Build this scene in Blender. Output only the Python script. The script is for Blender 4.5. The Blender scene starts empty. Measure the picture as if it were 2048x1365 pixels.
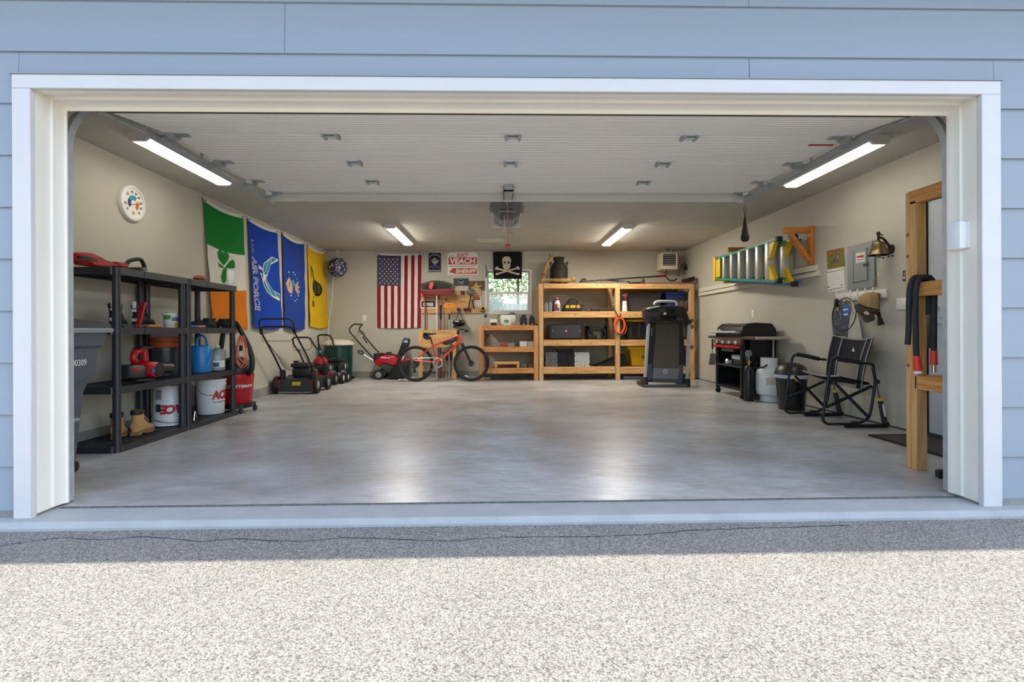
import bpy, bmesh, math, random
from math import sin, cos, pi, radians, sqrt, atan2
from mathutils import Vector as V, Matrix as M
random.seed(7)
sc = bpy.context.scene
col = sc.collection
# ---------------------------------------------------------------- camera
CX, CY, CZ, YAW, ROLL, FPX, PPY = -0.1413, -2.6459, 0.9138, 0.0233, -0.0042, 1042.1, 659.6
_fw = V((sin(YAW), cos(YAW), 0)); _u = V((cos(YAW), -sin(YAW), 0)); _z = V((0, 0, 1))
_R = _u*cos(ROLL) + _z*sin(ROLL); _U = _z*cos(ROLL) - _u*sin(ROLL)
cam = bpy.data.cameras.new('camera'); cam_ob = bpy.data.objects.new('camera', cam); col.objects.link(cam_ob)
cam.sensor_width = 36; cam.lens = FPX/2048*36; cam.shift_y = (PPY-682.5)/2048
cam.clip_start = .05; cam.clip_end = 300
mw = M.Identity(4)
for i in range(3):
    mw[i][0], mw[i][1], mw[i][2] = _R[i], _U[i], -_fw[i]
mw[0][3], mw[1][3], mw[2][3] = CX, CY, CZ
cam_ob.matrix_world = mw
sc.camera = cam_ob
# ---------------------------------------------------------------- sky, sun, exposure
world = bpy.data.worlds.new('sky'); sc.world = world; world.use_nodes = True
wn = world.node_tree.nodes; wl = world.node_tree.links
bg = wn['Background']; skyt = wn.new('ShaderNodeTexSky'); skyt.sky_type = 'NISHITA'; skyt.sun_disc = False
skyt.sun_elevation = radians(58); skyt.sun_rotation = radians(100); skyt.air_density = 1.2; skyt.dust_density = 1.5
hs_ = wn.new('ShaderNodeHueSaturation'); hs_.inputs['Saturation'].default_value = 1.0; wl.new(skyt.outputs[0], hs_.inputs['Color'])
wl.new(hs_.outputs[0], bg.inputs[0]); bg.inputs[1].default_value = 0.49
sun = bpy.data.lights.new('sun', 'SUN'); sun.energy = 8.5; sun.angle = radians(.55); sun.color = (1, .91, .77)
sun_ob = bpy.data.objects.new('sun', sun); col.objects.link(sun_ob)
sun_ob.rotation_euler = V((-.55, -.006, .84)).normalized().to_track_quat('Z', 'Y').to_euler()
sun_ob.location = (-8, 0, 12)
sc.view_settings.view_transform = 'Standard'; sc.view_settings.look = 'None'
sc.view_settings.exposure = 0.0; sc.view_settings.gamma = 1; sc.view_settings.use_curve_mapping = False
LAMP, LAMPB = 12.5, 78.0     # radiance of the front and the rear pair of ceiling fixtures
# ---------------------------------------------------------------- pixel -> place
def ray(px, py): return _R*(px-1024) + _U*(PPY-py) + _fw*FPX
O = V((CX, CY, CZ))
def onY(px, py, Y): d = ray(px, py); return O + d*((Y-CY)/d.y)
def onX(px, py, X): d = ray(px, py); return O + d*((X-CX)/d.x)
def onZ(px, py, Z=0.0): d = ray(px, py); return O + d*((Z-CZ)/d.z)
# ---------------------------------------------------------------- materials
def C(h):
    if not isinstance(h, str): return tuple(h)+(1,)
    o = []
    for i in (0, 2, 4):
        c = int(h[i:i+2], 16)/255
        o.append(c/12.92 if c <= .04045 else ((c+.055)/1.055)**2.4)
    return (*o, 1)
MATS = {}
def pm(name, c, rough=.5, metal=0, var=0, vs=8, c2=None, bump=0, bs=60, stretch=None, emit=0, trans=0, coat=0, spec=.5, alpha=1, dist=.01):
    if name in MATS: return MATS[name]
    m = bpy.data.materials.new(name); m.use_nodes = True; MATS[name] = m
    n = m.node_tree.nodes; l = m.node_tree.links; b = n['Principled BSDF']
    col0 = C(c)
    b.inputs['Base Color'].default_value = col0; b.inputs['Roughness'].default_value = rough
    b.inputs['Metallic'].default_value = metal; b.inputs['Specular IOR Level'].default_value = spec
    if coat: b.inputs['Coat Weight'].default_value = coat
    if trans: b.inputs['Transmission Weight'].default_value = trans
    if alpha < 1: b.inputs['Alpha'].default_value = alpha
    if emit: b.inputs['Emission Color'].default_value = col0; b.inputs['Emission Strength'].default_value = emit
    if var or bump:
        tc = n.new('ShaderNodeTexCoord'); mp = n.new('ShaderNodeMapping'); l.new(tc.outputs['Object'], mp.inputs[0])
        if stretch: mp.inputs['Scale'].default_value = stretch
    if var:
        nz = n.new('ShaderNodeTexNoise'); nz.inputs['Scale'].default_value = vs; nz.inputs['Detail'].default_value = 6
        l.new(mp.outputs[0], nz.inputs[0])
        rp = n.new('ShaderNodeValToRGB'); cc = C(c2) if c2 else tuple(x*(1-var) for x in col0[:3])+(1,)
        rp.color_ramp.elements[0].position = .35; rp.color_ramp.elements[1].position = .65
        rp.color_ramp.elements[0].color = cc; rp.color_ramp.elements[1].color = col0
        l.new(nz.outputs[0], rp.inputs[0]); l.new(rp.outputs[0], b.inputs['Base Color'])
    if bump:
        nb = n.new('ShaderNodeTexNoise'); nb.inputs['Scale'].default_value = bs; nb.inputs['Detail'].default_value = 4
        l.new(mp.outputs[0], nb.inputs[0]); bm_ = n.new('ShaderNodeBump'); bm_.inputs['Strength'].default_value = bump
        bm_.inputs['Distance'].default_value = dist
        l.new(nb.outputs[0], bm_.inputs['Height']); l.new(bm_.outputs[0], b.inputs['Normal'])
    return m
# ---------------------------------------------------------------- mesh building
class MB:
    def __init__(s, T=None): s.v = []; s.f = []; s.mi = []; s.cur = 0; s.T = T
    def add(s, vs, fs):
        b = len(s.v)
        s.v += [(s.T @ V(p)) if s.T else V(p) for p in vs]
        s.f += [[i+b for i in f] for f in fs]; s.mi += [s.cur]*len(fs); return s
    def box(s, x0, x1, y0, y1, z0, z1):
        return s.add([(x0,y0,z0),(x1,y0,z0),(x1,y1,z0),(x0,y1,z0),(x0,y0,z1),(x1,y0,z1),(x1,y1,z1),(x0,y1,z1)],
                     [(0,3,2,1),(4,5,6,7),(0,1,5,4),(1,2,6,5),(2,3,7,6),(3,0,4,7)])
    def rbox(s, x0, x1, y0, y1, z0, z1, r=.01, seg=2):
        bm = bmesh.new(); bmesh.ops.create_cube(bm, size=1)
        for v in bm.verts: v.co = V((x0+(v.co.x+.5)*(x1-x0), y0+(v.co.y+.5)*(y1-y0), z0+(v.co.z+.5)*(z1-z0)))
        r = min(r, .49*min(abs(x1-x0), abs(y1-y0), abs(z1-z0)))
        bmesh.ops.bevel(bm, geom=bm.edges[:], offset=r, segments=seg, affect='EDGES', profile=.5)
        bm.verts.index_update(); s.add([v.co for v in bm.verts], [[v.index for v in f.verts] for f in bm.faces]); bm.free(); return s
    def bar(s, p, q, w, h, up=(0,0,1)):
        p, q = V(p), V(q); d = (q-p).normalized(); u = V(up)
        if abs(d.dot(u)) > .98: u = V((1,0,0))
        a = d.cross(u).normalized(); b = a.cross(d)
        a *= w/2; b *= h/2
        return s.add([p-a-b, p+a-b, p+a+b, p-a+b, q-a-b, q+a-b, q+a+b, q-a+b],
                     [(0,3,2,1),(4,5,6,7),(0,1,5,4),(1,2,6,5),(2,3,7,6),(3,0,4,7)])
    def cyl(s, p, q, r, r2=None, n=14, cap=True):
        p, q = V(p), V(q); r2 = r if r2 is None else r2; d = (q-p).normalized()
        a = d.orthogonal().normalized(); b = d.cross(a)
        vs = [p+(a*cos(2*pi*i/n)+b*sin(2*pi*i/n))*r for i in range(n)] + [q+(a*cos(2*pi*i/n)+b*sin(2*pi*i/n))*r2 for i in range(n)]
        fs = [(i, (i+1)%n, n+(i+1)%n, n+i) for i in range(n)]
        if cap: fs += [tuple(range(n))[::-1], tuple(range(n, 2*n))]
        return s.add(vs, fs)
    def tube(s, pts, r, n=8, closed=False, cap=True):
        pts = [V(p) for p in pts]; k = len(pts); R_ = r if isinstance(r, (list, tuple)) else [r]*k
        vs = []; a = None
        for i in range(k):
            if closed: d = pts[(i+1)%k]-pts[i-1]
            else: d = pts[min(i+1, k-1)]-pts[max(i-1, 0)]
            d = d.normalized() if d.length > 1e-9 else V((0,0,1))
            a = d.orthogonal().normalized() if a is None else (a-d*a.dot(d)).normalized()
            b = d.cross(a)
            vs += [pts[i]+(a*cos(2*pi*j/n)+b*sin(2*pi*j/n))*R_[i] for j in range(n)]
        fs = []
        for i in range(k if closed else k-1):
            o, o2 = i*n, ((i+1)%k)*n
            fs += [(o+j, o+(j+1)%n, o2+(j+1)%n, o2+j) for j in range(n)]
        if cap and not closed: fs += [tuple(range(n))[::-1], tuple(range((k-1)*n, k*n))]
        return s.add(vs, fs)
    def lathe(s, prof, c=(0,0,0), axis='z', n=24, sx=1, sy=1):
        vs = []; fs = []; c = V(c)
        for r, h in prof:
            for i in range(n):
                x, y = r*cos(2*pi*i/n)*sx, r*sin(2*pi*i/n)*sy
                vs.append(c + (V((x, y, h)) if axis == 'z' else V((h, x, y)) if axis == 'x' else V((x, h, y))))
        k = len(prof)
        for j in range(k-1):
            fs += [(j*n+i, j*n+(i+1)%n, (j+1)*n+(i+1)%n, (j+1)*n+i) for i in range(n)]
        if prof[0] != prof[-1] and prof[0][0] > 1e-6: fs.append(tuple(range(n))[::-1])
        if prof[0] != prof[-1] and prof[-1][0] > 1e-6: fs.append(tuple(range((k-1)*n, k*n)))
        return s.add(vs, fs)
    def prism(s, poly, ax, a, b):
        f = {'x': lambda p, t: (t, p[0], p[1]), 'y': lambda p, t: (p[0], t, p[1]), 'z': lambda p, t: (p[0], p[1], t)}[ax]
        n = len(poly)
        return s.add([f(p, a) for p in poly]+[f(p, b) for p in poly],
                     [tuple(range(n))[::-1], tuple(range(n, 2*n))]+[(i, (i+1)%n, n+(i+1)%n, n+i) for i in range(n)])
    def loft(s, rings, cap=True):
        n = len(rings[0]); vs = [p for r in rings for p in r]; fs = []
        for j in range(len(rings)-1): fs += [(j*n+i, j*n+(i+1)%n, (j+1)*n+(i+1)%n, (j+1)*n+i) for i in range(n)]
        if cap: fs += [tuple(range(n))[::-1], tuple(range((len(rings)-1)*n, len(rings)*n))]
        return s.add(vs, fs)
    def ell(s, c, rx, ry, rz, n=14, m=8, f=None):
        c = V(c); vs = [c+V((0,0,-rz))]
        for j in range(1, m):
            t = -pi/2+pi*j/m
            vs += [c+V((rx*cos(t)*cos(2*pi*i/n), ry*cos(t)*sin(2*pi*i/n), rz*sin(t))) for i in range(n)]
        vs.append(c+V((0,0,rz))); L = len(vs)-1
        fs = [(0, 1+(i+1)%n, 1+i) for i in range(n)]
        for j in range(m-2): fs += [(1+j*n+i, 1+j*n+(i+1)%n, 1+(j+1)*n+(i+1)%n, 1+(j+1)*n+i) for i in range(n)]
        fs += [(L, 1+(m-2)*n+i, 1+(m-2)*n+(i+1)%n) for i in range(n)]
        return s.add(vs, fs)
    def grid(s, fn, nu, nv, mats=None):
        vs = [fn(i/nu, j/nv) for j in range(nv+1) for i in range(nu+1)]; b = len(s.f)
        s.add(vs, [(j*(nu+1)+i, j*(nu+1)+i+1, (j+1)*(nu+1)+i+1, (j+1)*(nu+1)+i) for j in range(nv) for i in range(nu)])
        if mats:
            for j in range(nv):
                for i in range(nu): s.mi[b+j*nu+i] = mats((i+.5)/nu, (j+.5)/nv)
        return s
    def mesh(s, name, mats, inv=None, ang=38):
        me = bpy.data.meshes.new(name)
        me.from_pydata([tuple(inv @ p) if inv else tuple(p) for p in s.v], [], s.f)
        for m in (mats if isinstance(mats, (list, tuple)) else [mats]): me.materials.append(m)
        me.polygons.foreach_set('material_index', s.mi)
        bm = bmesh.new(); bm.from_mesh(me); bmesh.ops.recalc_face_normals(bm, faces=bm.faces[:]); bm.to_mesh(me); bm.free()
        me.shade_smooth(); me.set_sharp_from_angle(angle=radians(ang)); me.update()
        return me
    def build(s, name, mats, parent=None, loc=None, ang=38):
        if parent is not None: inv = WM[parent].inverted()
        else: inv = M.Translation(-V(loc)) if loc is not None else None
        ob = bpy.data.objects.new(name, s.mesh(name, mats, inv, ang)); col.objects.link(ob)
        if parent is not None: ob.parent = parent; WM[ob] = WM[parent]
        else:
            if loc is not None: ob.location = loc
            WM[ob] = M.Translation(V(loc)) if loc is not None else M.Identity(4)
        return ob
WM = {}
def tag(o, label=None, cat=None, group=None, kind=None):
    if label: o['label'] = label
    if cat: o['category'] = cat
    if group: o['group'] = group
    if kind: o['kind'] = kind
    return o
def thing(name, label, cat, loc=(0,0,0), group=None, kind=None):
    o = bpy.data.objects.new(name, None); col.objects.link(o); o.location = loc; o.empty_display_size = .1
    WM[o] = M.Translation(V(loc)); return tag(o, label, cat, group, kind)
def solo(name, mb, mats, label, cat, loc=None, group=None, ang=38):
    if loc is None:
        xs = [p.x for p in mb.v]; ys = [p.y for p in mb.v]; zs = [p.z for p in mb.v]
        loc = ((min(xs)+max(xs))/2, (min(ys)+max(ys))/2, min(zs))
    return tag(mb.build(name, mats, None, loc, ang), label, cat, group)
def struct(name, mb, mats, label=None, cat=None, loc=(0,0,0), ang=38):
    return tag(mb.build(name, mats, None, loc, ang), label, cat, kind='structure')
def B(*a, T=None): return MB(T).box(*a)
def RB(*a, T=None): return MB(T).rbox(*a)
_tn = [0]
def text(st, w, h, mat, parent, Mx, bold=0, shear=0, name='lettering', warp=None, cuts=0, outline=None):
    """lettering fitted to w x h metres, centred; Mx maps text plane (x right, y up, z out) to the place"""
    cu = bpy.data.curves.new('t', 'FONT'); cu.body = st; cu.size = 1; cu.offset = bold; cu.shear = shear; cu.extrude = 0; cu.resolution_u = 3
    ob = bpy.data.objects.new('t', cu); col.objects.link(ob)
    dg = bpy.context.evaluated_depsgraph_get(); me0 = bpy.data.meshes.new_from_object(ob.evaluated_get(dg))
    col.objects.unlink(ob); bpy.data.objects.remove(ob); bpy.data.curves.remove(cu)
    bm = bmesh.new(); bm.from_mesh(me0); bpy.data.meshes.remove(me0)
    bmesh.ops.triangulate(bm, faces=bm.faces[:])
    if cuts: bmesh.ops.subdivide_edges(bm, edges=bm.edges[:], cuts=cuts, use_grid_fill=True)
    xs = [v.co.x for v in bm.verts]; ys = [v.co.y for v in bm.verts]
    x0, x1, y0, y1 = min(xs), max(xs), min(ys), max(ys)
    bm.verts.index_update(); mb = MB()
    for v in bm.verts:
        p = V(((v.co.x-(x0+x1)/2)/(x1-x0)*w, (v.co.y-(y0+y1)/2)/(y1-y0)*h, 0)); p = Mx @ p
        mb.v.append(warp(p) if warp else p)
    mb.f = [[v.index for v in f.verts] for f in bm.faces]; mb.mi = [0]*len(mb.f); bm.free()
    return mb.build(name, mat, parent)
def facing(c, d, up=(0,0,1)):
    """matrix of a plane at c whose normal is d"""
    z = V(d).normalized(); x = V(up).cross(z).normalized(); y = z.cross(x)
    return M(((x.x,y.x,z.x,c[0]),(x.y,y.y,z.y,c[1]),(x.z,y.z,z.z,c[2]),(0,0,0,1)))
def TR(loc, rz=0, rx=0, ry=0): return M.Translation(V(loc)) @ M.Rotation(rz,4,'Z') @ M.Rotation(ry,4,'Y') @ M.Rotation(rx,4,'X')
def arc(c, r, a0, a1, n, ax='y'):
    o = []
    for i in range(n+1):
        a = radians(a0+(a1-a0)*i/n); x, y = r*cos(a), r*sin(a)
        o.append(V(c)+(V((x,0,y)) if ax == 'y' else V((0,x,y)) if ax == 'x' else V((x,y,0))))
    return o
def smooth(pts, n=6, closed=False):
    """Catmull-Rom through pts"""
    pts = [V(p) for p in pts]; k = len(pts); o = []
    for i in range(k if closed else k-1):
        if closed: p0, p1, p2, p3 = pts[i-1], pts[i], pts[(i+1)%k], pts[(i+2)%k]
        else: p0, p1, p2, p3 = pts[max(i-1,0)], pts[i], pts[i+1], pts[min(i+2,k-1)]
        for j in range(n):
            t = j/n; o.append(.5*((2*p1)+(p2-p0)*t+(2*p0-5*p1+4*p2-p3)*t*t+(3*p1-p0-3*p2+p3)*t**3))
    if not closed: o.append(pts[-1])
    return o
def copy_thing(root, loc, label=None, rz=None):
    r = root.copy(); col.objects.link(r); r.location = loc; WM[r] = M.Translation(V(loc))
    if label: r['label'] = label
    if rz is not None: r.rotation_euler[2] = rz
    for ch in [o for o in bpy.data.objects if o.parent == root]:
        c = ch.copy(); col.objects.link(c); c.parent = r
        for g in [o for o in bpy.data.objects if o.parent == ch]:
            d = g.copy(); col.objects.link(d); d.parent = c
    return r
# common finishes
BLK = pm('black_plastic', '1b1b1e', .45, var=.25, vs=30)
BLKG = pm('black_gloss', '0e0e10', .25)
RUB = pm('rubber', '17171a', .75, bump=.2, bs=120)
STEEL = pm('steel', 'b5b7b8', .3, 1, var=.12, vs=25)
GALV = pm('galvanised_steel', 'b9bfc2', .42, .45, var=.15, vs=14)
CHROME = pm('chrome', 'd8dadb', .14, 1)
WHT = pm('white_plastic', 'e4e3de', .45)
REDP = pm('red_plastic', 'b5141c', .35, var=.15, vs=12)
YEL = pm('yellow_plastic', 'dcb50c', .45, var=.1, vs=12)
PAPER = pm('paper', 'e8e6df', .7)
DARK = pm('dark_grey_plastic', '34363a', .55, var=.2, vs=25)
GREYP = pm('grey_plastic', '8b8f92', .5, var=.12, vs=20)
def wood(name, c, c2, st): return pm(name, c, .6, var=.4, vs=3.0, c2=c2, bump=.08, bs=40, stretch=st)
WX = wood('pine_along_x', 'd9ae76', 'bd8a50', (1, 14, 14)); WY = wood('pine_along_y', 'd9ae76', 'b98448', (14, 1, 14)); WZ = wood('pine_along_z', 'dab27c', 'c0905a', (14, 14, 1))
KNOT = pm('wood_knot', '7d4a22', .6)
# ================================================================ the setting
WL, WR, D, H = -3.461, 3.469, 7.495, 2.44
# --- materials with more than one layer
def node_mat(name):
    m = bpy.data.materials.new(name); m.use_nodes = True; n = m.node_tree.nodes; l = m.node_tree.links
    tc = n.new('ShaderNodeTexCoord'); return m, n, l, n['Principled BSDF'], tc
def noise(n, l, src, scale, detail=6, rough=.6, st=None, dist=0):
    mp = n.new('ShaderNodeMapping'); l.new(src, mp.inputs[0])
    if st: mp.inputs['Scale'].default_value = st
    z = n.new('ShaderNodeTexNoise'); z.inputs['Scale'].default_value = scale; z.inputs['Detail'].default_value = detail
    z.inputs['Roughness'].default_value = rough; z.inputs['Distortion'].default_value = dist; l.new(mp.outputs[0], z.inputs[0]); return z.outputs[0]
def ramp(n, l, src, *st):
    r = n.new('ShaderNodeValToRGB'); e = r.color_ramp.elements
    while len(e) < len(st): e.new(.5)
    for i, (p, c) in enumerate(st): e[i].position = p; e[i].color = C(c) if isinstance(c, str) else (c, c, c, 1)
    l.new(src, r.inputs[0]); return r.outputs[0]
def mix(n, l, fac, a, b, mode='MIX'):
    x = n.new('ShaderNodeMix'); x.data_type = 'RGBA'; x.blend_type = mode
    if isinstance(fac, float): x.inputs[0].default_value = fac
    else: l.new(fac, x.inputs[0])
    l.new(a, x.inputs[6]); l.new(b, x.inputs[7]); return x.outputs[2]
# polished, stained concrete
FLOOR, n, l, b, tc = node_mat('polished_concrete')
o = tc.outputs['Object']
base = ramp(n, l, noise(n, l, o, 1.7, 10, .68, (.8, 1.3, 1)), (.32, '85827f'), (.48, 'b3b5b6'), (.66, 'd6d9da'))
fine = ramp(n, l, noise(n, l, o, 12, 10, .7, (.6, 2.0, 1)), (.34, '8f8a84'), (.5, 'b8b8b7'), (.68, 'd8dadb'))
cc = mix(n, l, .4, base, fine)
stain = ramp(n, l, noise(n, l, o, .7, 7, .6), (.42, 0.), (.7, 1.))
brown = n.new('ShaderNodeRGB'); brown.outputs[0].default_value = C('7d6f60')
s2 = n.new('ShaderNodeMath'); s2.operation = 'MULTIPLY'; s2.inputs[1].default_value = .6; l.new(stain, s2.inputs[0])
cc = mix(n, l, s2.outputs[0], cc, brown.outputs[0])
l.new(cc, b.inputs['Base Color'])
b.inputs['Roughness'].default_value = .32
b.inputs['Specular IOR Level'].default_value = .6
bp = n.new('ShaderNodeBump'); bp.inputs['Strength'].default_value = .05; bp.inputs['Distance'].default_value = .003
l.new(noise(n, l, o, 18, 5), bp.inputs['Height']); l.new(bp.outputs[0], b.inputs['Normal'])
# asphalt with pale stone chips
ASPH, n, l, b, tc = node_mat('weathered_asphalt')
o = tc.outputs['Object']
vo = n.new('ShaderNodeTexVoronoi'); vo.inputs['Scale'].default_value = 185; l.new(o, vo.inputs[0])
sep = n.new('ShaderNodeSeparateColor'); l.new(vo.outputs['Color'], sep.inputs[0])
chips = ramp(n, l, sep.outputs[0], (0, '656462'), (.2, '868480'), (.6, '9b9892'), (.95, 'b4b0a8'))
edge = ramp(n, l, vo.outputs['Distance'], (.4, 1.), (.8, .6))
cc = mix(n, l, 1.0, chips, edge, 'MULTIPLY')
pat = ramp(n, l, noise(n, l, o, 1.3, 5), (.3, .86), (.7, 1.))
cc = mix(n, l, 1.0, cc, pat, 'MULTIPLY')
l.new(cc, b.inputs['Base Color']); b.inputs['Roughness'].default_value = .9; b.inputs['Specular IOR Level'].default_value = .25
bp = n.new('ShaderNodeBump'); bp.inputs['Strength'].default_value = .55; bp.inputs['Distance'].default_value = .006; bp.invert = True
l.new(vo.outputs['Distance'], bp.inputs['Height']); l.new(bp.outputs[0], b.inputs['Normal'])
PAINT = pm('grey_wall_paint', 'bdb9ab', .7, var=.05, vs=2.5, bump=.25, bs=45, dist=.004)
CEIL = pm('grey_ceiling_texture', 'c0bdb3', .8, var=.08, vs=5, bump=.6, bs=55, dist=.008)
CONC = pm('bare_concrete', '93928c', .8, var=.25, vs=6, bump=.3, bs=40)
APRON = pm('apron_concrete', 'a9adae', .7, var=.12, vs=5, bump=.25, bs=70)
SIDING = pm('blue_siding_paint', '939da9', .6, var=.04, vs=3, bump=.06, bs=90, stretch=(.15, 1, 1))
TRIMW = pm('white_trim_paint', 'd2d0cf', .45, var=.03, vs=5)
JAMBW = pm('white_jamb_vinyl', 'ece7dc', .5, var=.03, vs=4)
DOORW = pm('door_panel_paint', 'f8f4ec', .5, var=.03, vs=4)
DSTRUT = pm('door_strut_paint', 'd9d8d0', .5)
# floor and outside ground
struct('floor', B(WL, WR, .12, D, -.15, 0), FLOOR)
apron = MB().box(-2.95, 2.95, -.075, .12, -.15, -.004); apron.prism([(-.105, -.15), (-.075, -.15), (-.075, -.004), (-.085, -.006), (-.105, -.03)], 'x', -2.95, 2.95)
ap = struct('apron', apron, APRON)
MB().box(-2.42, 2.33, .105, .12, -.01, .0015).build('seal_line', pm('seal_dirt', '6d6f68', .9, var=.4, vs=40), ap)
dw = MB()
def dwz(u, v):
    x = -14+28*u; y = -.105-13.9*v
    return V((x, y, -.042-.008*v))
dw.grid(dwz, 28, 14); dw.box(-14, 14, -14, -.105, -.35, -.06)
drv = struct('driveway', dw, ASPH)
ck = MB(); px_ = [(0, 1092), (60, 1083), (130, 1076), (200, 1080), (290, 1073), (400, 1084), (470, 1078), (600, 1084), (690, 1075), (830, 1080), (900, 1083), (960, 1078), (1010, 1074), (1140, 1074), (1200, 1073), (1290, 1070), (1400, 1060), (1500, 1057), (1640, 1053), (1700, 1051)]
for a, c in zip(px_[:-1], px_[1:]):
    pa, pc = onZ(*a, -.0405), onZ(*c, -.0405); k = 6; last = pa
    for j in range(1, k+1):
        q = pa.lerp(pc, j/k)+V((0, random.uniform(-.006, .006) if j < k else 0, 0)); w = random.uniform(.0012, .0035)
        ck.add([last+V((0, -w, 0)), q+V((0, -w, 0)), q+V((0, w, 0)), last+V((0, w, 0))], [(0, 1, 2, 3)]); last = q
ck.build('crack', pm('crack_shadow', '2a2b2e', .95), drv)
# side and back walls, ceiling
struct('wall_left', B(WL-.15, WL, .14, D+.15, 0, H), PAINT)
dY0, dY1, dZ1 = .80, 1.70, 2.0
struct('wall_right', MB().box(WR, WR+.15, .14, dY0, 0, H).box(WR, WR+.15, dY1, D+.15, 0, H).box(WR, WR+.15, dY0, dY1, dZ1, H).box(WR+.1, WR+.15, dY0, dY1, 0, dZ1), PAINT)
w0, w1 = onY(973, 541, D), onY(1061, 627, D)          # window opening on the back wall
wx0, wx1, wz0, wz1 = w0.x+.02, w1.x-.02, w1.z+.02, w0.z-.02
struct('wall_back', MB().box(WL, wx0, D, D+.15, 0, H).box(wx1, WR, D, D+.15, 0, H).box(wx0, wx1, D, D+.15, 0, wz0).box(wx0, wx1, D, D+.15, wz1, H), PAINT)
struct('ceiling', B(WL-.15, WR+.15, .14, D+.15, H, H+.12), CEIL)
struct('baseboard_left', B(WL, WL+.018, .14, D, 0, .115), CONC)
struct('baseboard_back', B(WL+.018, WR, D-.018, D, 0, .115), CONC)
struct('baseboard_right', B(WR-.004, WR, dY1+.02, D-.018, 0, .012), pm('floor_joint', '2c2c2e', .9))
hatch = MB(); hx = onZ(952, 474, H), onZ(1007, 485, H)
a, c = hx[0], hx[1]
x0, x1, y0, y1 = a.x, c.x, min(a.y, c.y), max(a.y, c.y)
hatch.box(x0-.05, x1+.05, y0-.05, y0, H-.03, H).box(x0-.05, x1+.05, y1, y1+.05, H-.022, H).box(x0-.05, x0, y0, y1, H-.022, H).box(x1, x1+.05, y0, y1, H-.022, H)
hs = struct('trim_5', hatch, CEIL, 'shallow painted frame of the attic hatch in the ceiling', None)
B(x0, x1, y0, y1, H-.006, H).build('hatch_panel', pm('hatch_paint', 'd6d2c6', .7), hs)
# front wall with lapped siding
OL, OR, OT = -2.447, 2.335, 2.12
wf = MB().box(-6.5, OL-.02, .0, .14, -.05, 3.0).box(OR+.02, 6.5, .0, .14, -.05, 3.0).box(OL-.02, OR+.02, .0, .14, OT+.02, 3.0)
wfo = struct('wall_front', wf, PAINT)
struct('foundation_front', MB().box(-6.5, OL-.02, -.02, .0, -.2, .03).box(OR+.02, 6.5, -.02, .0, -.2, .03), CONC, 'strip of grey concrete foundation below the siding', 'foundation')
def plank(x0, x1, zb):
    MB().add([(x0, -.016, zb), (x1, -.016, zb), (x1, -.004, zb+.272), (x0, -.004, zb+.272), (x0, 0, zb), (x1, 0, zb), (x1, 0, zb+.272), (x0, 0, zb+.272)],
             [(0, 1, 2, 3), (4, 7, 6, 5), (0, 4, 5, 1), (1, 5, 6, 2), (2, 6, 7, 3), (3, 7, 4, 0)]).build('siding_plank', SIDING, wfo, ang=10)
zs = 2.045
for k in range(-8, 4):
    z = zs+.257*k
    if k < 1:
        plank(-6.4, -2.52, z); plank(2.42, 6.4, z)
        if k == 0: plank(-2.515, 2.415, z+.0) if False else None
joint = {0: 1.141, 1: -1.212, 2: 1.137, 3: -.5}
for k in (0, 1, 2, 3):
    z = zs+.257*k
    if k == 0:
        # cut course above the head casing
        for xa, xb in ((-2.518, 1.139), (1.1425, 2.418)):
            MB().add([(xa, -.0095, 2.185), (xb, -.0095, 2.185), (xb, -.004, z+.272), (xa, -.004, z+.272), (xa, 0, 2.185), (xb, 0, 2.185), (xb, 0, z+.272), (xa, 0, z+.272)],
                     [(0, 1, 2, 3), (4, 7, 6, 5), (0, 4, 5, 1), (1, 5, 6, 2), (2, 6, 7, 3), (3, 7, 4, 0)]).build('siding_plank', SIDING, wfo, ang=10)
    else:
        plank(-6.4, joint[k]-.0012, z); plank(joint[k]+.0012, 6.4, z)
# roof edge above the frame: it throws the shade on wall and drive
rf = MB().box(-7.2, 7.2, -.46, .1, 3.02, 3.05).box(-7.2, 7.2, -.48, -.45, 2.96, 3.14)
rf.add([(-7.2, -.48, 3.12), (7.2, -.48, 3.12), (7.2, 4.0, 4.3), (-7.2, 4.0, 4.3), (-7.2, -.48, 3.16), (7.2, -.48, 3.16), (7.2, 4.0, 4.34), (-7.2, 4.0, 4.34)], [(0, 3, 2, 1), (4, 5, 6, 7), (0, 1, 5, 4), (1, 2, 6, 5), (2, 3, 7, 6), (3, 0, 4, 7)])
rf.add([(-7.2, 8.2, 3.12), (7.2, 8.2, 3.12), (7.2, 4.0, 4.3), (-7.2, 4.0, 4.3), (-7.2, 8.2, 3.16), (7.2, 8.2, 3.16), (7.2, 4.0, 4.34), (-7.2, 4.0, 4.34)], [(0, 3, 2, 1), (4, 5, 6, 7), (0, 1, 5, 4), (1, 2, 6, 5), (2, 3, 7, 6), (3, 0, 4, 7)])
struct('roof', rf, pm('roof_shingle', '5a5955', .9, var=.3, vs=20), 'roof edge over the garage front', 'roof')
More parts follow.
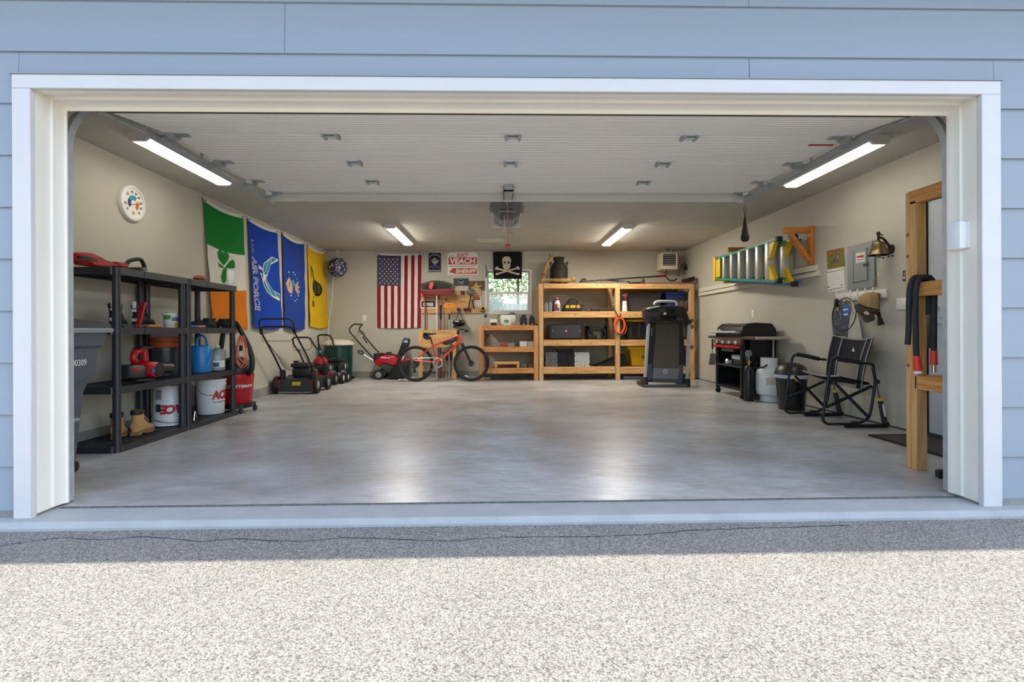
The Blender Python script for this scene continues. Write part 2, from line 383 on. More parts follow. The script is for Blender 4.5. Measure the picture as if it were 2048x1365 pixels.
# casing, jambs, stops
def casing(name, x0, x1, z0, z1): return struct(name, RB(x0, x1, -.03, 0, z0, z1, .003, 1), TRIMW)
casing('trim_1', -2.536, OL, -.017, 2.112); casing('trim_2', OR, 2.437, -.017, 2.112)
tt = casing('trim_3', -2.536, 2.437, 2.112, 2.182)
B(-2.545, 2.446, -.036, 0, 2.182, 2.186).build('drip_cap', SIDING, tt)
jb = MB()
for s, X in ((1, OL), (-1, OR)):                     # jamb board, stop, weather strip on each side
    jb.box(min(X, X-.02*s), max(X, X-.02*s), 0, .16, .008, 2.13)
jo = struct('trim_4', jb, JAMBW, 'white jamb lining of the garage opening', None)
for s, X in ((1, OL), (-1, OR)):
    m_ = MB(); e = X+.012*s; m_.prism([(X, .085), (e, .088), (e, .10), (X+.016*s, .13), (X+.022*s, .146), (X+(.03 if s > 0 else .022)*s, .150), (X+(.03 if s > 0 else .022)*s, .158), (X, .158)], 'z', .012, 2.11)
    m_.build('door_stop', JAMBW, jo)
MB().box(OL, OR, 0, .16, 2.12, 2.14).prism([(0, 2.12), (.03, 2.113), (.035, 2.12)], 'x', OL, OR).build('head_jamb', JAMBW, jo)
m_ = MB(); m_.prism([(.085, 2.12), (.088, 2.106), (.10, 2.106), (.13, 2.102), (.146, 2.096), (.150, 2.076), (.158, 2.076), (.158, 2.12)], 'x', OL, OR); m_.build('head_stop', JAMBW, jo)
# motion sensor box on the right jamb
a = onX(1930, 440, OR-.001); c = onX(1952, 490, OR-.001)
g = thing('alarm_sensor', 'small white sensor box screwed to the right door jamb', 'sensor', (OR, (a.y+c.y)/2, c.z))
RB(OR-.012, OR, .035, .115, 1.335, 1.475, .004, 2).build('back_plate', WHT, g)
RB(OR-.05, OR-.010, .045, .125, 1.332, 1.478, .008, 2).build('cover', pm('sensor_cover', 'eef0f4', .4), g)
# --- overhead door, rolled up
dX0, dX1, dYa, dYb, dZa, dZb = -2.395, 2.315, .44, 2.55, 2.185, 2.266
def dz(y): return dZa+(2.26-dZa)*(y-dYa)/.53 if y < .97 else 2.26+.006*(y-.97)/1.58
od = thing('door_1', 'white ribbed overhead garage door rolled up under the ceiling', None, (0, dYa, dz(dYa)), kind='structure')
rows = [dYa, .97, 1.56, 2.10, dYb]
for y0, y1 in zip(rows[:-1], rows[1:]):
    pf = []; nr = max(6, round((y1-y0)/.052))
    for i in range(nr):
        ya = y0+.004+(y1-y0-.008)*i/nr; st = (y1-y0-.008)/nr
        for t, dd in ((0, .009), (.12, 0), (.88, 0), (1, .009)): pf.append((ya+st*t, dz(ya+st*t)+dd))
    pf = pf+[(y1-.004, dz(y1)+.045), (y0+.004, dz(y0)+.045)]
    MB().prism(pf, 'x', dX0, dX1).build('door_section', DOORW, od, ang=20)
B(dX0-.02, dX1+.02, dYa-.035, dYa+.003, dZa-.0, dZa+.05).build('bottom_seal', pm('seal_rubber', '4c4136', .8), od)
hin = lambda x, y: MB().box(x-.055, x+.055, y-.03, y+.03, dz(y)-.006, dz(y)+.001).cyl((x-.05, y, dz(y)-.014), (x+.05, y, dz(y)-.014), .009, n=8).box(x-.055, x-.035, y-.045, y+.045, dz(y)-.022, dz(y)).box(x+.035, x+.055, y-.045, y+.045, dz(y)-.022, dz(y))
for y, xs in ((.97, (-1.3, -.045, 1.19)), (1.56, (-1.3, -.05, 1.19)), (2.10, (-1.29, 1.18))):
    for x in xs: hin(x, y).build('hinge', GALV, od)
st = MB().box(dX0, dX1, dYb-.01, dYb+.012, dZb-.075, dZb+.03).box(dX0, dX1, dYb-.05, dYb+.012, dZb-.008, dZb+.004)
st.build('strut', DSTRUT, od)
rb_rows = ((.97, 0), (1.56, 0), (2.10, 0), (2.50, 0))
for X, s in ((dX0, 1), (dX1, -1)):
    for y, _ in rb_rows:
        m_ = MB().box(min(X, X+.13*s), max(X, X+.13*s), y-.035, y+.035, dz(y)-.008, dz(y)+.001).box(min(X, X+.05*s), max(X, X+.05*s), y-.05, y+.02, dz(y)-.04, dz(y)).cyl((X-.07*s, y, dz(y)-.03), (X+.08*s, y, dz(y)-.03), .008, n=8)
        m_.cyl((X-.04*s, y, dz(y)-.03), (X-.012*s, y, dz(y)-.03), .024, n=12)
        m_.build('roller_bracket', GALV, od)
RED_PRINT = pm('red_print', 'b23a33', .6)
p = onY(1642, 287, 1.12); MB().box(p.x-.09, p.x+.09, 1.11, 1.135, dz(1.12)-.004, dz(1.12)-.001).build('sticker', RED_PRINT, od)
# --- tracks
def track(X, s, label):
    t = thing('garage_door_track', label, 'door track', (X, .22, 0), 'tracks of the garage door')
    prof = [(-.02, -.008), (.02, -.008), (.02, .02), (.015, .02), (.015, -.002), (-.015, -.002), (-.015, .02), (-.02, .02)]
    yz = [(.195, .01), (.195, .8), (.195, 1.885)]+[(.195+.33*(1-cos(a)), 1.885+.33*sin(a)) for a in [radians(10*i) for i in range(1, 9)]]+[(.6, 2.215), (1.5, 2.215), (2.72, 2.215)]
    rings = []
    for i, (y, z) in enumerate(yz):
        a_, b_ = yz[max(i-1, 0)], yz[min(i+1, len(yz)-1)]; d = V((0, b_[0]-a_[0], b_[1]-a_[1])).normalized(); nn = d.cross(V((1, 0, 0)))
        rings.append([V((X, y, z))+nn*q[0]+V((-s*q[1], 0, 0))*1.0 for q in prof])
    MB().loft(rings).build('rail', GALV, t)
    for y in (2.66, 1.5): MB().box(X-.002-.03*s, X+.002-.03*s, y-.016, y+.016, 2.23, H).build('hanger', GALV, t)
    MB().bar((X-.026*s, .9, 2.243), (X-.026*s, 2.72, 2.243), .004, .03).build('angle_iron', GALV, t)
    for z in (.25, 1.0, 1.7): B(min(X, X-.05*s), max(X, X-.05*s), .16, .21, z, z+.05).build('wall_bracket', GALV, t)
    sp = [(X-.05*s+.014*cos(i*1.1), .62+.02*i*.5, 2.26+.014*sin(i*1.1)) for i in range(120)]
    MB().tube(sp, .003, 5).build('spring', GALV, t)
    MB().cyl((X+.02*s, .36, 2.20), (X-.02*s, .36, 2.20), .04, n=14).build('pulley', pm('rusty_red', '8f4a35', .6), t)
    MB().cyl((X+.06*s, .46, 2.16), (X+.06*s, 1.9, 2.235), .0025, n=6).build('cable', STEEL, t)
    return t
track(-2.444, 1, 'galvanised door track curving up on the left behind the white jamb')
track(2.344, -1, 'galvanised door track curving up on the right beside the wooden frame')
# --- opener
op = thing('garage_door_opener', 'grey ceiling opener motor with red emergency pull cord', 'door opener', (-.03, 3.6, 2.19))
x = -.055
m_ = MB(); m_.loft([[(x-.17, y, 2.42), (x-.17, y, 2.31), (x-.15, y, 2.25), (x-.09, y, 2.225), (x-.08, y, 2.195), (x+.08, y, 2.195), (x+.09, y, 2.225), (x+.15, y, 2.25), (x+.17, y, 2.31), (x+.17, y, 2.42)] for y in (3.45, 3.85)])
m_.build('motor_housing', pm('opener_grey', '8a8886', .45, var=.1, vs=15), op)
RB(x-.07, x+.07, 3.43, 3.47, 2.20, 2.33, .008, 2).build('front_cover', pm('opener_dark', '6a6866', .4), op)
B(x-.10, x+.10, 3.425, 3.45, 2.285, 2.297).build('trim_bar', GALV, op)
for s in (-1, 1):
    MB().box(x+s*.185-.014, x+s*.185+.014, 3.5, 3.54, 2.29, H).box(x+s*.185-.02, x+s*.185+.02, 3.49, 3.55, 2.33, 2.345).build('hanger_strap', GALV, op)
    RB(x+s*.12-.05, x+s*.12+.05, 3.84, 3.9, 2.19, 2.26, .01, 2).build('lamp_lens', pm('opener_lens', 'd9d7cf', .4), op)
MB().bar((x, .25, 2.36), (x, 3.45, 2.38), .03, .035).build('rail', GALV, op)
MB().bar((x, 2.66, 2.35), (x, 2.30, 2.262), .006, .035).build('door_arm', BLK, op)
MB().box(x-.045, x+.045, 2.2, 2.56, 2.205, 2.215).box(x-.045, x+.045, 2.2, 2.22, 2.205, 2.26).box(x-.045, x-.04, 2.2, 2.56, 2.205, 2.25).box(x+.04, x+.045, 2.2, 2.56, 2.205, 2.25).build('door_bracket', GALV, op)
B(x-.03, x+.03, 2.68, 2.8, 2.30, 2.37).build('trolley', BLK, op)
rope = MB().cyl((x, 2.74, 2.31), (x, 2.74, 1.80), .004, n=6).tube([(x, 2.74, 1.93), (x+.03, 2.74, 1.92), (x+.06, 2.74, 1.90)], .003, 6)
cd = rope.build('pull_cord', pm('red_white_cord', 'c98a80', .8), op)
MB().tube([(x-.035, 2.76, 2.1), (x-.03, 2.76, 2.02), (x-.045, 2.76, 1.92)], .0025, 6).build('antenna_wire', PAPER, op)
hd = MB().lathe([(.0, 1.80), (.012, 1.80), (.03, 1.785), (.034, 1.775), (.012, 1.77), (.01, 1.755), (0, 1.755)], (x, 2.74, 0)); hd.build('pull_handle', pm('red_handle', 'd8564b', .5), op)
# --- fixtures
GLOW = pm('lamp_diffuser', (1, .93, .82), .5, emit=LAMP); GLOWB = pm('rear_lamp_diffuser', (1, .93, .82), .5, emit=LAMPB)
HOUSE = pm('lamp_housing', 'e9e7e0', .45)
def lamp(x, y0, y1, label, glow=None):
    g = thing('ceiling_light', label, 'ceiling light', (x, (y0+y1)/2, H), 'LED strip fixtures on the garage ceiling')
    pf = [(x-.07, H), (x-.085, H-.045), (x-.055, H-.07), (x+.055, H-.07), (x+.085, H-.045), (x+.07, H)]
    m = MB(); m.prism(pf, 'y', y0, y0+.025); m.build('end_cap', HOUSE, g)
    m = MB(); m.prism(pf, 'y', y1-.025, y1); m.build('end_cap', HOUSE, g)
    m = MB(); m.prism([(x-.07, H), (x-.082, H-.048), (x+.082, H-.048), (x+.07, H)], 'y', y0+.025, y1-.025); m.build('housing', HOUSE, g)
    m = MB(); m.prism([(x-.079, H-.048), (x-.055, H-.068), (x+.055, H-.068), (x+.079, H-.048)], 'y', y0+.025, y1-.025); m.build('diffuser', glow or GLOW, g)
lamp(-2.90, 1.395, 2.655, 'long LED light beside the left door track')
lamp(2.875, 1.40, 2.69, 'long LED light beside the right door track')
lamp(-1.71, 4.86, 6.36, 'LED light near the back wall above the striped flag', GLOWB)
lamp(1.73, 4.88, 6.45, 'LED light near the back wall above the tall wooden shelving', GLOWB)
# --- window in the back wall, with the yard behind
wn_ = thing('window_1', 'white single-hung window in the back wall', None, ((wx0+wx1)/2, D, wz0), kind='structure')
VIN = pm('window_vinyl', 'e2e0da', .4)
fr = MB().box(wx0-.05, wx0, D-.015, D+.07, wz0-.03, wz1+.03).box(wx1, wx1+.05, D-.015, D+.07, wz0-.03, wz1+.03).box(wx0, wx1, D-.015, D+.07, wz1, wz1+.04).box(wx0, wx1, D-.015, D+.07, wz0-.04, wz0)
fr.build('window_frame', VIN, wn_)
zm = onY(1010, 586, D).z
def sash(z0, z1, y, name, w):
    m = MB().box(wx0, wx0+w, y, y+.03, z0, z1).box(wx1-w, wx1, y, y+.03, z0, z1).box(wx0+w, wx1-w, y, y+.03, z0, z0+w).box(wx0+w, wx1-w, y, y+.03, z1-w, z1); return m.build(name, VIN, wn_)
s1 = sash(zm-.02, wz1, D+.045, 'upper_sash', .02); s2_ = sash(wz0, zm+.02, D+.012, 'lower_sash', .04)
def glass(name, haze):
    m, n, l, b, tc = node_mat(name); tr = n.new('ShaderNodeBsdfTransparent'); gl = n.new('ShaderNodeBsdfGlossy'); gl.inputs[1].default_value = .02
    mx = n.new('ShaderNodeMixShader'); mx.inputs[0].default_value = .06; l.new(tr.outputs[0], mx.inputs[1]); l.new(gl.outputs[0], mx.inputs[2])
    out = mx
    if haze:
        df = n.new('ShaderNodeBsdfTranslucent'); df.inputs[0].default_value = (.9, .92, .92, 1); m2 = n.new('ShaderNodeMixShader'); m2.inputs[0].default_value = haze
        l.new(mx.outputs[0], m2.inputs[1]); l.new(df.outputs[0], m2.inputs[2]); out = m2
    l.new(out.outputs[0], n['Material Output'].inputs[0]); return m
B(wx0+.02, wx1-.02, D+.058, D+.061, zm, wz1-.02).build('pane', glass('clear_glass', 0), s1)
B(wx0+.04, wx1-.04, D+.025, D+.028, wz0+.04, zm-.02).build('pane', glass('screened_glass', .22), s2_)
B((wx0+wx1)/2-.02, (wx0+wx1)/2+.02, D+.004, D+.014, zm+.01, zm+.022).build('latch', VIN, s2_)
struct('yard_ground', B(-30, 30, D+.15, D+40, -.3, -.1), pm('lawn', '8a8f5a', .9, var=.4, vs=4), 'grass of the back yard seen through the window', 'lawn')
fy = D+9
fe = thing('yard_fence', 'pale board fence across the yard seen through the lower window pane', 'fence', (-.3, fy, -.1))
for i in range(34): B(-3.2+.16*i, -3.2+.16*i+.152, fy, fy+.025, -.1, 1.87).build('fence_board', pm('weathered_fence', 'b9b7b2', .8, var=.2, vs=4), fe)
B(-3.2, 2.3, fy+.025, fy+.07, 1.5, 1.59).build('fence_rail', MATS['weathered_fence'], fe)
LEAF = pm('tree_leaf', '5f8a3c', .6, var=.5, vs=1.5, c2='9fb765'); BARK = pm('bark', '5a4a3a', .9)
LEAF2 = pm('bluish_leaf', '4f7f63', .6, var=.4, vs=1.5)
def tree(name, label, x, y, z0, h, r, nl, leaf, cat='tree'):
    t = thing(name, label, cat, (x, y, -.1)); MB().cyl((x, y, -.1), (x, y, z0+h*.5), .09, .04, 8).build('trunk', BARK, t)
    m = MB()
    for _ in range(nl):
        a, c_, q = random.uniform(0, 2*pi), random.uniform(-1, 1), random.random()**.4
        p = V((x+r*q*cos(a)*sqrt(1-c_*c_), y+r*.6*q*sin(a)*sqrt(1-c_*c_), z0+h/2+h/2*q*c_))
        u = V((random.gauss(0, 1), random.gauss(0, 1), random.gauss(0, 1))).normalized(); w = u.orthogonal().normalized(); s = random.uniform(.05, .1)
        m.add([p-u*s, p+w*s*.5, p+u*s, p-w*s*.5], [(0, 1, 2, 3)])
    f = m.build('foliage', leaf, t); f['kind'] = 'stuff'; return t
tree('yard_tree', 'leafy green tree behind the yard fence seen through the window', 0.6, D+11, 2.1, 2.6, 2.2, 2600, LEAF)
tree('yard_shrub', 'bluish-green shrub left in the window view before the fence', -.45, D+7.5, 1.2, 1.1, .5, 500, LEAF2, 'shrub')
# ================================================================ shape helpers for traced outlines
def rpr(poly, ax, a, b, r=.01, mb=None, T=None):
    mb = mb or MB(T); n = len(poly); cx = sum(p[0] for p in poly)/n; cy = sum(p[1] for p in poly)/n
    sz = max(max(abs(p[0]-cx) for p in poly), max(abs(p[1]-cy) for p in poly)); k = 1-min(.45, r/sz)
    f = {'x': lambda p, t: V((t, p[0], p[1])), 'y': lambda p, t: V((p[0], t, p[1])), 'z': lambda p, t: V((p[0], p[1], t))}[ax]
    rr = r if b > a else -r
    sh = lambda q: [(cx+(p[0]-cx)*q, cy+(p[1]-cy)*q) for p in poly]
    k2 = 1-(1-k)*.3
    return mb.loft([[f(p, t) for p in sh(q)] for t, q in ((a, k), (a+rr*.3, k2), (a+rr, 1), (b-rr, 1), (b-rr*.3, k2), (b, k))])
def px_X(pts, X, zmin=-9): return [(p.y, max(p.z, zmin)) for p in (onX(a, b, X) for a, b in pts)]
def px_Y(pts, Y): return [(p.x, p.z) for p in (onY(a, b, Y) for a, b in pts)]
def cp(crop, pts):                                    # crop pixels -> photo pixels; crop = (x0, y0, scale)
    return [(crop[0]+a/crop[2], crop[1]+b/crop[2]) for a, b in pts]
# ================================================================ flags
class Cloth:
    """a flag on a wall: uv -> place"""
    def __init__(s, wall, a0, a1, ztop, zbot, dl=0, dr=0, sag=.03, off=.012, fold=.012, ph=0, bulge=.03):
        s.__dict__.update(locals())
    def P(s, u, v, e=0):
        a = (s.a0+s.dl*v)*(1-u)+(s.a1+s.dr*v)*u
        z = s.ztop+(s.zbot-s.ztop)*v-s.sag*sin(pi*u)*(1-.4*v)
        o = s.off+s.bulge*v*sin(pi*min(1, .15+.7*u))+s.fold*(.5+.5*sin(u*11+s.ph+v*1.5))*min(1, .15+1.6*v)+.004*sin(v*23+u*5+s.ph)*min(1, 3*v)+e
        return V((WL+o, a, z)) if s.wall == 'l' else V((a, D-o, z))
    def uv(s, px, py):
        p = onX(px, py, WL+s.off+.01) if s.wall == 'l' else onY(px, py, D-s.off-.01)
        v = (s.ztop-p.z)/(s.ztop-s.zbot); a = p.y if s.wall == 'l' else p.x
        for _ in range(3):
            l_, r_ = s.a0+s.dl*v, s.a1+s.dr*v; u = (a-l_)/(r_-l_); v = (s.ztop-s.sag*sin(pi*min(1, max(0, u)))*(1-.4*v)-p.z)/(s.ztop-s.zbot)
        return u, v
    def patch(s, polys, mat, parent, name, e=.004, px=None, cuts=2):
        bm = bmesh.new()
        for poly in polys:
            q = [s.uv(*p) for p in (cp(px, poly) if px is not True else poly)] if px else poly
            bm.faces.new([bm.verts.new((u, v, 0)) for u, v in q])
        bmesh.ops.triangulate(bm, faces=bm.faces[:]); bmesh.ops.subdivide_edges(bm, edges=bm.edges[:], cuts=cuts, use_grid_fill=True)
        bm.verts.index_update(); mb = MB(); mb.v = [s.P(w.co.x, w.co.y, e) for w in bm.verts]
        mb.f = [[w.index for w in f.verts] for f in bm.faces]; mb.mi = [0]*len(mb.f); bm.free()
        return mb.build(name, mat, parent)
    def word(s, st, uc, vc, h, w, mat, parent, bold=.02, e=.004, turn=True, shear=0):
        W, Hh = abs(s.a1-s.a0), s.ztop-s.zbot
        if turn: f = lambda p: s.P(uc+p.y/W, vc+p.x/Hh, e)
        else: f = lambda p: s.P(uc+p.x/W, vc-p.y/Hh, e)
        return text(st, w, h, mat, parent, M.Identity(4), bold, shear, warp=f, cuts=2)
    def base(s, name, label, mats, fn, nu=26, nv=44, cat='flag', hem=True):
        g = thing(name, label, cat, s.P(.5, 1))
        mb = MB(); mb.grid(lambda u, v: s.P(u, v), nu, nv, fn); mb.build('cloth', mats, g, ang=60)
        if hem:
            h = MB(); h.grid(lambda u, v: s.P(u, v*.028-.004, .003), 16, 1); h.build('header_band', pm('canvas_band', 'dcd9d2', .8), g, ang=60)
            for u in (.035, .965):
                p = s.P(u, .012, .006); ax = V((1, 0, 0)) if s.wall == 'l' else V((0, -1, 0))
                MB().cyl(p-ax*.004, p+ax*.004, .011, n=10).build('grommet', pm('dark_pin', '4a2a22', .5), g)
        return g
def cm(name, c): return pm(name, c, .85, var=.06, vs=6, spec=.2)
WHC = cm('white_cloth', 'dcd8d0')
# Irish tricolour with shamrock
f1 = Cloth('l', 3.255, 4.165, 2.40, .93, .14, .06, .035, ph=.5)
g = f1.base('hanging_flag', 'green, white and orange flag with a shamrock above the black shelves', [cm('green_cloth', '0c7a2c'), WHC, cm('orange_cloth', 'd97a12')], lambda u, v: 0 if v < .345 else 1 if v < .66 else 2, 26, 58)
GC = cm('green_print', '0a7f2e'); c6 = (390, 380, 4.707)
f1.patch([[(215, 590), (225, 565), (245, 568), (260, 590), (285, 582), (308, 600), (315, 630), (300, 665), (275, 700), (262, 712), (235, 670), (215, 630)],
          [(280, 720), (315, 675), (342, 655), (358, 675), (362, 715), (355, 740), (275, 735)], [(215, 680), (230, 700), (262, 720), (258, 735), (230, 732), (217, 715)],
          [(262, 735), (285, 735), (290, 790), (285, 850), (268, 885), (250, 870), (237, 830), (245, 780)]], GC, g, 'shamrock', px=c6)
# blue flag with winged symbol
BLUE = cm('blue_cloth', '1240a6'); TEAL = cm('teal_print', '1f86a8')
f2 = Cloth('l', 4.275, 5.19, 2.40, .95, .12, .09, .03, ph=1.7, bulge=.05)
g = f2.base('hanging_flag', 'bright blue flag with winged emblem and white lettering', [BLUE], lambda u, v: 0)
c8 = (480, 430, 7.183)
f2.patch([[(450, 597), (538, 640), (532, 665), (420, 715), (355, 890), (305, 862), (303, 770), (328, 688)],
          [(345, 900), (385, 995), (450, 1083), (552, 1140), (552, 1238), (425, 1177), (352, 1112), (306, 985), (296, 925)],
          [(262, 715), (300, 770), (306, 800), (255, 770)], [(268, 822), (310, 862), (352, 895), (305, 932), (285, 900)]], WHC, g, 'emblem_outline', px=c8)
f2.patch([[(452, 612), (522, 642), (424, 698), (440, 655)], [(440, 618), (408, 730), (350, 868), (322, 850), (395, 665)], [(385, 664), (316, 846), (312, 772), (336, 694)],
          [(345, 918), (380, 1005), (455, 1098), (500, 1185), (425, 1150), (395, 1080), (330, 930)], [(316, 940), (385, 1090), (420, 1162), (360, 1105), (314, 985)], [(465, 1102), (545, 1148), (547, 1200), (520, 1190)],
          [(285, 850), (305, 865), (303, 905), (283, 888)]], TEAL, g, 'emblem_fill', e=.007, px=c8)
(ua, va), (ub, vb), (uc_, vc_) = (f2.uv(*q) for q in cp(c8, [(205, 625), (228, 1360), (172, 460)]))
for bold, mt, e in ((.045, WHC, .004), (-.012, BLUE, .007)):
    f2.word('AIR FORCE', (ua+ub)/2-.01, (va+vb)/2, .12+bold*.5, (vb-va)*1.45+bold*.6, mt, g, bold, e); f2.word('U.S.', uc_, vc_, .075, .21, mt, g, bold*.6, e)
# darker blue flag with crest
f3 = Cloth('l', 5.355, 6.26, 2.415, .94, .06, -.05, .05, ph=2.6, bulge=.04)
g = f3.base('hanging_flag', 'dark blue flag with an eagle crest and a ring of stars', [cm('navy_cloth', '24408f')], lambda u, v: 0)
f3.patch([[(690, 898), (648, 985), (688, 1110), (725, 1140), (738, 1080), (722, 958)]], cm('crest_tan', 'c9a183'), g, 'crest_shield', px=c8)
f3.patch([[(725, 940), (756, 933), (764, 1000), (742, 1065), (728, 1000)], [(690, 960), (705, 960), (700, 1040), (690, 1035)]], cm('crest_blue', '3f86b5'), g, 'crest_blue_field', e=.007, px=c8)
f3.patch([[(770, 995), (795, 985), (826, 962), (802, 1035), (832, 1138), (818, 1152), (770, 1082), (785, 1040)]], cm('crest_brown', 'b39a80'), g, 'eagle', px=c8)
for x, y in ((695, 825), (750, 828), (772, 860), (806, 918), (822, 965), (838, 1042), (840, 1105), (818, 1165), (790, 1218), (757, 1238), (714, 1162)): f3.patch([[(x+9*cos(i*pi/2.5), y+11*sin(i*pi/2.5)) for i in range(5)]], WHC, g, 'star', px=c8, cuts=0)
# yellow flag with coiled snake
f4 = Cloth('l', 6.40, 7.33, 2.40, .98, .06, .12, .045, ph=.2, bulge=.025)
g = f4.base('hanging_flag', 'yellow flag with a coiled snake and black lettering', [cm('yellow_cloth', 'd9b01c')], lambda u, v: 0)
INK = cm('dark_ink', '2a2412'); OLV = cm('olive_print', '7c7330')
f4.patch([[(1015, 752), (1028, 752), (1072, 945), (1062, 950)], [(1068, 925), (1110, 968), (1145, 1000), (1168, 1060), (1162, 1120), (1135, 1165), (1090, 1172), (1075, 1160), (1050, 1120), (1035, 1060), (1042, 985)], [(1050, 1160), (1062, 1190), (1056, 1205), (1045, 1170)]], INK, g, 'snake', px=c8)
f4.patch([[(1060, 970+34*i), (1085, 985+34*i), (1082, 998+34*i), (1057, 985+34*i)] for i in range(5)]+[[(1105, 1000+36*i), (1140, 1025+30*i), (1133, 1038+30*i), (1103, 1016+36*i)] for i in range(4)], OLV, g, 'snake_scales', e=.007, px=c8, cuts=1)
u, v = f4.uv(*cp(c8, [(1017, 820)])[0]); f4.word('DONT', u, v, .055, .20, INK, g, .02)
u, v = f4.uv(*cp(c8, [(1048, 1278)])[0]); f4.word('ME', u, v, .10, .10, INK, g, .02)
# ================================================================ thermometer
p = onX(261, 407, WL)
g = thing('wall_thermometer', 'round white dial thermometer on the left wall', 'thermometer', (WL, p.y, p.z-.17))
MB().lathe([(.165, 0), (.165, .012), (.155, .03), (.135, .034), (.132, .024), (0, .024)], (WL, p.y, p.z), 'x', 36).build('case', WHT, g)
MB().lathe([(.132, 0), (0, .001)], (WL+.0245, p.y, p.z), 'x', 36).build('dial', PAPER, g)
def ring(a0, a1, r0, r1, mat, nm, x=WL+.027):
    k = 10; f = lambda r, a: (x, p.y+r*sin(radians(a)), p.z+r*cos(radians(a)))
    m = MB(); m.add([f(r0, a0+(a1-a0)*i/k) for i in range(k+1)]+[f(r1, a0+(a1-a0)*i/k) for i in range(k+1)], [(i, i+1, k+2+i, k+1+i) for i in range(k)]); m.build(nm, mat, g)
ring(-130, -60, .03, .07, pm('dial_navy', '24466f', .7), 'cold_band'); ring(-60, 40, .03, .07, pm('dial_teal', '2f93a8', .7), 'cool_band'); ring(60, 95, .035, .07, pm('dial_amber', 'e79a1e', .7), 'warm_band'); ring(95, 140, .035, .07, pm('dial_orange', 'c9661f', .7), 'hot_band')
INKP = pm('print_ink', '2b2b2e', .7)
for st_, a in (('-20', -128), ('0', -100), ('20', -75), ('20', -45), ('40', -10), ('60', 20), ('60', 47), ('80', 78), ('100', 105), ('120', 135)):
    if st_ == '20' and a == -75: continue
    c_ = V((WL+.027, p.y+.1*sin(radians(a)), p.z+.1*cos(radians(a)))); text(st_, .03, .022, INKP, g, facing(c_, (1, 0, 0)), .01)
text('72', .03, .025, INKP, g, facing((WL+.027, p.y, p.z-.09), (1, 0, 0)), .02)
MB().bar((WL+.029, p.y-.03, p.z-.015), (WL+.029, p.y+.085, p.z+.01), .006, .004).build('needle', pm('needle_red', 'a8301c', .5), g)
# ================================================================ black plastic shelves
SZ = (.05, .498, .944, 1.397)
SHP = pm('shelf_plastic', '2c2d33', .42, var=.15, vs=20)
def shelf_unit(y0, label):
    xb, xf, y1 = -3.435, -2.995, y0+.887
    g = thing('shelf_unit', label, 'shelf', ((xb+xf)/2, (y0+y1)/2, 0), 'black plastic shelves on the left wall')
    for k, z in enumerate(SZ):
        z -= .0015; c = .05; out = [(xb, y0), (xf-c, y0), (xf, y0+c), (xf, y1-.015), (xf-.015, y1), (xb, y1)]
        ins = [(x+(.014 if x < -3.2 else -.014), y+(.014 if y < (y0+y1)/2 else -.014)) for x, y in out]; m = MB(); n = len(out)
        vs = [(x, y, z-.055) for x, y in out]+[(x, y, z) for x, y in out]+[(x, y, z) for x, y in ins]+[(x, y, z-.055) for x, y in ins]
        m.add(vs, [q for i in range(n) for j in [(i+1) % n] for q in ((i, j, n+j, n+i), (n+i, n+j, 2*n+j, 2*n+i), (2*n+i, 2*n+j, 3*n+j, 3*n+i), (3*n+i, 3*n+j, j, i))])
        for i in range(9): m.box(xb+.02+.046*i, xb+.046+.046*i, y0+.012, y1-.012, z-.02, z-.004)
        for yy in (y0+.22, y0+.44, y0+.66): m.box(xb+.01, xf-.01, yy-.012, yy+.012, z-.045, z-.02)
        s = m.build('shelf', SHP, g)
        for yy in (y0+.30,): B(xf-.002, xf+.002, yy, yy+.003, z-.05, z-.003).build('seam', BLK, s)
    for x in (xb+.035, xf-.035):
        for y in (y0+.04, y1-.04):
            m = MB()
            for a, b_ in zip(SZ[:-1], SZ[1:]): m.cyl((x, y, a-.01), (x, y, b_-.055), .029, .027, 16)
            for z in SZ: m.cyl((x, y, z-.056), (x, y, z-.0005), .033, n=16)
            m.build('post', SHP, g)
    return g
shelf_unit(1.31, 'black plastic shelf unit nearest the left jamb, with leaf blower and tan boots')
shelf_unit(2.205, 'black plastic shelf unit holding the watering can, beside the red shop vacuum')
# top shelf
X = -3.18; zt = SZ[3]
g = thing('hedge_trimmer', 'red and black power trimmer lying on the top black shelf', 'trimmer', (X, 1.3, zt))
c1 = (140, 500, 9.75)
rpr(px_X(cp(c1, [(-60, 60), (120, 45), (240, 55), (420, 130), (520, 185), (600, 235), (820, 290), (800, 325), (480, 338), (270, 335), (235, 260), (90, 200), (-60, 190)]), X, zt+.002), 'x', X-.07, X+.07, .03).build('body', REDP, g)
rpr(px_X(cp(c1, [(-40, 120), (120, 120), (260, 150), (360, 200), (350, 240), (120, 190), (-40, 170)]), X, zt+.002), 'x', X+.06, X+.078, .005).build('side_grille', BLK, g)
rpr(px_X(cp(c1, [(810, 235), (900, 238), (1000, 265), (1045, 310), (1035, 345), (900, 335), (820, 320)]), X, zt+.002), 'x', X-.04, X+.05, .015).build('front_housing', REDP, g)
rpr(px_X(cp(c1, [(680, 212), (700, 208), (850, 262), (840, 280)]), X, zt+.002), 'x', X-.01, X+.01, .004).build('switch_lever', BLK, g)
hp = [V((q_.x, q_.y, max(q_.z, zt+.018))) for q_ in (onX(*q, X+.02) for q in cp(c1, [(1085, 345), (1095, 290), (1150, 225), (1230, 195), (1320, 182), (1390, 205), (1440, 300), (1460, 400)]))]
MB().tube(smooth(hp, 4), .016, 10).build('hoop_handle', RUB, g)
rpr(px_X(cp(c1, [(1215, 395), (1240, 345), (1330, 335), (1390, 345), (1405, 410)]), X, zt+.002), 'x', X-.05, X+.05, .01).build('gear_cover', BLK, g)
B(X-.03, X+.03, onX(247, 540, X).y, onX(295, 540, X).y, zt+.001, zt+.012).build('blade_guard', BLK, g)
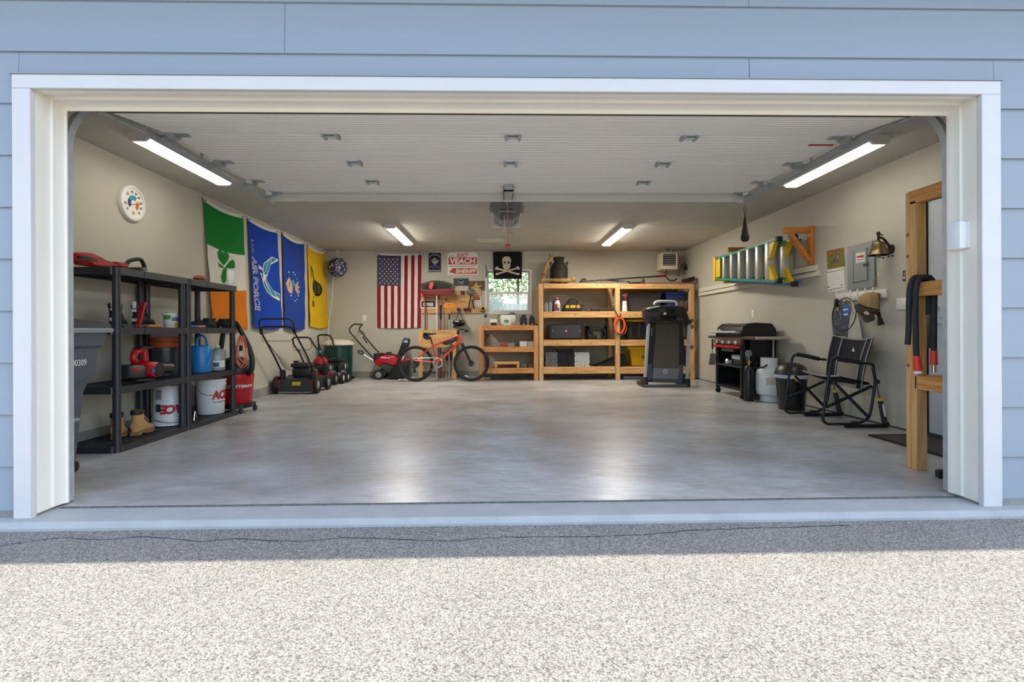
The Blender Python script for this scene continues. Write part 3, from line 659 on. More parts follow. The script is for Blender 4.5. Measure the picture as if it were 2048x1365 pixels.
def at(px, py, z): return onZ(px, py, z)
p = onX(400, 562, X)
g = thing('hand_tool', 'small rounded red-topped object on the top shelf above the joint', 'tool', (X, p.y, zt))
MB().ell((X, p.y-.01, zt+.048), .05, .075, .030).build('red_top', pm('faded_red', '9c4330', .5), g)
MB().ell((X, p.y+.015, zt+.028), .045, .085, .028).build('olive_side', pm('olive', '6b6342', .6), g)
p = onY(461, 571, 3.02); X = p.x
g = thing('spray_can', 'plain white can standing at the end of the top shelf', 'can', (X, p.y, zt))
MB().lathe([(0, 0), (.036, 0), (.038, .004), (.038, .155), (.034, .165), (0, .168)], (X, p.y, zt)).build('body', pm('white_enamel', 'efeee9', .35), g)
MB().lathe([(0, 0), (.006, .001), (0, .002)], (X+.038, p.y+.006, zt+.03), 'x', 8).build('mark', INKP, g)
# third shelf: footwear, tub
def shoe(name, label, loc, rz, L, h, mats, group=None, collar=True, cat='boot', toe=1.0):
    """mats: upper, sole, collar, lace"""
    g = thing(name, label, cat, loc, group); T = TR(loc, rz)
    def ringx(x, w, z0, z1): return [(x, w*cos(a), (z0+z1)/2+(z1-z0)/2*sin(a)) for a in [2*pi*i/14 for i in range(14)]]
    s = L/.29; m = MB(T)
    m.loft([ringx(x*s, w*s, .012, zt_) for x, w, zt_ in ((-.078, .02, .07), (-.07, .036, .1*h/.17), (-.03, .042, .13*h/.17), (.04, .044, .115*h/.17), (.10, .05, .085*toe), (.16, .05, .075*toe), (.195, .036, .06*toe), (.208, .015, .045*toe))])
    if h > .09: m.loft([[(x0*s+rx*s*cos(a), ry*s*sin(a), z) for a in [2*pi*i/16 for i in range(16)]] for z, x0, rx, ry in ((.04, -.02, .055, .04), (h*.6, -.015, .062, .044), (h*.9, -.02, .062, .046), (h, -.022, .064, .048))])
    m.build('upper', mats[0], g)
    so = [(-.085, -.03), (-.05, -.042), (.05, -.042), (.12, -.055), (.18, -.045), (.212, 0), (.18, .045), (.12, .055), (.05, .042), (-.05, .042), (-.085, .03)]
    m = MB(T); m.prism([(x*s, y*s) for x, y in so], 'z', .012, .03); m.prism([(x*s, y*s) for x, y in so[3:8]+[(.06, .05), (.06, -.05)]], 'z', 0, .012); m.prism([(x*s, y*s) for x, y in [(-.085, -.03), (-.02, -.04), (-.02, .04), (-.085, .03)]], 'z', 0, .012)
    m.build('sole', mats[1], g)
    if collar and h > .09:
        m = MB(T); m.loft([[(-.022*s+rx*s*cos(a), ry*s*sin(a), z) for a in [2*pi*i/16 for i in range(16)]] for z, rx, ry in ((h-.035, .062, .046), (h-.03, .068, .052), (h-.004, .07, .053), (h+.004, .064, .047), (h-.012, .054, .038), (h-.05, .05, .034))], False); m.build('collar', mats[2], g)
    m = MB(T)
    for i in range(4): m.tube([((.05+.02*i)*s, -.03*s, (.115-.012*i)*h/.17*.98), ((.06+.02*i)*s, 0, (.132-.012*i)*h/.17), ((.05+.02*i)*s, .03*s, (.115-.012*i)*h/.17*.98)], .004, 5)
    m.tube([(.05*s, 0, .13*h/.17), (.075*s, .02, .165*h/.17), (.09*s, .035, .12*h/.17)], .0035, 5)
    m.build('laces', mats[3], g); return g
TAN = pm('tan_suede', 'c39a62', .85, var=.18, vs=18, bump=.15, bs=80); SOLE = pm('tan_sole', '8a6a48', .7); COL = pm('black_padding', '1d1d20', .6); LACE = pm('tan_lace', 'c8a262', .8)
TAN2 = pm('black_leather', '222326', .5, var=.25, vs=25)
p = at(229, 880, SZ[0]); shoe('work_boot', 'tan work boot half hidden behind the front shelf post', (p.x-.02, p.y+.06, SZ[0]), radians(112), .25, .205, (TAN, SOLE, COL, LACE), 'tan work boots')
p = at(268, 872, SZ[0]); shoe('work_boot', 'tan work boot in full view on the bottom shelf', (p.x, p.y+.06, SZ[0]), radians(96), .26, .205, (TAN, SOLE, COL, LACE), 'tan work boots')
GRYB = pm('grey_rubber', '4b4b4c', .7); WT = pm('white_tag', 'e2e2e2', .6)
p = at(232, 655, SZ[2])
for q, rz, lab in (((232, 655), 112, 'black shoe with pull tabs behind the front post on the third shelf'), ((280, 654), 96, 'black shoe with white patches and pull tabs beside the white tub')):
    p = at(*q, SZ[2]); p.x = -3.18; p = V((p.x, onX(*q, -3.18).y, SZ[2]))
    g = shoe('cycling_shoe', lab, p, radians(rz), .26, .185, (TAN2, GRYB, TAN2, BLK), 'black shoes with pull tabs', True, 'shoe'); T = TR(p, radians(rz))
    MB(T).box(-.085, -.072, -.012, .012, .16, .215).build('pull_tab', WT, g); MB(T).box(.02, .035, -.02, .004, .17, .21).build('tongue_tab', BLK, g)
    MB(T).box(-.080, -.070, -.022, .022, .05, .075).build('white_patch', WT, g); MB(T).box(-.088, -.076, -.014, .014, .13, .152).build('white_patch', WT, g)
p0 = onX(268, 650, -3.15); MB_ = MB().bar((-3.10, p0.y-.03, SZ[2]+.004), (-3.10, p0.y+.05, SZ[2]+.21), .03, .02)
solo('red_strap', MB_, REDP, 'red strap standing upright between the black shoes', 'strap')
a_, b_ = onX(298, 652, -3.06), onX(320, 652, -3.06)
g = thing('hand_trowel', 'trowel with orange handle and steel blade pointing down past the shelf edge', 'trowel', (-3.06, a_.y, SZ[2]))
MB().cyl((-3.06, a_.y-.01, SZ[2]+.012), (-3.06, b_.y, SZ[2]+.012), .012, n=10).build('handle', pm('orange_wood', 'cf8a35', .5), g)
MB().bar((-3.06, a_.y, SZ[2]+.012), (-3.1, a_.y-.10, SZ[2]+.012), .006, .006).add([(-3.10, a_.y-.10, SZ[2]+.02), (-3.08, a_.y-.16, SZ[2]+.004), (-3.10, a_.y-.22, SZ[2]+.004), (-3.12, a_.y-.16, SZ[2]+.004)], [(0, 1, 2, 3)]).build('blade', STEEL, g)
p = onX(342, 654, -3.14)
g = thing('plastic_tub', 'white plastic tub with green and yellow label on the third shelf', 'tub', (-3.14, p.y, SZ[2]))
MB().lathe([(0, 0), (.05, 0), (.053, .004), (.065, .115), (.065, .12)], (-3.14, p.y, SZ[2]), n=28).build('body', PAPER, g)
MB().lathe([(.066, .112), (.07, .113), (.07, .130), (.066, .133), (0, .132)], (-3.14, p.y, SZ[2]), n=28).build('lid', WHT, g)
def band(c, r0, r1, z0, z1, a0, a1, mat, nm, parent, k=8, e=.0012):
    m = MB(); f = lambda r, a, z: (c[0]+(r+e)*cos(radians(a)), c[1]+(r+e)*sin(radians(a)), c[2]+z)
    m.add([f(r0, a0+(a1-a0)*i/k, z0) for i in range(k+1)]+[f(r1, a0+(a1-a0)*i/k, z1) for i in range(k+1)], [(i, i+1, k+2+i, k+1+i) for i in range(k)]); return m.build(nm, mat, parent)
cc_ = (-3.14, p.y, SZ[2])
band(cc_, .061, .065, .075, .112, -115, -60, pm('label_green', '4f9a46', .6), 'green_label', g); band(cc_, .054, .057, .01, .045, -35, 5, pm('label_yellow', 'd9b233', .6), 'yellow_label', g); band(cc_, .059, .063, .06, .095, -52, 5, pm('label_ink', '6a7f9a', .6), 'label_print', g, e=.0016)
for i, q in enumerate(((425, 654), (455, 654))):
    p = onX(*q, -3.13)
    shoe('sneaker', ('black lace-up shoe left of its pair on the third shelf', 'black lace-up shoe right of its pair, under the vacuum hose')[i], (-3.15, p.y-.06, SZ[2]), radians(200-20*i), .27, .10, (TAN2, RUB, TAN2, BLK), 'black lace-up shoes', False, 'shoe', .85)
m = MB()
for i in range(5): m.bar((-3.2+.03*i, 2.35+.05*i, SZ[2]+.012), (-3.12+.02*i, 2.47+.04*i, SZ[2]+.012), .02, .02)
g = thing('tool_bundle', 'flat black tools with blue and pink grips lying beside the black shoes', 'tools', (-3.15, 2.42, SZ[2])); m.build('shafts', BLK, g)
for i, (c_, nm) in enumerate((('4a6aa8', 'blue_grip'), ('c47a84', 'pink_grip'))): MB().cyl((-3.05, 2.32+.12*i, SZ[2]+.012), (-3.04, 2.42+.12*i, SZ[2]+.012), .012, n=8).build(nm, pm(nm, c_, .6), g)
# second shelf: blower, pot with saucers, watering can, jug
X = -3.075; z2 = SZ[1]; c2 = (140, 600, 7.583)
g = thing('leaf_blower', 'red cordless leaf blower with black nozzle on the second shelf', 'leaf blower', (X, onX(285, 760, X).y, z2))
rpr(px_X(cp(c2, [(1040, 980), (1080, 930), (1180, 930), (1260, 960), (1310, 1020), (1310, 1110), (1260, 1170), (1150, 1190), (1060, 1140)]), X, z2+.002), 'x', X-.1, X+.09, .05).build('fan_housing', REDP, g)
rpr(px_X(cp(c2, [(760, 1010), (830, 985), (1000, 990), (1050, 1040), (1050, 1170), (900, 1195), (760, 1190)]), X, z2+.002), 'x', X-.07, X+.07, .02).build('battery', pm('battery_black', '26262c', .4), g)
rpr(px_X(cp(c2, [(810, 1045), (900, 1045), (900, 1090), (810, 1090)]), X, z2+.002), 'x', X+.069, X+.073, .001).build('battery_label', REDP, g)
hl = [onX(*q, X) for q in cp(c2, [(990, 940), (960, 890), (990, 800), (1060, 755), (1110, 745), (1130, 800), (1140, 940)])]
MB().tube(smooth(hl, 4), .026, 10).build('handle', REDP, g)
rpr(px_X(cp(c2, [(985, 745), (1060, 705), (1215, 705), (1220, 740), (1120, 745), (1030, 765)]), X, z2+.002), 'x', X-.028, X+.028, .01).build('handle_grip', BLK, g)
a_, b_ = onX(*cp(c2, [(1290, 1030)])[0], X), onX(*cp(c2, [(1500, 1030)])[0], X)
MB().cyl(a_, b_, .052, .05, 20).build('nozzle', BLK, g)
MB().lathe([(.06, 0), (.06, .006), (0, .006)], (X+.088, onX(*cp(c2, [(1190, 1060)])[0], X).y, onX(*cp(c2, [(1190, 1060)])[0], X).z), 'x', 18).build('intake_grille', BLK, g)
rpr(px_X(cp(c2, [(1065, 1050), (1140, 1050), (1140, 1110), (1065, 1110)]), X, z2+.002), 'x', X+.09, X+.093, .001).build('logo_plate', pm('logo_blue', '3a4f9c', .5), g)
rpr(px_X(cp(c2, [(880, 1205), (1040, 1190), (1160, 1190), (1200, 1225), (1100, 1240), (900, 1240)]), X, z2+.002), 'x', X-.06, X+.06, .006).build('feet', BLK, g)
p = onX(331, 748, -3.245)
g = thing('nursery_pot', 'black nursery pot behind the leaf blower', 'pot', (-3.245, p.y, z2)); pc = (-3.245, p.y-.01, z2)
MB().lathe([(0, 0), (.10, 0), (.105, .005), (.118, .235), (.122, .236), (.122, .262), (.116, .262), (.112, .25), (0, .245)], pc, n=36).build('body', pm('pot_black', '2e3238', .35), g)
for i in range(2):
    m = MB().lathe([(0, 0), (.105, 0), (.12, .034), (.124, .036), (.124, .044), (.12, .046), (.10, .02), (0, .016)], (pc[0], pc[1], z2+.264+.047*i), n=36)
    solo('plant_saucer', m, pm('terracotta', 'b0532c', .65, var=.12, vs=10), ('lower terracotta plant saucer stacked on the black pot', 'upper terracotta plant saucer on the stack over the black pot')[i], 'saucer', group='terracotta saucers')
p = onX(402, 748, -3.16); wc = (-3.16, p.y, z2)
BLU = pm('blue_plastic', '2c86cf', .35, var=.08, vs=10)
g = thing('watering_can', 'blue plastic watering can with arched handle', 'watering can', wc)
MB().lathe([(0, 0), (.088, 0), (.09, .005), (.094, .255), (.09, .262), (.05, .27), (.03, .26)], wc, n=28).build('body', BLU, g)
MB().tube(smooth([(wc[0], wc[1]-.07, z2+.25), (wc[0], wc[1]-.06, z2+.33), (wc[0], wc[1]+.02, z2+.37), (wc[0], wc[1]+.09, z2+.33), (wc[0], wc[1]+.11, z2+.24)], 5), .012, 8).build('handle', BLU, g)
MB().tube(smooth([(wc[0]+.08, wc[1]-.03, z2+.05), (wc[0]+.095, wc[1]-.01, z2+.14), (wc[0]+.09, wc[1]+.02, z2+.23)], 4), [.016]*4+[.012]*5, 10).build('spout', BLU, g)
p = onX(435, 744, -3.12); jc = (-3.12, p.y, z2)
CLEAR = pm('translucent_plastic', 'cfd6d8', .25, trans=.55, var=.05)
g = thing('water_jug', 'clear plastic gallon jug next to the blue watering can', 'jug', jc)
MB().lathe([(0, 0), (.07, 0), (.076, .008), (.076, .15), (.07, .18), (.045, .215), (.022, .235), (.02, .25)], jc, n=20).build('body', CLEAR, g)
MB().lathe([(.022, .245), (.022, .262), (0, .262)], jc, n=16).build('cap', PAPER, g)
MB().tube(smooth([(jc[0]+.03, jc[1]+.035, z2+.215), (jc[0]+.055, jc[1]+.055, z2+.2), (jc[0]+.066, jc[1]+.062, z2+.14)], 4), .012, 8).build('handle', CLEAR, g)
band(jc, .076, .076, .035, .105, -95, -5, PAPER, 'label', g); band(jc, .0765, .0765, .04, .085, -93, -50, pm('label_blue', '33578f', .5), 'label_print', g)
# orange cord hanging on the end post
X = -2.975; c5 = (320, 600, 5.69); m = MB()
for i in range(7):
    dx = (-1)**i*9*(i//2); sq = 1-.10*(i % 4); pts = [(925+(t[0]-925)*sq+dx, 412+(t[1]-412)*(1-.035*((i*3) % 7))) for t in ((925, 412), (885, 500), (858, 620), (880, 720), (925, 775), (972, 755), (985, 670), (972, 560), (945, 460))]
    m.tube(smooth([onY(*q, 3.135-.005*i) for q in cp(c5, pts)], 4, True), .0042, 6, True)
g = thing('extension_cord', 'coiled orange extension cord hanging from the end shelf post', 'cord', onY(487, 740, 3.12)); m.build('coil', pm('orange_cord', 'e07a5c', .5), g)
q = onY(481, 697, 3.10); RB(q.x-.015, q.x+.015, 3.095, 3.12, q.z-.03, q.z+.03, .005).build('plug', BLK, g)
# buckets on the bottom shelf
def bucket(px, py, X, z, label, flip, sy):
    p = onX(px, py, X); c_ = (X, p.y, z); g = thing('bucket', label, 'bucket', c_, 'white five-gallon buckets')
    pf = [(0, 0), (.122, 0), (.125, .004), (.136, .30), (.144, .302), (.144, .312), (.138, .314), (.138, .335), (.146, .337), (.146, .36), (.14, .362), (.136, .35), (0, .345)]
    if flip: pf = [(r, .362-h) for r, h in pf][::-1]
    MB().lathe(pf, c_, n=36).build('body', pm('bucket_white', 'dfe2e4', .4, var=.05, vs=6), g); return g, c_
g, c_ = bucket(339, 838, -3.215, SZ[0], 'upturned white bucket with red lettering behind the shelf posts', True, 1)
REDL = pm('red_lettering', 'b3202a', .5)
def curved_text(st, c_, rad, ang, z, w, h, mat, parent, bold=.03, flip=False, shear=0):
    f = lambda p: V((c_[0]+(rad+.0015)*cos(radians(ang)+(-1 if flip else 1)*p.x/rad), c_[1]+(rad+.0015)*sin(radians(ang)+(-1 if flip else 1)*p.x/rad), c_[2]+z+(-1 if flip else 1)*p.y))
    return text(st, w, h, mat, parent, M.Identity(4), bold, shear, warp=f, cuts=1)
curved_text('ACE', c_, .1375, -48, .15, .20, .085, REDL, g, .06, True, .2)
band(c_, .1285, .1255, .24, .33, -112, -86, GREYP, 'print_panel', g); band(c_, .133, .13, .13, .2, -110, -88, INKP, 'warning_print', g)
MB().tube([(c_[0]+.15*cos(a), c_[1]+.15*sin(a), SZ[0]+.05+.02*sin(a*2)) for a in [radians(-110+10*i) for i in range(15)]], .003, 6).build('wire_handle', STEEL, g)
g, c_ = bucket(422, 828, -3.175, SZ[0], 'white bucket with red hardware store lettering in front of the red vacuum', False, 1)
curved_text('ACE', c_, .1335, -18, .20, .19, .095, REDL, g, .06, False, .1); curved_text('The helpful place', c_, .1305, -18, .125, .17, .02, INKP, g, .02)
MB().tube([(c_[0]+.147*cos(a), c_[1]+.147*sin(a), SZ[0]+.30-.10*sin(radians(180)*(i/14))) for i, a in enumerate([radians(-130+10*i) for i in range(15)])], .003, 6).build('wire_handle', STEEL, g)
p = onX(390, 832, -3.08); g = thing('carabiner', 'small bent metal clip between the two white buckets', 'clip', (-3.08, p.y, SZ[0]))
MB().tube(smooth([(-3.08, p.y-.02, SZ[0]+.004), (-3.08, p.y, SZ[0]+.09), (-3.08, p.y+.02, SZ[0]+.06), (-3.08, p.y+.03, SZ[0]+.004)], 4), .004, 6).build('wire', CHROME, g)
# ================================================================ shop vacuum
VR = pm('vacuum_red', 'b4101f', .35); X = -3.2; vc = V((-3.12, 3.30, 0))
g = thing('shop_vacuum', 'red shop vacuum with black hose standing behind the shelves', 'vacuum', vc)
MB().lathe([(0, .07), (.15, .07), (.165, .09), (.185, .38), (.19, .40), (.19, .43), (.17, .44), (0, .44)], vc, n=32).build('drum', VR, g)
MB().lathe([(.175, .44), (.18, .46), (.17, .53), (.12, .60), (.05, .62), (0, .62)], vc, n=28).build('motor_head', BLK, g)
MB().lathe([(.16, .05), (.185, .06), (.185, .10), (.155, .11)], vc, n=28).build('base_ring', BLK, g)
for a in (-50, 40, 130, 220):
    q = vc+V((.20*cos(radians(a)), .20*sin(radians(a)), 0)); w = MB().bar(vc+V((.13*cos(radians(a)), .13*sin(radians(a)), .09)), q+V((0, 0, .075)), .06, .04); w.cyl(q+V((-.015, 0, .028)), q+V((.015, 0, .028)), .028, n=14).cyl(q+V((0, 0, .03)), q+V((0, 0, .09)), .01, n=8); w.build('caster', DARK, g)
curved_text('CRAFTSMAN', vc, .184, -50, .30, .29, .032, WHT, g, .03)
hs = [onY(*q, (3.42, 3.42, 3.4, 3.3, 3.22, 3.2, 3.2, 3.2, 3.21, 3.24, 3.28)[i]) for i, q in enumerate(cp(c5, [(690, 600), (715, 400), (740, 290), (800, 240), (880, 290), (960, 430), (1020, 560), (1050, 700), (1040, 800), (1000, 845), (930, 830)]))]
MB().tube(smooth(hs, 6), .028, 12).build('hose', pm('hose_black', '1a1a1c', .4, bump=.5, bs=1, stretch=(60, 60, 60)), g)
# ================================================================ wheeled rubbish cart
CT = pm('cart_grey', '5c6066', .6, var=.25, vs=90, bump=.15, bs=60)
g = thing('wheeled_cart', 'grey wheeled rubbish cart with white number at the left jamb', 'rubbish cart', (-3.1, .75, 0))
def rr_(x0, x1, y0, y1, z, r=.05):
    o = []
    for cx, cy, a0 in ((x1-r, y1-r, 0), (x0+r, y1-r, 90), (x0+r, y0+r, 180), (x1-r, y0+r, 270)):
        for i in range(5): a = radians(a0+22.5*i); o.append((cx+r*cos(a), cy+r*sin(a), z))
    return o
MB().loft([rr_(-3.30, -2.93, .62, .84, .03), rr_(-3.33, -2.92, .60, .86, .05), rr_(-3.36, -2.90, .58, .90, .50), rr_(-3.37, -2.885, .57, .91, .56), rr_(-3.39, -2.85, .56, .94, .62), rr_(-3.40, -2.84, .55, .95, .80), rr_(-3.42, -2.815, .54, .97, .82), rr_(-3.43, -2.80, .53, .98, .905)]).build('body', CT, g)
MB().loft([rr_(-2.95, -2.888, .64, .71, .06, .015), rr_(-2.95, -2.872, .62, .70, .45, .015), rr_(-2.95, -2.895, .63, .69, .49, .015)]).build('front_rib', CT, g)
MB().loft([rr_(-3.44, -2.775, .50, 1.0, .905), rr_(-3.44, -2.77, .495, 1.005, .925), rr_(-3.44, -2.78, .50, 1.0, .935)]).build('rim', pm('cart_rim', '8a8d90', .55), g)
MB().loft([rr_(-3.44, -2.785, .51, 1.0, .936), rr_(-3.44, -2.79, .52, .99, .965), rr_(-3.41, -2.87, .56, .96, .985), rr_(-3.36, -2.98, .60, .92, 1.0)]).build('lid', pm('cart_lid', '3b3c3d', .6), g)
q = onX(159, 726, -2.84); text('00309', .115, .04, WHT, g, facing((-2.8405, q.y, q.z), (1, 0, 0)), .012)
MB().cyl((-2.905, .56, .34), (-2.88, .80, .34), .014, n=10).build('catch_bar', GREYP, g)
for x in (-3.28, -2.95): MB().cyl((x-.02, .80, .035), (x+.05, .80, .035), .035, n=16).build('wheel', RUB, g)
# ================================================================ green bin
GB = pm('dark_green_metal', '16423f', .3, .2, var=.1, vs=5); bc = V((-3.10, 6.98, 0))
g = thing('round_bin', 'dark green round bin with a cream lid in the back corner', 'bin', bc)
MB().lathe([(0, .0), (.235, 0), (.24, .01), (.243, .15), (.249, .155), (.243, .16), (.245, .21), (.251, .215), (.245, .22), (.255, .66), (0, .66)], bc, n=40).build('body', GB, g)
MB().lathe([(.25, .64), (.285, .645), (.288, .665), (.26, .70), (.18, .735), (.08, .75), (0, .752)], bc, n=40).build('lid', pm('cream_lid', 'cfc6b4', .55), g)
B(bc.x+.22, bc.x+.30, bc.y-.06, bc.y-.0, .03, .07).build('pedal', BLK, g)
# ================================================================ hanging ball with cord
bc = onY(675, 535, 7.2); g = thing('hanging_ball', 'round blue, black and cream ball hanging from the ceiling corner', 'ball', bc)
BALL, n, l, b, tc = node_mat('patchwork_ball')
vz = n.new('ShaderNodeTexNoise'); vz.inputs['Scale'].default_value = 9; vz.inputs['Distortion'].default_value = 4.0; vz.inputs['Detail'].default_value = 1; l.new(tc.outputs['Object'], vz.inputs[0])
r_ = ramp(n, l, vz.outputs[0], (.36, '15161c'), (.44, '3a4a8a'), (.5, '15161c'), (.55, '6f7fb0'), (.6, 'd6cfb8')); n[r_.node.name].color_ramp.interpolation = 'CONSTANT'; l.new(r_, b.inputs['Base Color'])
m = MB().ell(bc, .175, .175, .175, 28, 18)
for k_, q in enumerate(m.v): m.v[k_] = bc+(q-bc)*(1+.06*sin(k_*2.3)+.04*sin(k_*7.1))
m.build('ball', BALL, g)
MB().tube([bc+V((-.02, 0, .16)), bc+V((-.01, 0, .30)), V((bc.x, bc.y, H)), bc+V((.02, 0, .30)), bc+V((.03, 0, .16))], .005, 6).build('hanging_loop', PAPER, g)
MB().tube(smooth([onY(667, 553, 7.2), onY(664, 600, 7.2), onY(658, 642, 7.2), onY(657, 668, 7.2), onY(657, 688, 7.2)], 4), .005, 6).build('cord', PAPER, g)
for q in ((658, 643), (657, 668)): MB().ell(onY(*q, 7.2), .012, .012, .015, 8, 6).build('bead', PAPER, g)
def pquad(crop, polys, mat, g, nm, Yp=D-.0068):
    for poly in polys: MB().add([V((a, Yp, b)) for a, b in px_Y(cp(crop, poly), Yp)], [tuple(range(len(poly)))]).build(nm, mat, g)
# ================================================================ mowers against the left wall
def mower(loc, label, W, deck_m, eng_m, hub_m, wr, hz, hy, flap, dome=None, L=.55, bail=None, spacer=.07):
    g = thing('lawn_mower', label, 'lawn mower', loc, 'lawn mowers by the left wall'); T = M.Translation(V(loc)); w = W/2
    m = MB(T); m.loft([[(-w+i_, y, z) for y, z in ((.06, .07), (.03, .13), (.06, .19), (.16, .22), (L-.1, .22), (L, .16), (L+.02, .07))] for i_ in (.03, .05, W-.05, W-.03)]); m.build('deck', deck_m, g)
    if flap:
        MB(T).add([(-w+.05, .0, .03), (w-.05, .0, .03), (w-.05, .03, .205), (-w+.05, .03, .205), (-w+.05, .008, .03), (w-.05, .008, .03), (w-.05, .038, .205), (-w+.05, .038, .205)], [(0, 1, 2, 3), (4, 7, 6, 5), (0, 4, 5, 1), (2, 6, 7, 3), (0, 3, 7, 4), (1, 5, 6, 2)]).build('rear_flap', DARK, g)
        MB(T).add([(-.05, .0125, .12), (.07, .0125, .12), (.07, .0215, .172), (-.05, .0215, .172)], [(0, 1, 2, 3)]).build('warning_label', pm('warning_yellow', 'd9b72a', .5), g)
        B(-w+.06, w-.06, -.012, .0, .012, .03, T=T).build('skid_bar', STEEL, g)
    for sx in (-1, 1):
        for y, r in ((.08, wr), (L, wr*.92)):
            x = sx*(w-.01); wl_ = MB(T).lathe([(r*.6, -.022), (r*.92, -.026), (r, -.018), (r, .018), (r*.92, .026), (r*.6, .022), (r*.6, -.022)], (x, y, r), 'x', 22); ob = wl_.build('wheel', RUB, g)
            MB(T).lathe([(r*.62, -.018), (r*.5, .014), (r*.25, .02), (0, .03)] if sx > 0 else [(r*.62, .018), (r*.5, -.014), (r*.25, -.02), (0, -.03)], (x, y, r), 'x', 18).build('hub', hub_m, ob)
    RB(-.13, .14, .2, .48, .22, .36, .03, T=T).build('engine_block', eng_m, g)
    if dome: MB(T).lathe([(.115, .36), (.115, .40), (.10, .44), (.06, .465), (0, .47)], (0, .32, 0), n=20).build('engine_cover', dome, g)
    else: RB(-.15, .13, .19, .46, .36, .43, .03, T=T).build('engine_cover', eng_m, g); MB(T).lathe([(.03, .43), (.035, .46), (0, .46)], (-.1, .3, 0), n=12).build('fuel_cap', BLK, g)
    RB(.14, .2, .24, .38, .24, .33, .015, T=T).build('muffler', STEEL, g)
    for sx in (-1, 1): RB(sx*(w-.08)-.03, sx*(w-.08)+.03, .06, .16, .16, .34, .015, T=T).build('handle_bracket', BLK, g)
    wi = w-.07; pts = [(-wi, .11, .30), (-wi, -.15, .55), (-wi+.01, hy+.08, hz-.10), (-wi+.03, hy+.01, hz-.02), (-wi+.07, hy, hz), (wi-.07, hy, hz), (wi-.03, hy+.01, hz-.02), (wi-.01, hy+.08, hz-.10), (wi, -.15, .55), (wi, .11, .30)]
    MB(T).tube(pts, .013, 10).build('handle', pm('handle_black', '121214', .4), g)
    if bail: MB(T).tube([(-wi, hy+.06, hz-.10), (-wi+.01, hy-.02, hz+bail-.03), (-wi+.05, hy-.03, hz+bail), (wi-.05, hy-.03, hz+bail), (wi-.01, hy-.02, hz+bail-.03), (wi, hy+.06, hz-.10)], .011, 8).build('control_bail', MATS['handle_black'], g)
    MB(T).tube([(-wi-.005, hy+.11, hz-.14), (-wi+.02, hy+.05, hz-.19), (wi-.06, hy+.05, hz-.19), (wi-.02, hy+.05, hz-.14), (wi-.02, hy, hz-.0)], .004, 6).build('wire_bail', BLK, g)
    MB(T).tube(smooth([(-wi+.02, hy+.10, hz-.15), (-wi+.03, -.1, .55), (-wi+.06, .1, .36), (-.05, .25, .33)], 4), .005, 6).build('cable', BLK, g)
    return g
MBLK = pm('mower_black', '2a2a2d', .45, var=.15, vs=12); MRED = pm('mower_red', 'a8151c', .35, var=.1, vs=10)
g = mower((-3.09, 4.92, 0), 'black push mower with a yellow warning label on its rear flap', .60, MBLK, MBLK, GREYP, .125, .965, -.62, True, bail=.10)
for sx in (-1, 1): B(-3.09+sx*.235-.012, -3.09+sx*.235+.012, 4.925, 4.94, .09, .2).build('red_side_plate', MRED, g)
g = mower((-3.12, 5.76, 0), 'red push mower standing between the black mower and the green bin', .46, MRED, MBLK, GREYP, .11, .81, -.52, False, dome=MRED, L=.40)
MB().lathe([(.024, -.03), (.024, .03), (0, .03)], (-3.12+.16, 5.55, .58), 'x', 10).build('blue_tie', pm('blue_tape', '5f86b8', .6), g)
g = mower((-3.02, 6.25, 0), 'grey-decked push mower with white wheels tucked beside the green bin', .40, pm('mower_grey', '7e858a', .45), MBLK, pm('white_hub', 'd8d6cc', .5), .10, .84, -.30, False, L=.36)
# ================================================================ snow blower (seen from its side)
Y = 7.02; cS = (690, 640, 9.747)
g = thing('snow_blower', 'red and black snow blower parked against the back wall', 'snow blower', onY(757, 759, Y))
f = lambda pts: px_Y(cp(cS, pts), Y)
rpr(f([(560, 820), (680, 700), (760, 690), (900, 690), (1010, 730), (1030, 800), (1010, 880), (960, 905), (840, 860), (720, 840), (640, 910), (560, 850)]), 'y', Y, Y+.32, .05).build('shroud', REDP, g)
rpr(f([(720, 845), (840, 865), (960, 910), (900, 1000), (860, 1050), (780, 1010), (665, 905)]), 'y', Y+.005, Y+.31, .02).build('side_panel', DARK, g)
rpr(f([(545, 660), (690, 655), (680, 710), (600, 800), (550, 830)]), 'y', Y+.03, Y+.28, .02).build('engine', BLK, g)
rpr(f([(690, 665), (780, 670), (785, 640), (850, 635), (860, 665), (1000, 695), (1000, 720), (700, 695)]), 'y', Y+.06, Y+.26, .015).build('top_cover', BLK, g)
rpr(f([(980, 900), (1060, 860), (1230, 780), (1245, 820), (1210, 960), (1150, 1140), (1010, 1150), (880, 1130), (880, 1050), (930, 960)]), 'y', Y-.05, Y+.40, .02).build('auger_housing', BLK, g)
rpr(f([(1090, 800), (1180, 750), (1245, 790), (1225, 810), (1100, 850)]), 'y', Y-.04, Y+.38, .01).build('auger_lip', REDP, g)
rpr(f([(1000, 690), (1060, 520), (1110, 380), (1140, 352), (1215, 365), (1235, 400), (1220, 480), (1180, 600), (1090, 720)]), 'y', Y+.09, Y+.26, .03).build('discharge_chute', BLK, g)
MB().add([V((a, Y+.088, b)) for a, b in f([(1125, 415), (1150, 400), (1205, 410), (1205, 450), (1130, 445)])], [(0, 1, 2, 3, 4)]).build('chute_decal', pm('decal_blue', '9fb4d8', .5), g)
for yy in (Y-.04, Y+.33):
    c_ = onY(*cp(cS, [(665, 1075)])[0], Y); w_ = MB().lathe([(.055, -.02), (.085, -.026), (.093, -.02), (.093, .02), (.085, .026), (.055, .02), (.055, -.02)], (c_.x, yy, .093), 'y', 22); o_ = w_.build('wheel', RUB, g)
    MB().lathe([(.058, -.016), (.03, -.02), (.012, -.03), (0, -.03)], (c_.x, yy, .093), 'y', 18).build('hub', GREYP, o_)
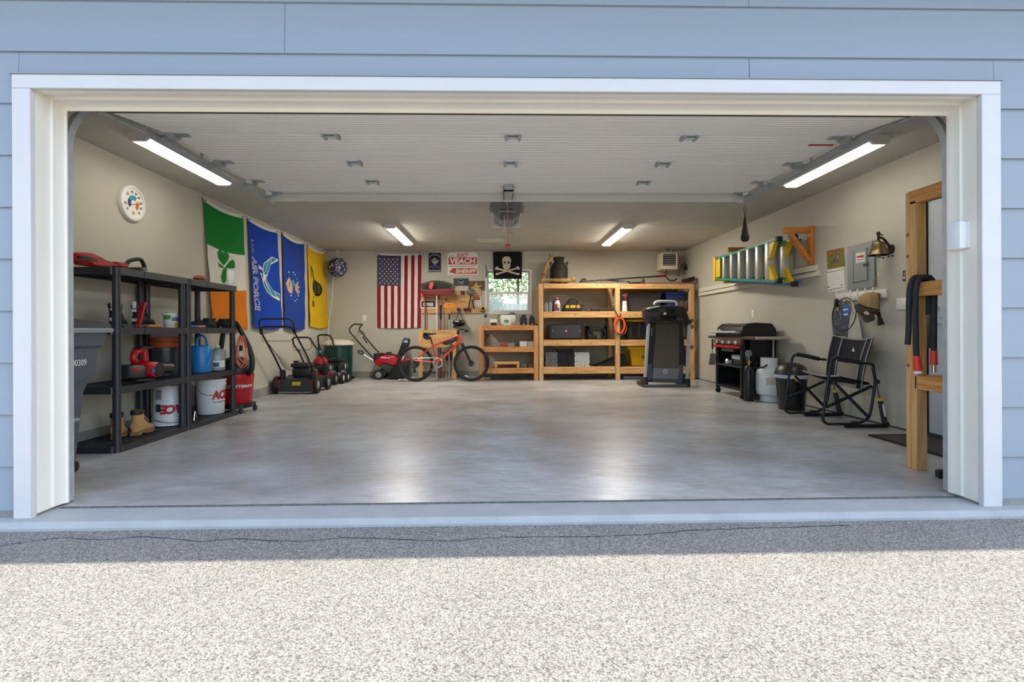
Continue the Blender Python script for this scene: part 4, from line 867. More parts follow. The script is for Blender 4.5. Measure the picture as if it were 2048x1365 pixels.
for yy in (Y+.03, Y+.28):
    pts = [onY(*q, Y) for q in cp(cS, [(600, 800), (440, 640), (120, 280), (80, 200), (95, 150), (180, 85), (255, 95)] if yy < Y+.1 else [(600, 650), (500, 560), (230, 230), (200, 190), (210, 150), (250, 100), (255, 95)])]
    for p in pts: p.y = yy
    MB().tube(smooth(pts, 3), .013, 8).build('handle', MATS['handle_black'], g)
p, q = onY(716, 649, Y), None; MB().cyl((p.x, Y+.03, p.z), (p.x, Y+.28, p.z), .013, n=8).build('grip_bar', RUB, g)
for bl in ([(250, 225), (330, 220), (395, 265), (350, 275), (230, 240)],): MB().tube(smooth([onY(*q, Y+.15) for q in cp(cS, bl)], 3), .005, 6).build('control_bail', BLK, g)
MB().tube([onY(*q, Y+.1) for q in cp(cS, [(345, 325), (430, 455)])], .012, 8).build('chute_lever', BLK, g)
MB().tube(smooth([onY(*q, Y-.02) for q in cp(cS, [(250, 625), (300, 600), (350, 630), (355, 670), (290, 655)])], 3, True), .012, 8, True).build('crank_handle', BLK, g)
MB().tube([onY(*q, Y-.02) for q in cp(cS, [(350, 670), (545, 790)])], .005, 6).build('crank_rod', STEEL, g)
pquad(cS, [[(695, 728), (812, 728), (815, 752), (695, 750)], [(828, 735), (878, 737), (878, 753), (828, 752)]], pm('decal_print', 'c8cfe8', .5), g, 'decal', Y-.001)
B(onY(825, 757, Y).x-.25, onY(825, 757, Y).x-.02, Y-.055, Y+.40, .0, .012).build('scraper', WHT, g)
# ================================================================ flag on the back wall
f5 = Cloth('b', onY(755, 508, D).x, onY(843, 508, D).x, onY(755, 507, D).z, onY(800, 656, D).z, .0, -.02, .015, ph=1., bulge=.015, fold=.006)
RC = cm('red_cloth', '8f1d26'); NAVY = cm('slate_navy_cloth', '4f4a63')
g = f5.base('hanging_flag', 'striped red and white flag with a star field on the back wall', [RC, WHC, NAVY], lambda u, v: (2 if u < 7/13 and v < .43 else int(u*13) % 2), 26, 44)
def star(u, v, r, k=1.65, n=5): return [(u+(r if i % 2 == 0 else r*.42)*sin(pi*i/n)*k, v-(r if i % 2 == 0 else r*.42)*cos(pi*i/n)) for i in range(2*n)]
for j in range(11):
    for i in range(5 if j % 2 == 0 else 4):
        o_ = f5.patch([star(.065+.098*(i if j % 2 == 0 else i+.5), .075+.0325*j, .0125)], WHC, g, 'star', cuts=0)
# ================================================================ small banner, sign, plates
cB = (836, 496, 9.479); YB = D-.006
def board(name, label, cat, crop, x0, y0, x1, y1, mat, t=.006, nm='panel', bk=.0005):
    a, b = cp(crop, [(x0, y0), (x1, y1)]); p, q = onY(*a, YB), onY(*b, YB)
    g = thing(name, label, cat, ((p.x+q.x)/2, YB, q.z)); B(p.x, q.x, D-t, D-bk, q.z, p.z).build(nm, mat, g); return g, p, q
def ptext(st, crop, x0, y0, x1, y1, mat, g, bold=.02, shear=0, Yp=D-.0075):
    a, b = cp(crop, [(x0, y0), (x1, y1)]); p, q = onY(*a, Yp), onY(*b, Yp)
    return text(st, q.x-p.x, p.z-q.z, mat, g, facing(((p.x+q.x)/2, Yp, (p.z+q.z)/2), (0, -1, 0)), bold, shear)
g, p, q = board('small_banner', 'small dark banner with a pale capped portrait left of the red sign', 'banner', cB, 200, 98, 436, 458, pm('banner_black', '2b2531', .85))
PALE = pm('banner_pale', 'a9a4ac', .8); PUR = pm('banner_purple', '4a3f6a', .8)
pquad(cB, [[(215, 460-75), (250, 335), (300, 320), (350, 320), (400, 345), (420, 385)]], PUR, g, 'portrait_coat')
pquad(cB, [[(238, 230), (262, 262), (290, 300), (320, 330), (352, 298), (385, 262), (400, 225), (375, 245), (352, 220), (330, 195), (295, 198), (275, 225), (262, 248)]], PALE, g, 'portrait_face')
pquad(cB, [[(250, 195), (270, 170), (320, 155), (370, 172), (395, 195), (375, 205), (320, 192), (268, 208)]], pm('banner_cap', '16141a', .8), g, 'portrait_cap', D-.0072)
pquad(cB, [[(280, 228), (312, 225), (308, 245), (285, 245)], [(330, 225), (360, 228), (355, 246), (334, 245)]], MATS['banner_cap'], g, 'portrait_eye', D-.0075)
pquad(cB, [[(215, 175), (240, 145), (270, 130), (370, 128), (400, 142), (418, 175), (408, 182), (390, 155), (365, 142), (275, 143), (248, 158), (228, 185)]], PALE, g, 'top_lettering_band')
pquad(cB, [[(212+24*i, 420), (230+24*i, 418), (228+24*i, 446), (210+24*i, 444)] for i in range(9)], PALE, g, 'bottom_lettering')
SR = pm('sign_red', 'b93a2b', .6)
g, p, q = board('campaign_sign', 'red and white printed yard sign pinned to the back wall', 'sign', cB, 560, 85, 1130, 512, PAPER)
pquad(cB, [[(578, 182), (1118, 182), (1118, 316), (578, 316)], [(650, 388), (1118, 388), (1118, 494), (670, 494)]], SR, g, 'red_band')
ptext('ELECT', cB, 732, 106, 962, 168, SR, g, .03, .25); ptext('VEACH', cB, 605, 196, 1088, 305, PAPER, g, .04, .1, D-.008); ptext('FOR JACKSON COUNTY', cB, 582, 334, 1115, 372, pm('sign_dark_red', '8c3a33', .6), g, .02, .2); ptext('SHERIFF', cB, 714, 404, 1104, 476, PAPER, g, .03, .15, D-.008); pquad(cB, [[(585, 152), (692, 150), (692, 164), (585, 165)]], pm('sign_grey', 'a89c94', .6), g, 'small_print')
pquad(cB, [[(582, 430), (625, 428), (645, 388), (660, 425), (705, 425), (668, 455), (680, 494), (640, 470), (600, 494), (615, 455)]], SR, g, 'star', D-.0072)
for x in (575, 1118): c_ = onY(*cp(cB, [(x, 101)])[0], D); MB().cyl((c_.x, D-.012, c_.z), (c_.x, D-.005, c_.z), .008, n=8).build('pin', BLK, g)
g, p, q = board('licence_plate', 'black plate with a round silver eagle emblem below the sign', 'plate', cB, 674, 578, 956, 718, pm('plate_black', '24252a', .4))
for i in range(5): pquad(cB, [[(685, 600+24*i), (945, 600+24*i), (945, 604+24*i), (685, 604+24*i)]], pm('plate_line', '4b4c52', .4), g, 'stripe')
c_ = onY(*cp(cB, [(815, 648)])[0], D); MB().lathe([(.055, -.002), (.055, 0), (0, 0)], (c_.x, D-.008, c_.z), 'y', 24).build('emblem_disc', pm('emblem_silver', '8c8e93', .4), g); MB().lathe([(.045, -.001), (0, -.001)], (c_.x, D-.0105, c_.z), 'y', 24).build('emblem_field', MATS['plate_black'], g)
pquad(cB, [[(780, 620), (815, 655), (850, 620), (840, 650), (815, 680), (790, 650)]], pm('emblem_white', 'd5d6d8', .4), g, 'emblem_eagle', D-.0125)
g, p, q = board('picture_plate', 'brown picture plate with a gold star next to the window', 'plate', cB, 958, 628, 1276, 810, pm('picture_brown', '6b5233', .6, var=.35, vs=9))
pquad(cB, [[(1110, 640), (1135, 715), (1235, 718), (1160, 755), (1150, 790), (1060, 790), (985, 760), (1060, 720)]], pm('gold_print', 'b39a63', .5), g, 'gold_star')
for x in (1078, 1120, 1160): pquad(cB, [[(x, 782), (x+28, 782), (x+28, 802), (x, 802)]], PAPER, g, 'white_print', D-.0072)
# ================================================================ tool board with rails
g = thing('tool_board', 'pine tool board and rails on the back wall for hanging tools', 'tool board', (onY(900, 630, D).x, D, 1.1))
def wall_box(crop, x0, y0, x1, y1, t, back=D): a, b = cp(crop, [(x0, y0), (x1, y1)]); p, q = onY(*a, back-t), onY(*b, back-t); return p.x, q.x, back-t, back, q.z, p.z
B(*wall_box(cB, 66, 905, 985, 1165, .018)).build('back_panel', WX, g)
B(*wall_box(cB, 66, 1150, 1200, 1240, .03)).build('lower_rail', WX, g)
B(*wall_box(cB, 640, 815, 1190, 905, .025)).build('upper_rail', WX, g)
B(*wall_box(cB, 66, 870, 640, 910, .04)).build('upper_rail', WX, g)
B(*wall_box(cB, 985, 905, 1050, 1148, .012)).build('side_panel', WZ, g)
B(*wall_box(cB, 720, 905, 756, 995, .04)).build('peg_block', WZ, g)
pquad(cB, [[(785+24*i, 1014), (803+24*i, 1013), (802+24*i, 1030), (786+24*i, 1031)] for i in range(5)], pm('pencil', '6b5233', .8), g, 'pencil_mark', D-.019)
g, p, q = board('bumper_plate', 'black and white lettered plate on the left of the tool board', 'plate', cB, 48, 998, 345, 1145, PAPER, .026, bk=.0185)
pquad(cB, [[(64, 1008), (332, 1008), (332, 1126), (64, 1126)]], pm('plate_ink', '232326', .6), g, 'black_field', D-.0275); ptext('DEFENSE', cB, 102, 1040, 290, 1105, PAPER, g, .05, 0, D-.0285)
g, p, q = board('sticker_card', 'pale card with red heading and dark pattern at the right of the tool board', 'card', cB, 1058, 926, 1190, 1132, PAPER, .014)
pquad(cB, [[(1062, 930), (1178, 930), (1178, 995), (1062, 995)]], pm('faded_red_print', 'a5503c', .7), g, 'red_heading', D-.0155); pquad(cB, [[(1085+34*i+(12 if j % 2 else 0), 1010+32*j), (1110+34*i, 1025+32*j), (1090+34*i, 1035+32*j)] for i in range(3) for j in range(4)], INKP, g, 'pattern', D-.0155)
# brooms, dust pan
cO = onY(868, 575, 7.38)
def hang(name, label, cat, px): q = onY(*px, 7.42); return thing(name, label, cat, (q.x, 7.42, q.z))
g = hang('push_broom', 'wide push broom head with dark bristles standing up above the tool board', 'broom', (875, 660))
for i in range(44):
    x0 = 60+13*i; top = 700-75*sin(pi*(i+2)/47); a, b = onY(*cp(cB, [(80+12.5*i, 790)])[0], 7.38), onY(*cp(cB, [(55+14*i, top-(14 if i % 2 else 0))])[0], 7.38)
    b_ = MB().bar(a, b, .0045, .06, (0, 1, 0)); b_.build('bristle_tuft', pm('bristle', '565b50', .8), g)
rpr(px_Y(cp(cB, [(55, 800), (650, 780), (690, 800), (640, 840), (70, 840)]), 7.38), 'y', 7.33, 7.43, .01).build('broom_head', pm('broom_red', 'a01c24', .4), g)
rd = lambda x, y0, y1, r, mat, nm, g, Yp=7.30: MB().cyl(onY(x, y0, Yp), onY(x, y1, Yp), r, n=10).build(nm, mat, g)
rd(850.5, 588, 700, .012, pm('red_pole', '8d2a22', .4), 'handle', g, 7.34)
g = hang('dust_pan', 'wide dark red dustpan lying on the tool rail', 'dustpan', (876, 590))
rpr(px_Y(cp(cB, [(60, 830), (90, 800), (640, 800), (685, 820), (650, 895), (95, 895)]), 7.30), 'y', 7.22, 7.32, .02).build('pan', pm('pan_red', '8a1420', .35), g)
B(*wall_box(cB, 85, 810, 660, 838, .002, 7.215)).build('lip', pm('pan_dark', '4a1016', .4), g)
g = hang('scrub_brush', 'small coral red brush leaning against the broom bristles', 'brush', (862, 588))
rpr(px_Y(cp(cB, [(205, 780), (225, 670), (290, 650), (305, 690), (270, 790)]), 7.28), 'y', 7.24, 7.30, .015).build('block', pm('coral', 'd9564a', .6), g)
# long tools standing in the rack
def pole(name, label, x, y0, y1, r, mat, grip=None, Yp=7.22, cat='pole'):
    g = thing(name, label, cat, (onY(x, y1, Yp).x, Yp, onY(x, y1, Yp).z), 'long tool handles in the pine rack'); rd(x, y0, y1, r, mat, 'shaft', g, Yp)
    if grip: rd(x, grip[0], grip[1], r*1.35, grip[2], 'grip', g, Yp)
    return g
pole('paint_pole', 'white and steel extension pole in the pine rack', 873.5, 592, 757, .010, pm('white_pole', 'dcdcd8', .4))
pole('rake_handle', 'mauve wooden handle beside the white pole in the rack', 877.5, 592, 757, .013, pm('mauve_wood', '7a4a4a', .6), (592, 599, BLK))
pole('shovel_handle', 'dark red handle with a black grip in the rack', 881.5, 611, 757, .014, pm('maroon_wood', '7c2028', .5), (611, 640, RUB))
pole('hoe_handle', 'pale wooden handle hung on a black clip', 892.5, 597, 757, .009, WZ, (597, 603, BLK), 7.34)
g = thing('snow_shovel', 'shovel with an orange D-grip hung upside down in the rack', 'shovel', onY(899, 757, 7.21))
m = MB().tube(smooth([onY(*q, 7.21) for q in cp(cB, [(500, 1110), (515, 1078), (600, 1065), (690, 1078), (700, 1110), (660, 1140), (600, 1148), (530, 1140)])], 4, True), .017, 8, True); m.build('d_grip', pm('orange_plastic', 'e08a25', .4), g)
MB().cyl(onY(890, 613, 7.21), onY(908, 613, 7.21), .015, n=8).build('grip_bar', MATS['orange_plastic'], g); rd(899, 614, 628, .016, MATS['orange_plastic'], 'collar', g, 7.21); rd(898.5, 627, 640, .014, RUB, 'sleeve', g, 7.21); rd(898.5, 640, 757, .012, pm('alu_shaft', 'c9cbcb', .35, .6), 'shaft', g, 7.21)
# rack frame under the board
cK = (790, 620, 8.53)
g = thing('tool_rack', 'pine frame rack holding long tools behind the bicycle', 'rack', (onY(875, 757, 7.2).x, 7.25, 0))
def lum(crop, x0, y0, x1, y1, ya, yb, mat, g, nm, z0=None): a, b = cp(crop, [(x0, y0), (x1, y1)]); p, q = onY(*a, ya), onY(*b, ya); return B(p.x, q.x, ya, yb, q.z if z0 is None else z0, p.z).build(nm, mat, g)
lum(cK, 400, 345, 470, 1200, 7.08, 7.12, WZ, g, 'leg', 0); lum(cK, 980, 350, 1050, 1200, 7.08, 7.12, WZ, g, 'leg', 0)
lum(cK, 400, 345, 470, 1200, 7.40, 7.44, WZ, g, 'leg', 0); lum(cK, 980, 350, 1050, 1200, 7.40, 7.44, WZ, g, 'leg', 0)
lum(cK, 470, 350, 980, 380, 7.08, 7.44, WX, g, 'top_board') if False else None
for y0, y1 in ((345, 385), (395, 490), (495, 525), (530, 590), (592, 640)): lum(cK, 470, y0, 980, y1, 7.09, 7.12, WX, g, 'slat')
lum(cK, 965, 1050, 1050, 1195, 7.05, 7.08, WZ, g, 'foot_block', 0)
MB().bar((onY(845, 700, 7.1).x, 7.10, .20), (onY(845, 700, 7.1).x, 7.42, .20), .04, .09).build('side_rail', WY, g); MB().bar((onY(908, 700, 7.1).x, 7.10, .20), (onY(908, 700, 7.1).x, 7.42, .20), .04, .09).build('side_rail', WY, g)
m = MB().lathe([(0, 0), (.09, .0), (.11, .03), (.11, .34), (.09, .38), (.04, .40), (0, .40)], (onY(903, 700, 7.25).x, 7.26, .33), n=20, sy=.3); solo('stuff_bag', m, pm('black_nylon', '232026', .7), 'black bag hanging inside the tool rack behind the bicycle frame', 'bag')
# hammers, clamps, helmet, tape
g = hang('sledge_hammer', 'grey sledge hammer hanging head up on the tool board', 'hammer', (940, 620))
rpr(px_Y(cp(cB, [(915, 815), (985, 790), (1075, 820), (1085, 860), (1050, 890), (960, 890), (918, 870)]), 7.40), 'y', 7.36, 7.44, .015).build('head', pm('grey_iron', '6b6a62', .5, .3), g); MB().cyl(onY(*cp(cB, [(1010, 880)])[0], 7.40), onY(*cp(cB, [(955, 1150)])[0], 7.40), .014, n=8).build('handle', DARK, g)
g = hang('hatchet', 'short black-handled tool leaning beside the sledge hammer', 'hatchet', (948, 620)); MB().cyl(onY(*cp(cB, [(1030, 1000)])[0], 7.43), onY(*cp(cB, [(1062, 1155)])[0], 7.43), .013, n=8).build('handle', BLK, g); RB(*wall_box(cB, 1010, 985, 1060, 1015, .05, D-.02), .008).build('head', pm('grey_iron', '6b6a62', .5, .3), g)
for i, (x, lab) in enumerate(((820, 'black screwdriver handle left of its neighbour on the upper rail'), (862, 'black screwdriver handle next to the hammer head on the upper rail'))):
    g = thing('screwdriver', lab, 'screwdriver', onY(*cp(cB, [(x, 900)])[0], 7.44), 'screwdrivers in the upper rail'); MB().cyl(onY(*cp(cB, [(x, 890)])[0], 7.44), onY(*cp(cB, [(x, 815)])[0], 7.44), .011, .013, 10).build('handle', BLK, g); MB().cyl(onY(*cp(cB, [(x, 960)])[0], 7.44), onY(*cp(cB, [(x, 888)])[0], 7.44), .004, n=6).build('blade', STEEL, g)
g = hang('pliers', 'pale pliers lying on the upper rail', 'pliers', (912, 590)); MB().tube(smooth([onY(*q, 7.43) for q in cp(cB, [(690, 895), (700, 870), (735, 880), (760, 890), (785, 860), (800, 890)])], 3), .007, 6).build('jaws_and_handles', pm('pale_steel', 'c9c4b4', .4, .5), g)
for i, (x, lab) in enumerate(((765, 'red and black clamp holding the helmet straps'), (880, 'red and black clamp second from the left on the lower rail'), (930, 'red and black clamp third from the left on the lower rail'), (972, 'red and black clamp at the right of the row on the lower rail'))):
    g = thing('spring_clamp', lab, 'clamp', onY(*cp(cB, [(x, 1215)])[0], 7.42), 'spring clamps on the lower rail')
    a = onY(*cp(cB, [(x, 1160)])[0], 7.42); k = 1.6 if i == 0 else 1
    RB(a.x-.022*k, a.x+.022*k, 7.39, 7.45, a.z-.012, a.z+.018, .006).build('jaw', pm('clamp_red', '6e1d20', .5), g); MB().bar((a.x+.005, 7.42, a.z), (a.x+.02, 7.41, a.z-.05), .014, .014).bar((a.x-.008, 7.42, a.z), (a.x-.01, 7.41, a.z-.045), .012, .012).build('handle', BLK, g)
g = hang('tape_measure', 'yellow tape measure hanging next to the window', 'tape measure', (966, 628)); c_ = onY(*cp(cB, [(1232, 1155)])[0], 7.43)
MB().lathe([(.045, -.025), (.05, -.02), (.05, .02), (.045, .025)], (c_.x, 7.43, c_.z), 'y', 20).build('case', YEL, g); MB().lathe([(.028, 0), (0, 0)], (c_.x, 7.404, c_.z), 'y', 16).build('badge', pm('badge_cream', 'dcd29a', .5), g); RB(c_.x-.05, c_.x+.05, 7.405, 7.455, c_.z-.055, c_.z-.03, .005).build('base', BLK, g)
g = hang('bike_helmet', 'black bicycle helmet hanging by its straps from the rail', 'helmet', (919, 655)); c_ = onY(918.5, 646, 7.33)
m = MB().ell(c_, .125, .12, .085, 20, 12)
for k_, q in enumerate(m.v):
    d = q-c_; s_ = 1+.06*sin(8*atan2(d.y, d.x)); m.v[k_] = c_+V((d.x*s_, d.y*s_, min(d.z, .045)))
m.build('shell', BLKG, g)
for i in range(5): a = -60+30*i; MB().ell(c_+V((.09*sin(radians(a)), -.105*cos(radians(a)), -.005+.02*cos(i*2))), .018, .012, .026, 8, 6).build('vent', pm('vent_dark', '050506', .9), g)
for s in (-1, 1): MB().tube([c_+V((s*.07, 0, .03)), c_+V((s*.035, .05, .14)), V((onY(*cp(cB, [(770, 1190)])[0], 7.42).x, 7.41, onY(*cp(cB, [(770, 1190)])[0], 7.42).z))], .006, 6).build('strap', BLK, g)
# ================================================================ bicycle
Y = 6.6; ORG = pm('orange_frame', 'cf3f1f', .3, coat=.3)
g = thing('bicycle', 'orange mountain bike with black tyres leaning before the tool rack', 'bicycle', onZ(886, 762))
def kp(x, y, yy=None): return onY(*cp(cK, [(x, y)])[0], Y if yy is None else yy) if yy is None else V((*[onY(*cp(cK, [(x, y)])[0], Y)[0]], yy, onY(*cp(cK, [(x, y)])[0], Y)[2]))
R = .318
for cx_, nm in ((352, 'rear_wheel'), (1300, 'front_wheel')):
    c_ = kp(cx_, 890); c_.z = R
    w_ = MB().lathe([(R-.045, -.02), (R-.02, -.027), (R-.004, -.018), (R, 0), (R-.004, .018), (R-.02, .027), (R-.045, .02), (R-.045, -.02)], c_, 'y', 48).build(nm, RUB, g)
    MB().lathe([(R-.052, -.013), (R-.042, -.015), (R-.042, .015), (R-.052, .013), (R-.056, 0), (R-.052, -.013)], c_, 'y', 40).build('rim', BLKG, w_)
    m = MB()
    for i in range(28): a = 2*pi*i/28; a2 = a+(.35 if i % 2 else -.35); m.cyl(c_+V((.02*cos(a2), (-.02 if i % 4 < 2 else .02), .02*sin(a2))), c_+V(((R-.05)*cos(a), 0, (R-.05)*sin(a))), .0014, n=4, cap=False)
    m.build('spokes', pm('spoke_steel', '4e5154', .35, .7), w_)
    MB().cyl(c_+V((0, -.05, 0)), c_+V((0, .05, 0)), .02, n=12).cyl(c_+V((0, -.03, 0)), c_+V((0, -.027, 0)), .055 if cx_ > 900 else .075, n=24).build('hub', DARK, w_)
    a = radians(155 if cx_ < 900 else 250); B(0, 0, 0, 0, 0, 0) if False else MB().tube([c_+V(((R-.075)*cos(a+t), -.012, (R-.075)*sin(a+t))) for t in (-.14, 0, .14)], .01, 6).build('reflector', pm('reflector_white', 'e6e9e8', .2), w_)
ax, bb, st_, ht, hb = kp(330, 865), kp(735, 900), kp(640, 595), kp(1085, 425), kp(1125, 540)
def fr_(p, q, r, nm, r2=None, dy=0): MB().cyl(p+V((0, dy, 0)), q+V((0, dy, 0)), r, r2, 10).build(nm, ORG, g)
fr_(bb, hb+V((0, 0, .02)), .025, 'down_tube', .026); fr_(st_+V((.01, 0, -.02)), ht+V((0, 0, -.01)), .017, 'top_tube', .021); fr_(bb, st_, .017, 'seat_tube'); fr_(ht, hb, .026, 'head_tube', .028)
for s in (-1, 1): fr_(ax, bb, .011, 'chain_stay', .011, s*.045); fr_(ax, st_+V((.005, 0, -.03)), .009, 'seat_stay', .009, s*.045)
fe_ = kp(1300, 890); fe_.z = R
for s in (-1, 1): MB().cyl(hb+V((.02, s*.05, -.06)), fe_+V((0, s*.055, 0)), .022, .014, 10).build('fork_leg', BLKG, g)
MB().cyl(hb+V((.02, -.065, -.05)), hb+V((.02, .065, -.05)), .022, n=10).build('fork_crown', BLKG, g)
sp_ = kp(600, 460); MB().cyl(st_, sp_, .013, n=10).build('seat_post', BLKG, g)
rpr([(p.x, p.z) for p in (kp(*q) for q in ((480, 395), (600, 398), (715, 400), (712, 415), (640, 430), (560, 440), (490, 425)))], 'y', Y-.06, Y+.06, .02).build('saddle', BLKG, g)
rpr([(p.x, p.z) for p in (kp(*q) for q in ((478, 425), (520, 430), (590, 450), (600, 485), (560, 520), (500, 490), (476, 460)))], 'y', Y-.05, Y+.05, .02).build('saddle_bag', pm('black_nylon', '232026', .7), g)
rpr([(p.x, p.z) for p in (kp(*q) for q in ((810, 560), (1000, 470), (1055, 480), (1060, 520), (960, 580), (880, 602), (820, 590)))], 'y', Y-.03, Y+.03, .015).build('frame_bag', pm('bag_black', '17171b', .6), g)
MB().cyl(ht, kp(1075, 345), .02, n=10).cyl(kp(1075, 345), kp(1110, 335), .018, n=10).build('stem', BLKG, g)
hb0 = kp(1110, 330); MB().tube([hb0+V((-.14, .30, .04)), hb0+V((-.05, .12, .015)), hb0, hb0+V((.06, -.12, -.005)), hb0+V((.155, -.30, -.03))], .013, 8).build('handlebar', BLKG, g)
for s, e in ((-1, hb0+V((.155, -.30, -.03))), (1, hb0+V((-.14, .30, .04)))): MB().cyl(e, e+V((-.05*-s, .1*-s, .012*s))*1.0, .018, n=10).build('grip', RUB, g)
MB().tube(smooth([hb0+V((.03, -.1, 0)), hb0+V((.05, -.06, -.06)), hb+V((.04, -.02, .0)), fe_+V((-.05, -.06, .1))], 4), .004, 5).build('brake_hose', BLK, g)
MB().lathe([(.085, -.004), (.09, 0), (.085, .004), (.07, .004), (.07, -.004), (.085, -.004)], bb+V((0, -.055, 0)), 'y', 32).build('chainring', STEEL, g)
cr = kp(675, 1060); MB().bar(bb+V((0, -.07, 0)), cr+V((0, -.08, .0)), .012, .024, (0, 1, 0)).bar(bb+V((0, .07, 0)), bb*2-cr+V((0, .08, 0)), .012, .024, (0, 1, 0)).build('crank', GREYP, g)
for p, dy in ((cr, -.13), (bb*2-cr, .13)): RB(p.x-.045, p.x+.045, Y+dy-.04, Y+dy+.04, p.z-.01, p.z+.012, .004).build('pedal', BLK, g)
MB().tube([ax+V((0, -.05, .04)), bb+V((0, -.055, .088)), bb+V((.06, -.055, .06)), bb+V((.085, -.055, 0)), bb+V((.05, -.055, -.07)), bb+V((0, -.055, -.088)), kp(345, 1060)+V((0, -.05, -.02)), kp(325, 1000)+V((0, -.05, 0)), ax+V((-.04, -.05, 0))], .004, 5, True).build('chain', STEEL, g)
rpr([(p.x, p.z) for p in (kp(*q) for q in ((310, 960), (350, 975), (370, 1050), (350, 1085), (325, 1070), (315, 1010)))], 'y', Y-.065, Y-.045, .006).build('derailleur', BLK, g)
a_, b_ = kp(915, 730), kp(985, 640); bo = MB().cyl(bb.lerp(hb, .38)+V((-.03, -.0, .05)), bb.lerp(hb, .72)+V((-.03, 0, .05)), .03, n=12); bo.build('bottle', pm('bottle_grey', '4a4f55', .4), g)
# ================================================================ pirate flag over the window
c9 = (830, 490, 8.028)
f6 = Cloth('b', onY(986, 505, D).x, onY(1044, 505, D).x, onY(1000, 504, D).z, onY(1015, 559, D).z, .01, -.01, .0, ph=.4, bulge=.03, fold=.01, off=.03)
g = f6.base('hanging_flag', 'black flag with skull and crossbones hanging over the window', [cm('black_cloth', '1c1a1c')], lambda u, v: 0, 20, 20, hem=False)
BONE = cm('bone_print', 'cfc3b2')
f6.patch([[(1470, 185), (1510, 192), (1538, 225), (1542, 270), (1530, 310), (1532, 345), (1510, 390), (1470, 405), (1430, 390), (1410, 345), (1412, 310), (1398, 270), (1402, 225), (1430, 192)]], BONE, g, 'skull', px=c9)
f6.patch([[(1425, 275), (1455, 268), (1455, 290), (1440, 302), (1420, 298)]], cm('flag_black', '1c1a1c'), g, 'eye_socket', e=.007, px=c9); f6.patch([[(1485, 268), (1520, 272), (1522, 295), (1500, 302), (1485, 290)]], MATS['flag_black'], g, 'eye_socket', e=.007, px=c9)
f6.patch([[(1470, 292), (1482, 318), (1460, 318)]], MATS['flag_black'], g, 'nose', e=.007, px=c9); f6.patch([[(1425, 345), (1470, 355), (1515, 345), (1470, 362)]], MATS['flag_black'], g, 'mouth', e=.007, px=c9, cuts=1)
for bn in ([(1300, 355), (1330, 350), (1340, 375), (1640, 455), (1675, 450), (1680, 475), (1650, 492), (1625, 478), (1325, 400), (1290, 405), (1285, 380)], [(1640, 345), (1665, 350), (1665, 370), (1685, 385), (1670, 400), (1630, 390), (1335, 478), (1320, 492), (1290, 480), (1300, 455), (1330, 452), (1620, 372)]): f6.patch([bn], BONE, g, 'bone', px=c9)
for u in (.05, .95): p = f6.P(u, .02, .008); MB().cyl(p-V((0, -.02, 0)), p+V((0, -.003, 0)), .01, n=8).build('grommet', STEEL, g)
p = onY(972, 555, 7.44); g = thing('garden_wand', 'slim dark green and white wand hanging left of the window', 'wand', p); MB().tube([onY(*q, 7.44) for q in ((971.5, 528), (973, 545), (972, 556))], [.004, .016, .01], 8).build('green_sleeve', pm('dark_green', '1f4a3a', .5), g); MB().tube([onY(*q, 7.44) for q in ((971.5, 554), (970.5, 562), (971, 600), (971.5, 628))], .006, 6).build('white_rod', PAPER, g)
# ================================================================ workbench
FY, BYb = 6.65, 7.42; cW = (950, 610, 8.03)
def L2(crop, x0, y0, x1, y1, mat, g, nm, ya=FY, dep=.038, z0=None, kn=0):
    a, b = cp(crop, [(x0, y0), (x1, y1)]); p, q = onY(*a, ya), onY(*b, ya); zb = q.z if z0 is None else z0
    o = RB(p.x, q.x, ya, ya+dep, zb, p.z, .004, 1).build(nm, mat, g)
    for _ in range(kn): x = random.uniform(p.x+.05, q.x-.05); z = random.uniform(zb+.015, p.z-.015); MB().lathe([(.009, 0), (.005, -.0006), (0, -.0008)], (x, ya-.0004, z), 'y', 9, 1.3).build('knot', KNOT, o)
    return p.x, q.x, zb, p.z
WXR = wood('fir_along_x', 'd39a60', 'b5743c', (1, 14, 14)); WZR = wood('fir_along_z', 'd09a64', 'b9804c', (14, 14, 1))
def frame_unit(crop, posts, rails, label, mx, mz, boards=True):
    x0 = onY(*cp(crop, [(posts[0][0], 0)])[0], FY).x; x1 = onY(*cp(crop, [(posts[-1][1], 0)])[0], FY).x
    g = thing('wooden_shelving' if len(posts) > 2 else 'workbench', label, 'shelving' if len(posts) > 2 else 'workbench', ((x0+x1)/2, (FY+BYb)/2, 0))
    tops = []
    for a, b, t in posts:
        L2(crop, a, t, b, 1200, mz, g, 'post', FY, .088, 0)
        p, q = onY(*cp(crop, [(a, t)])[0], FY), onY(*cp(crop, [(b, t)])[0], FY); RB(p.x, q.x, BYb-.088, BYb, 0, p.z, .004, 1).build('post', mz, g)
    for a, b, y0, y1 in rails:
        xa, xb, z0, z1 = L2(crop, a, y0, b, y1, mx, g, 'rail', FY+.002, .036, kn=4)
        RB(xa, xb, BYb-.04, BYb-.002, z0, z1, .004, 1).build('rail', mx, g)
        n = 5
        for i in range(n): w_ = (BYb-FY-.08)/n; RB(xa+.002, xb-.002, FY+.04+w_*i, FY+.04+w_*(i+1)-.006, z1-.022, z1-.002, .003, 1).build('deck_board', mx, g)
        tops.append(z1)
    return g, tops
wb, wt = frame_unit(cW, [(60, 132, 335), (945, 1020, 335)], [(132, 945, 330, 408), (132, 945, 678, 758), (132, 945, 1022, 1103)], 'reddish pine workbench under the window with two shelves', WXR, WZR)
cL = (1060, 480, 4.403)
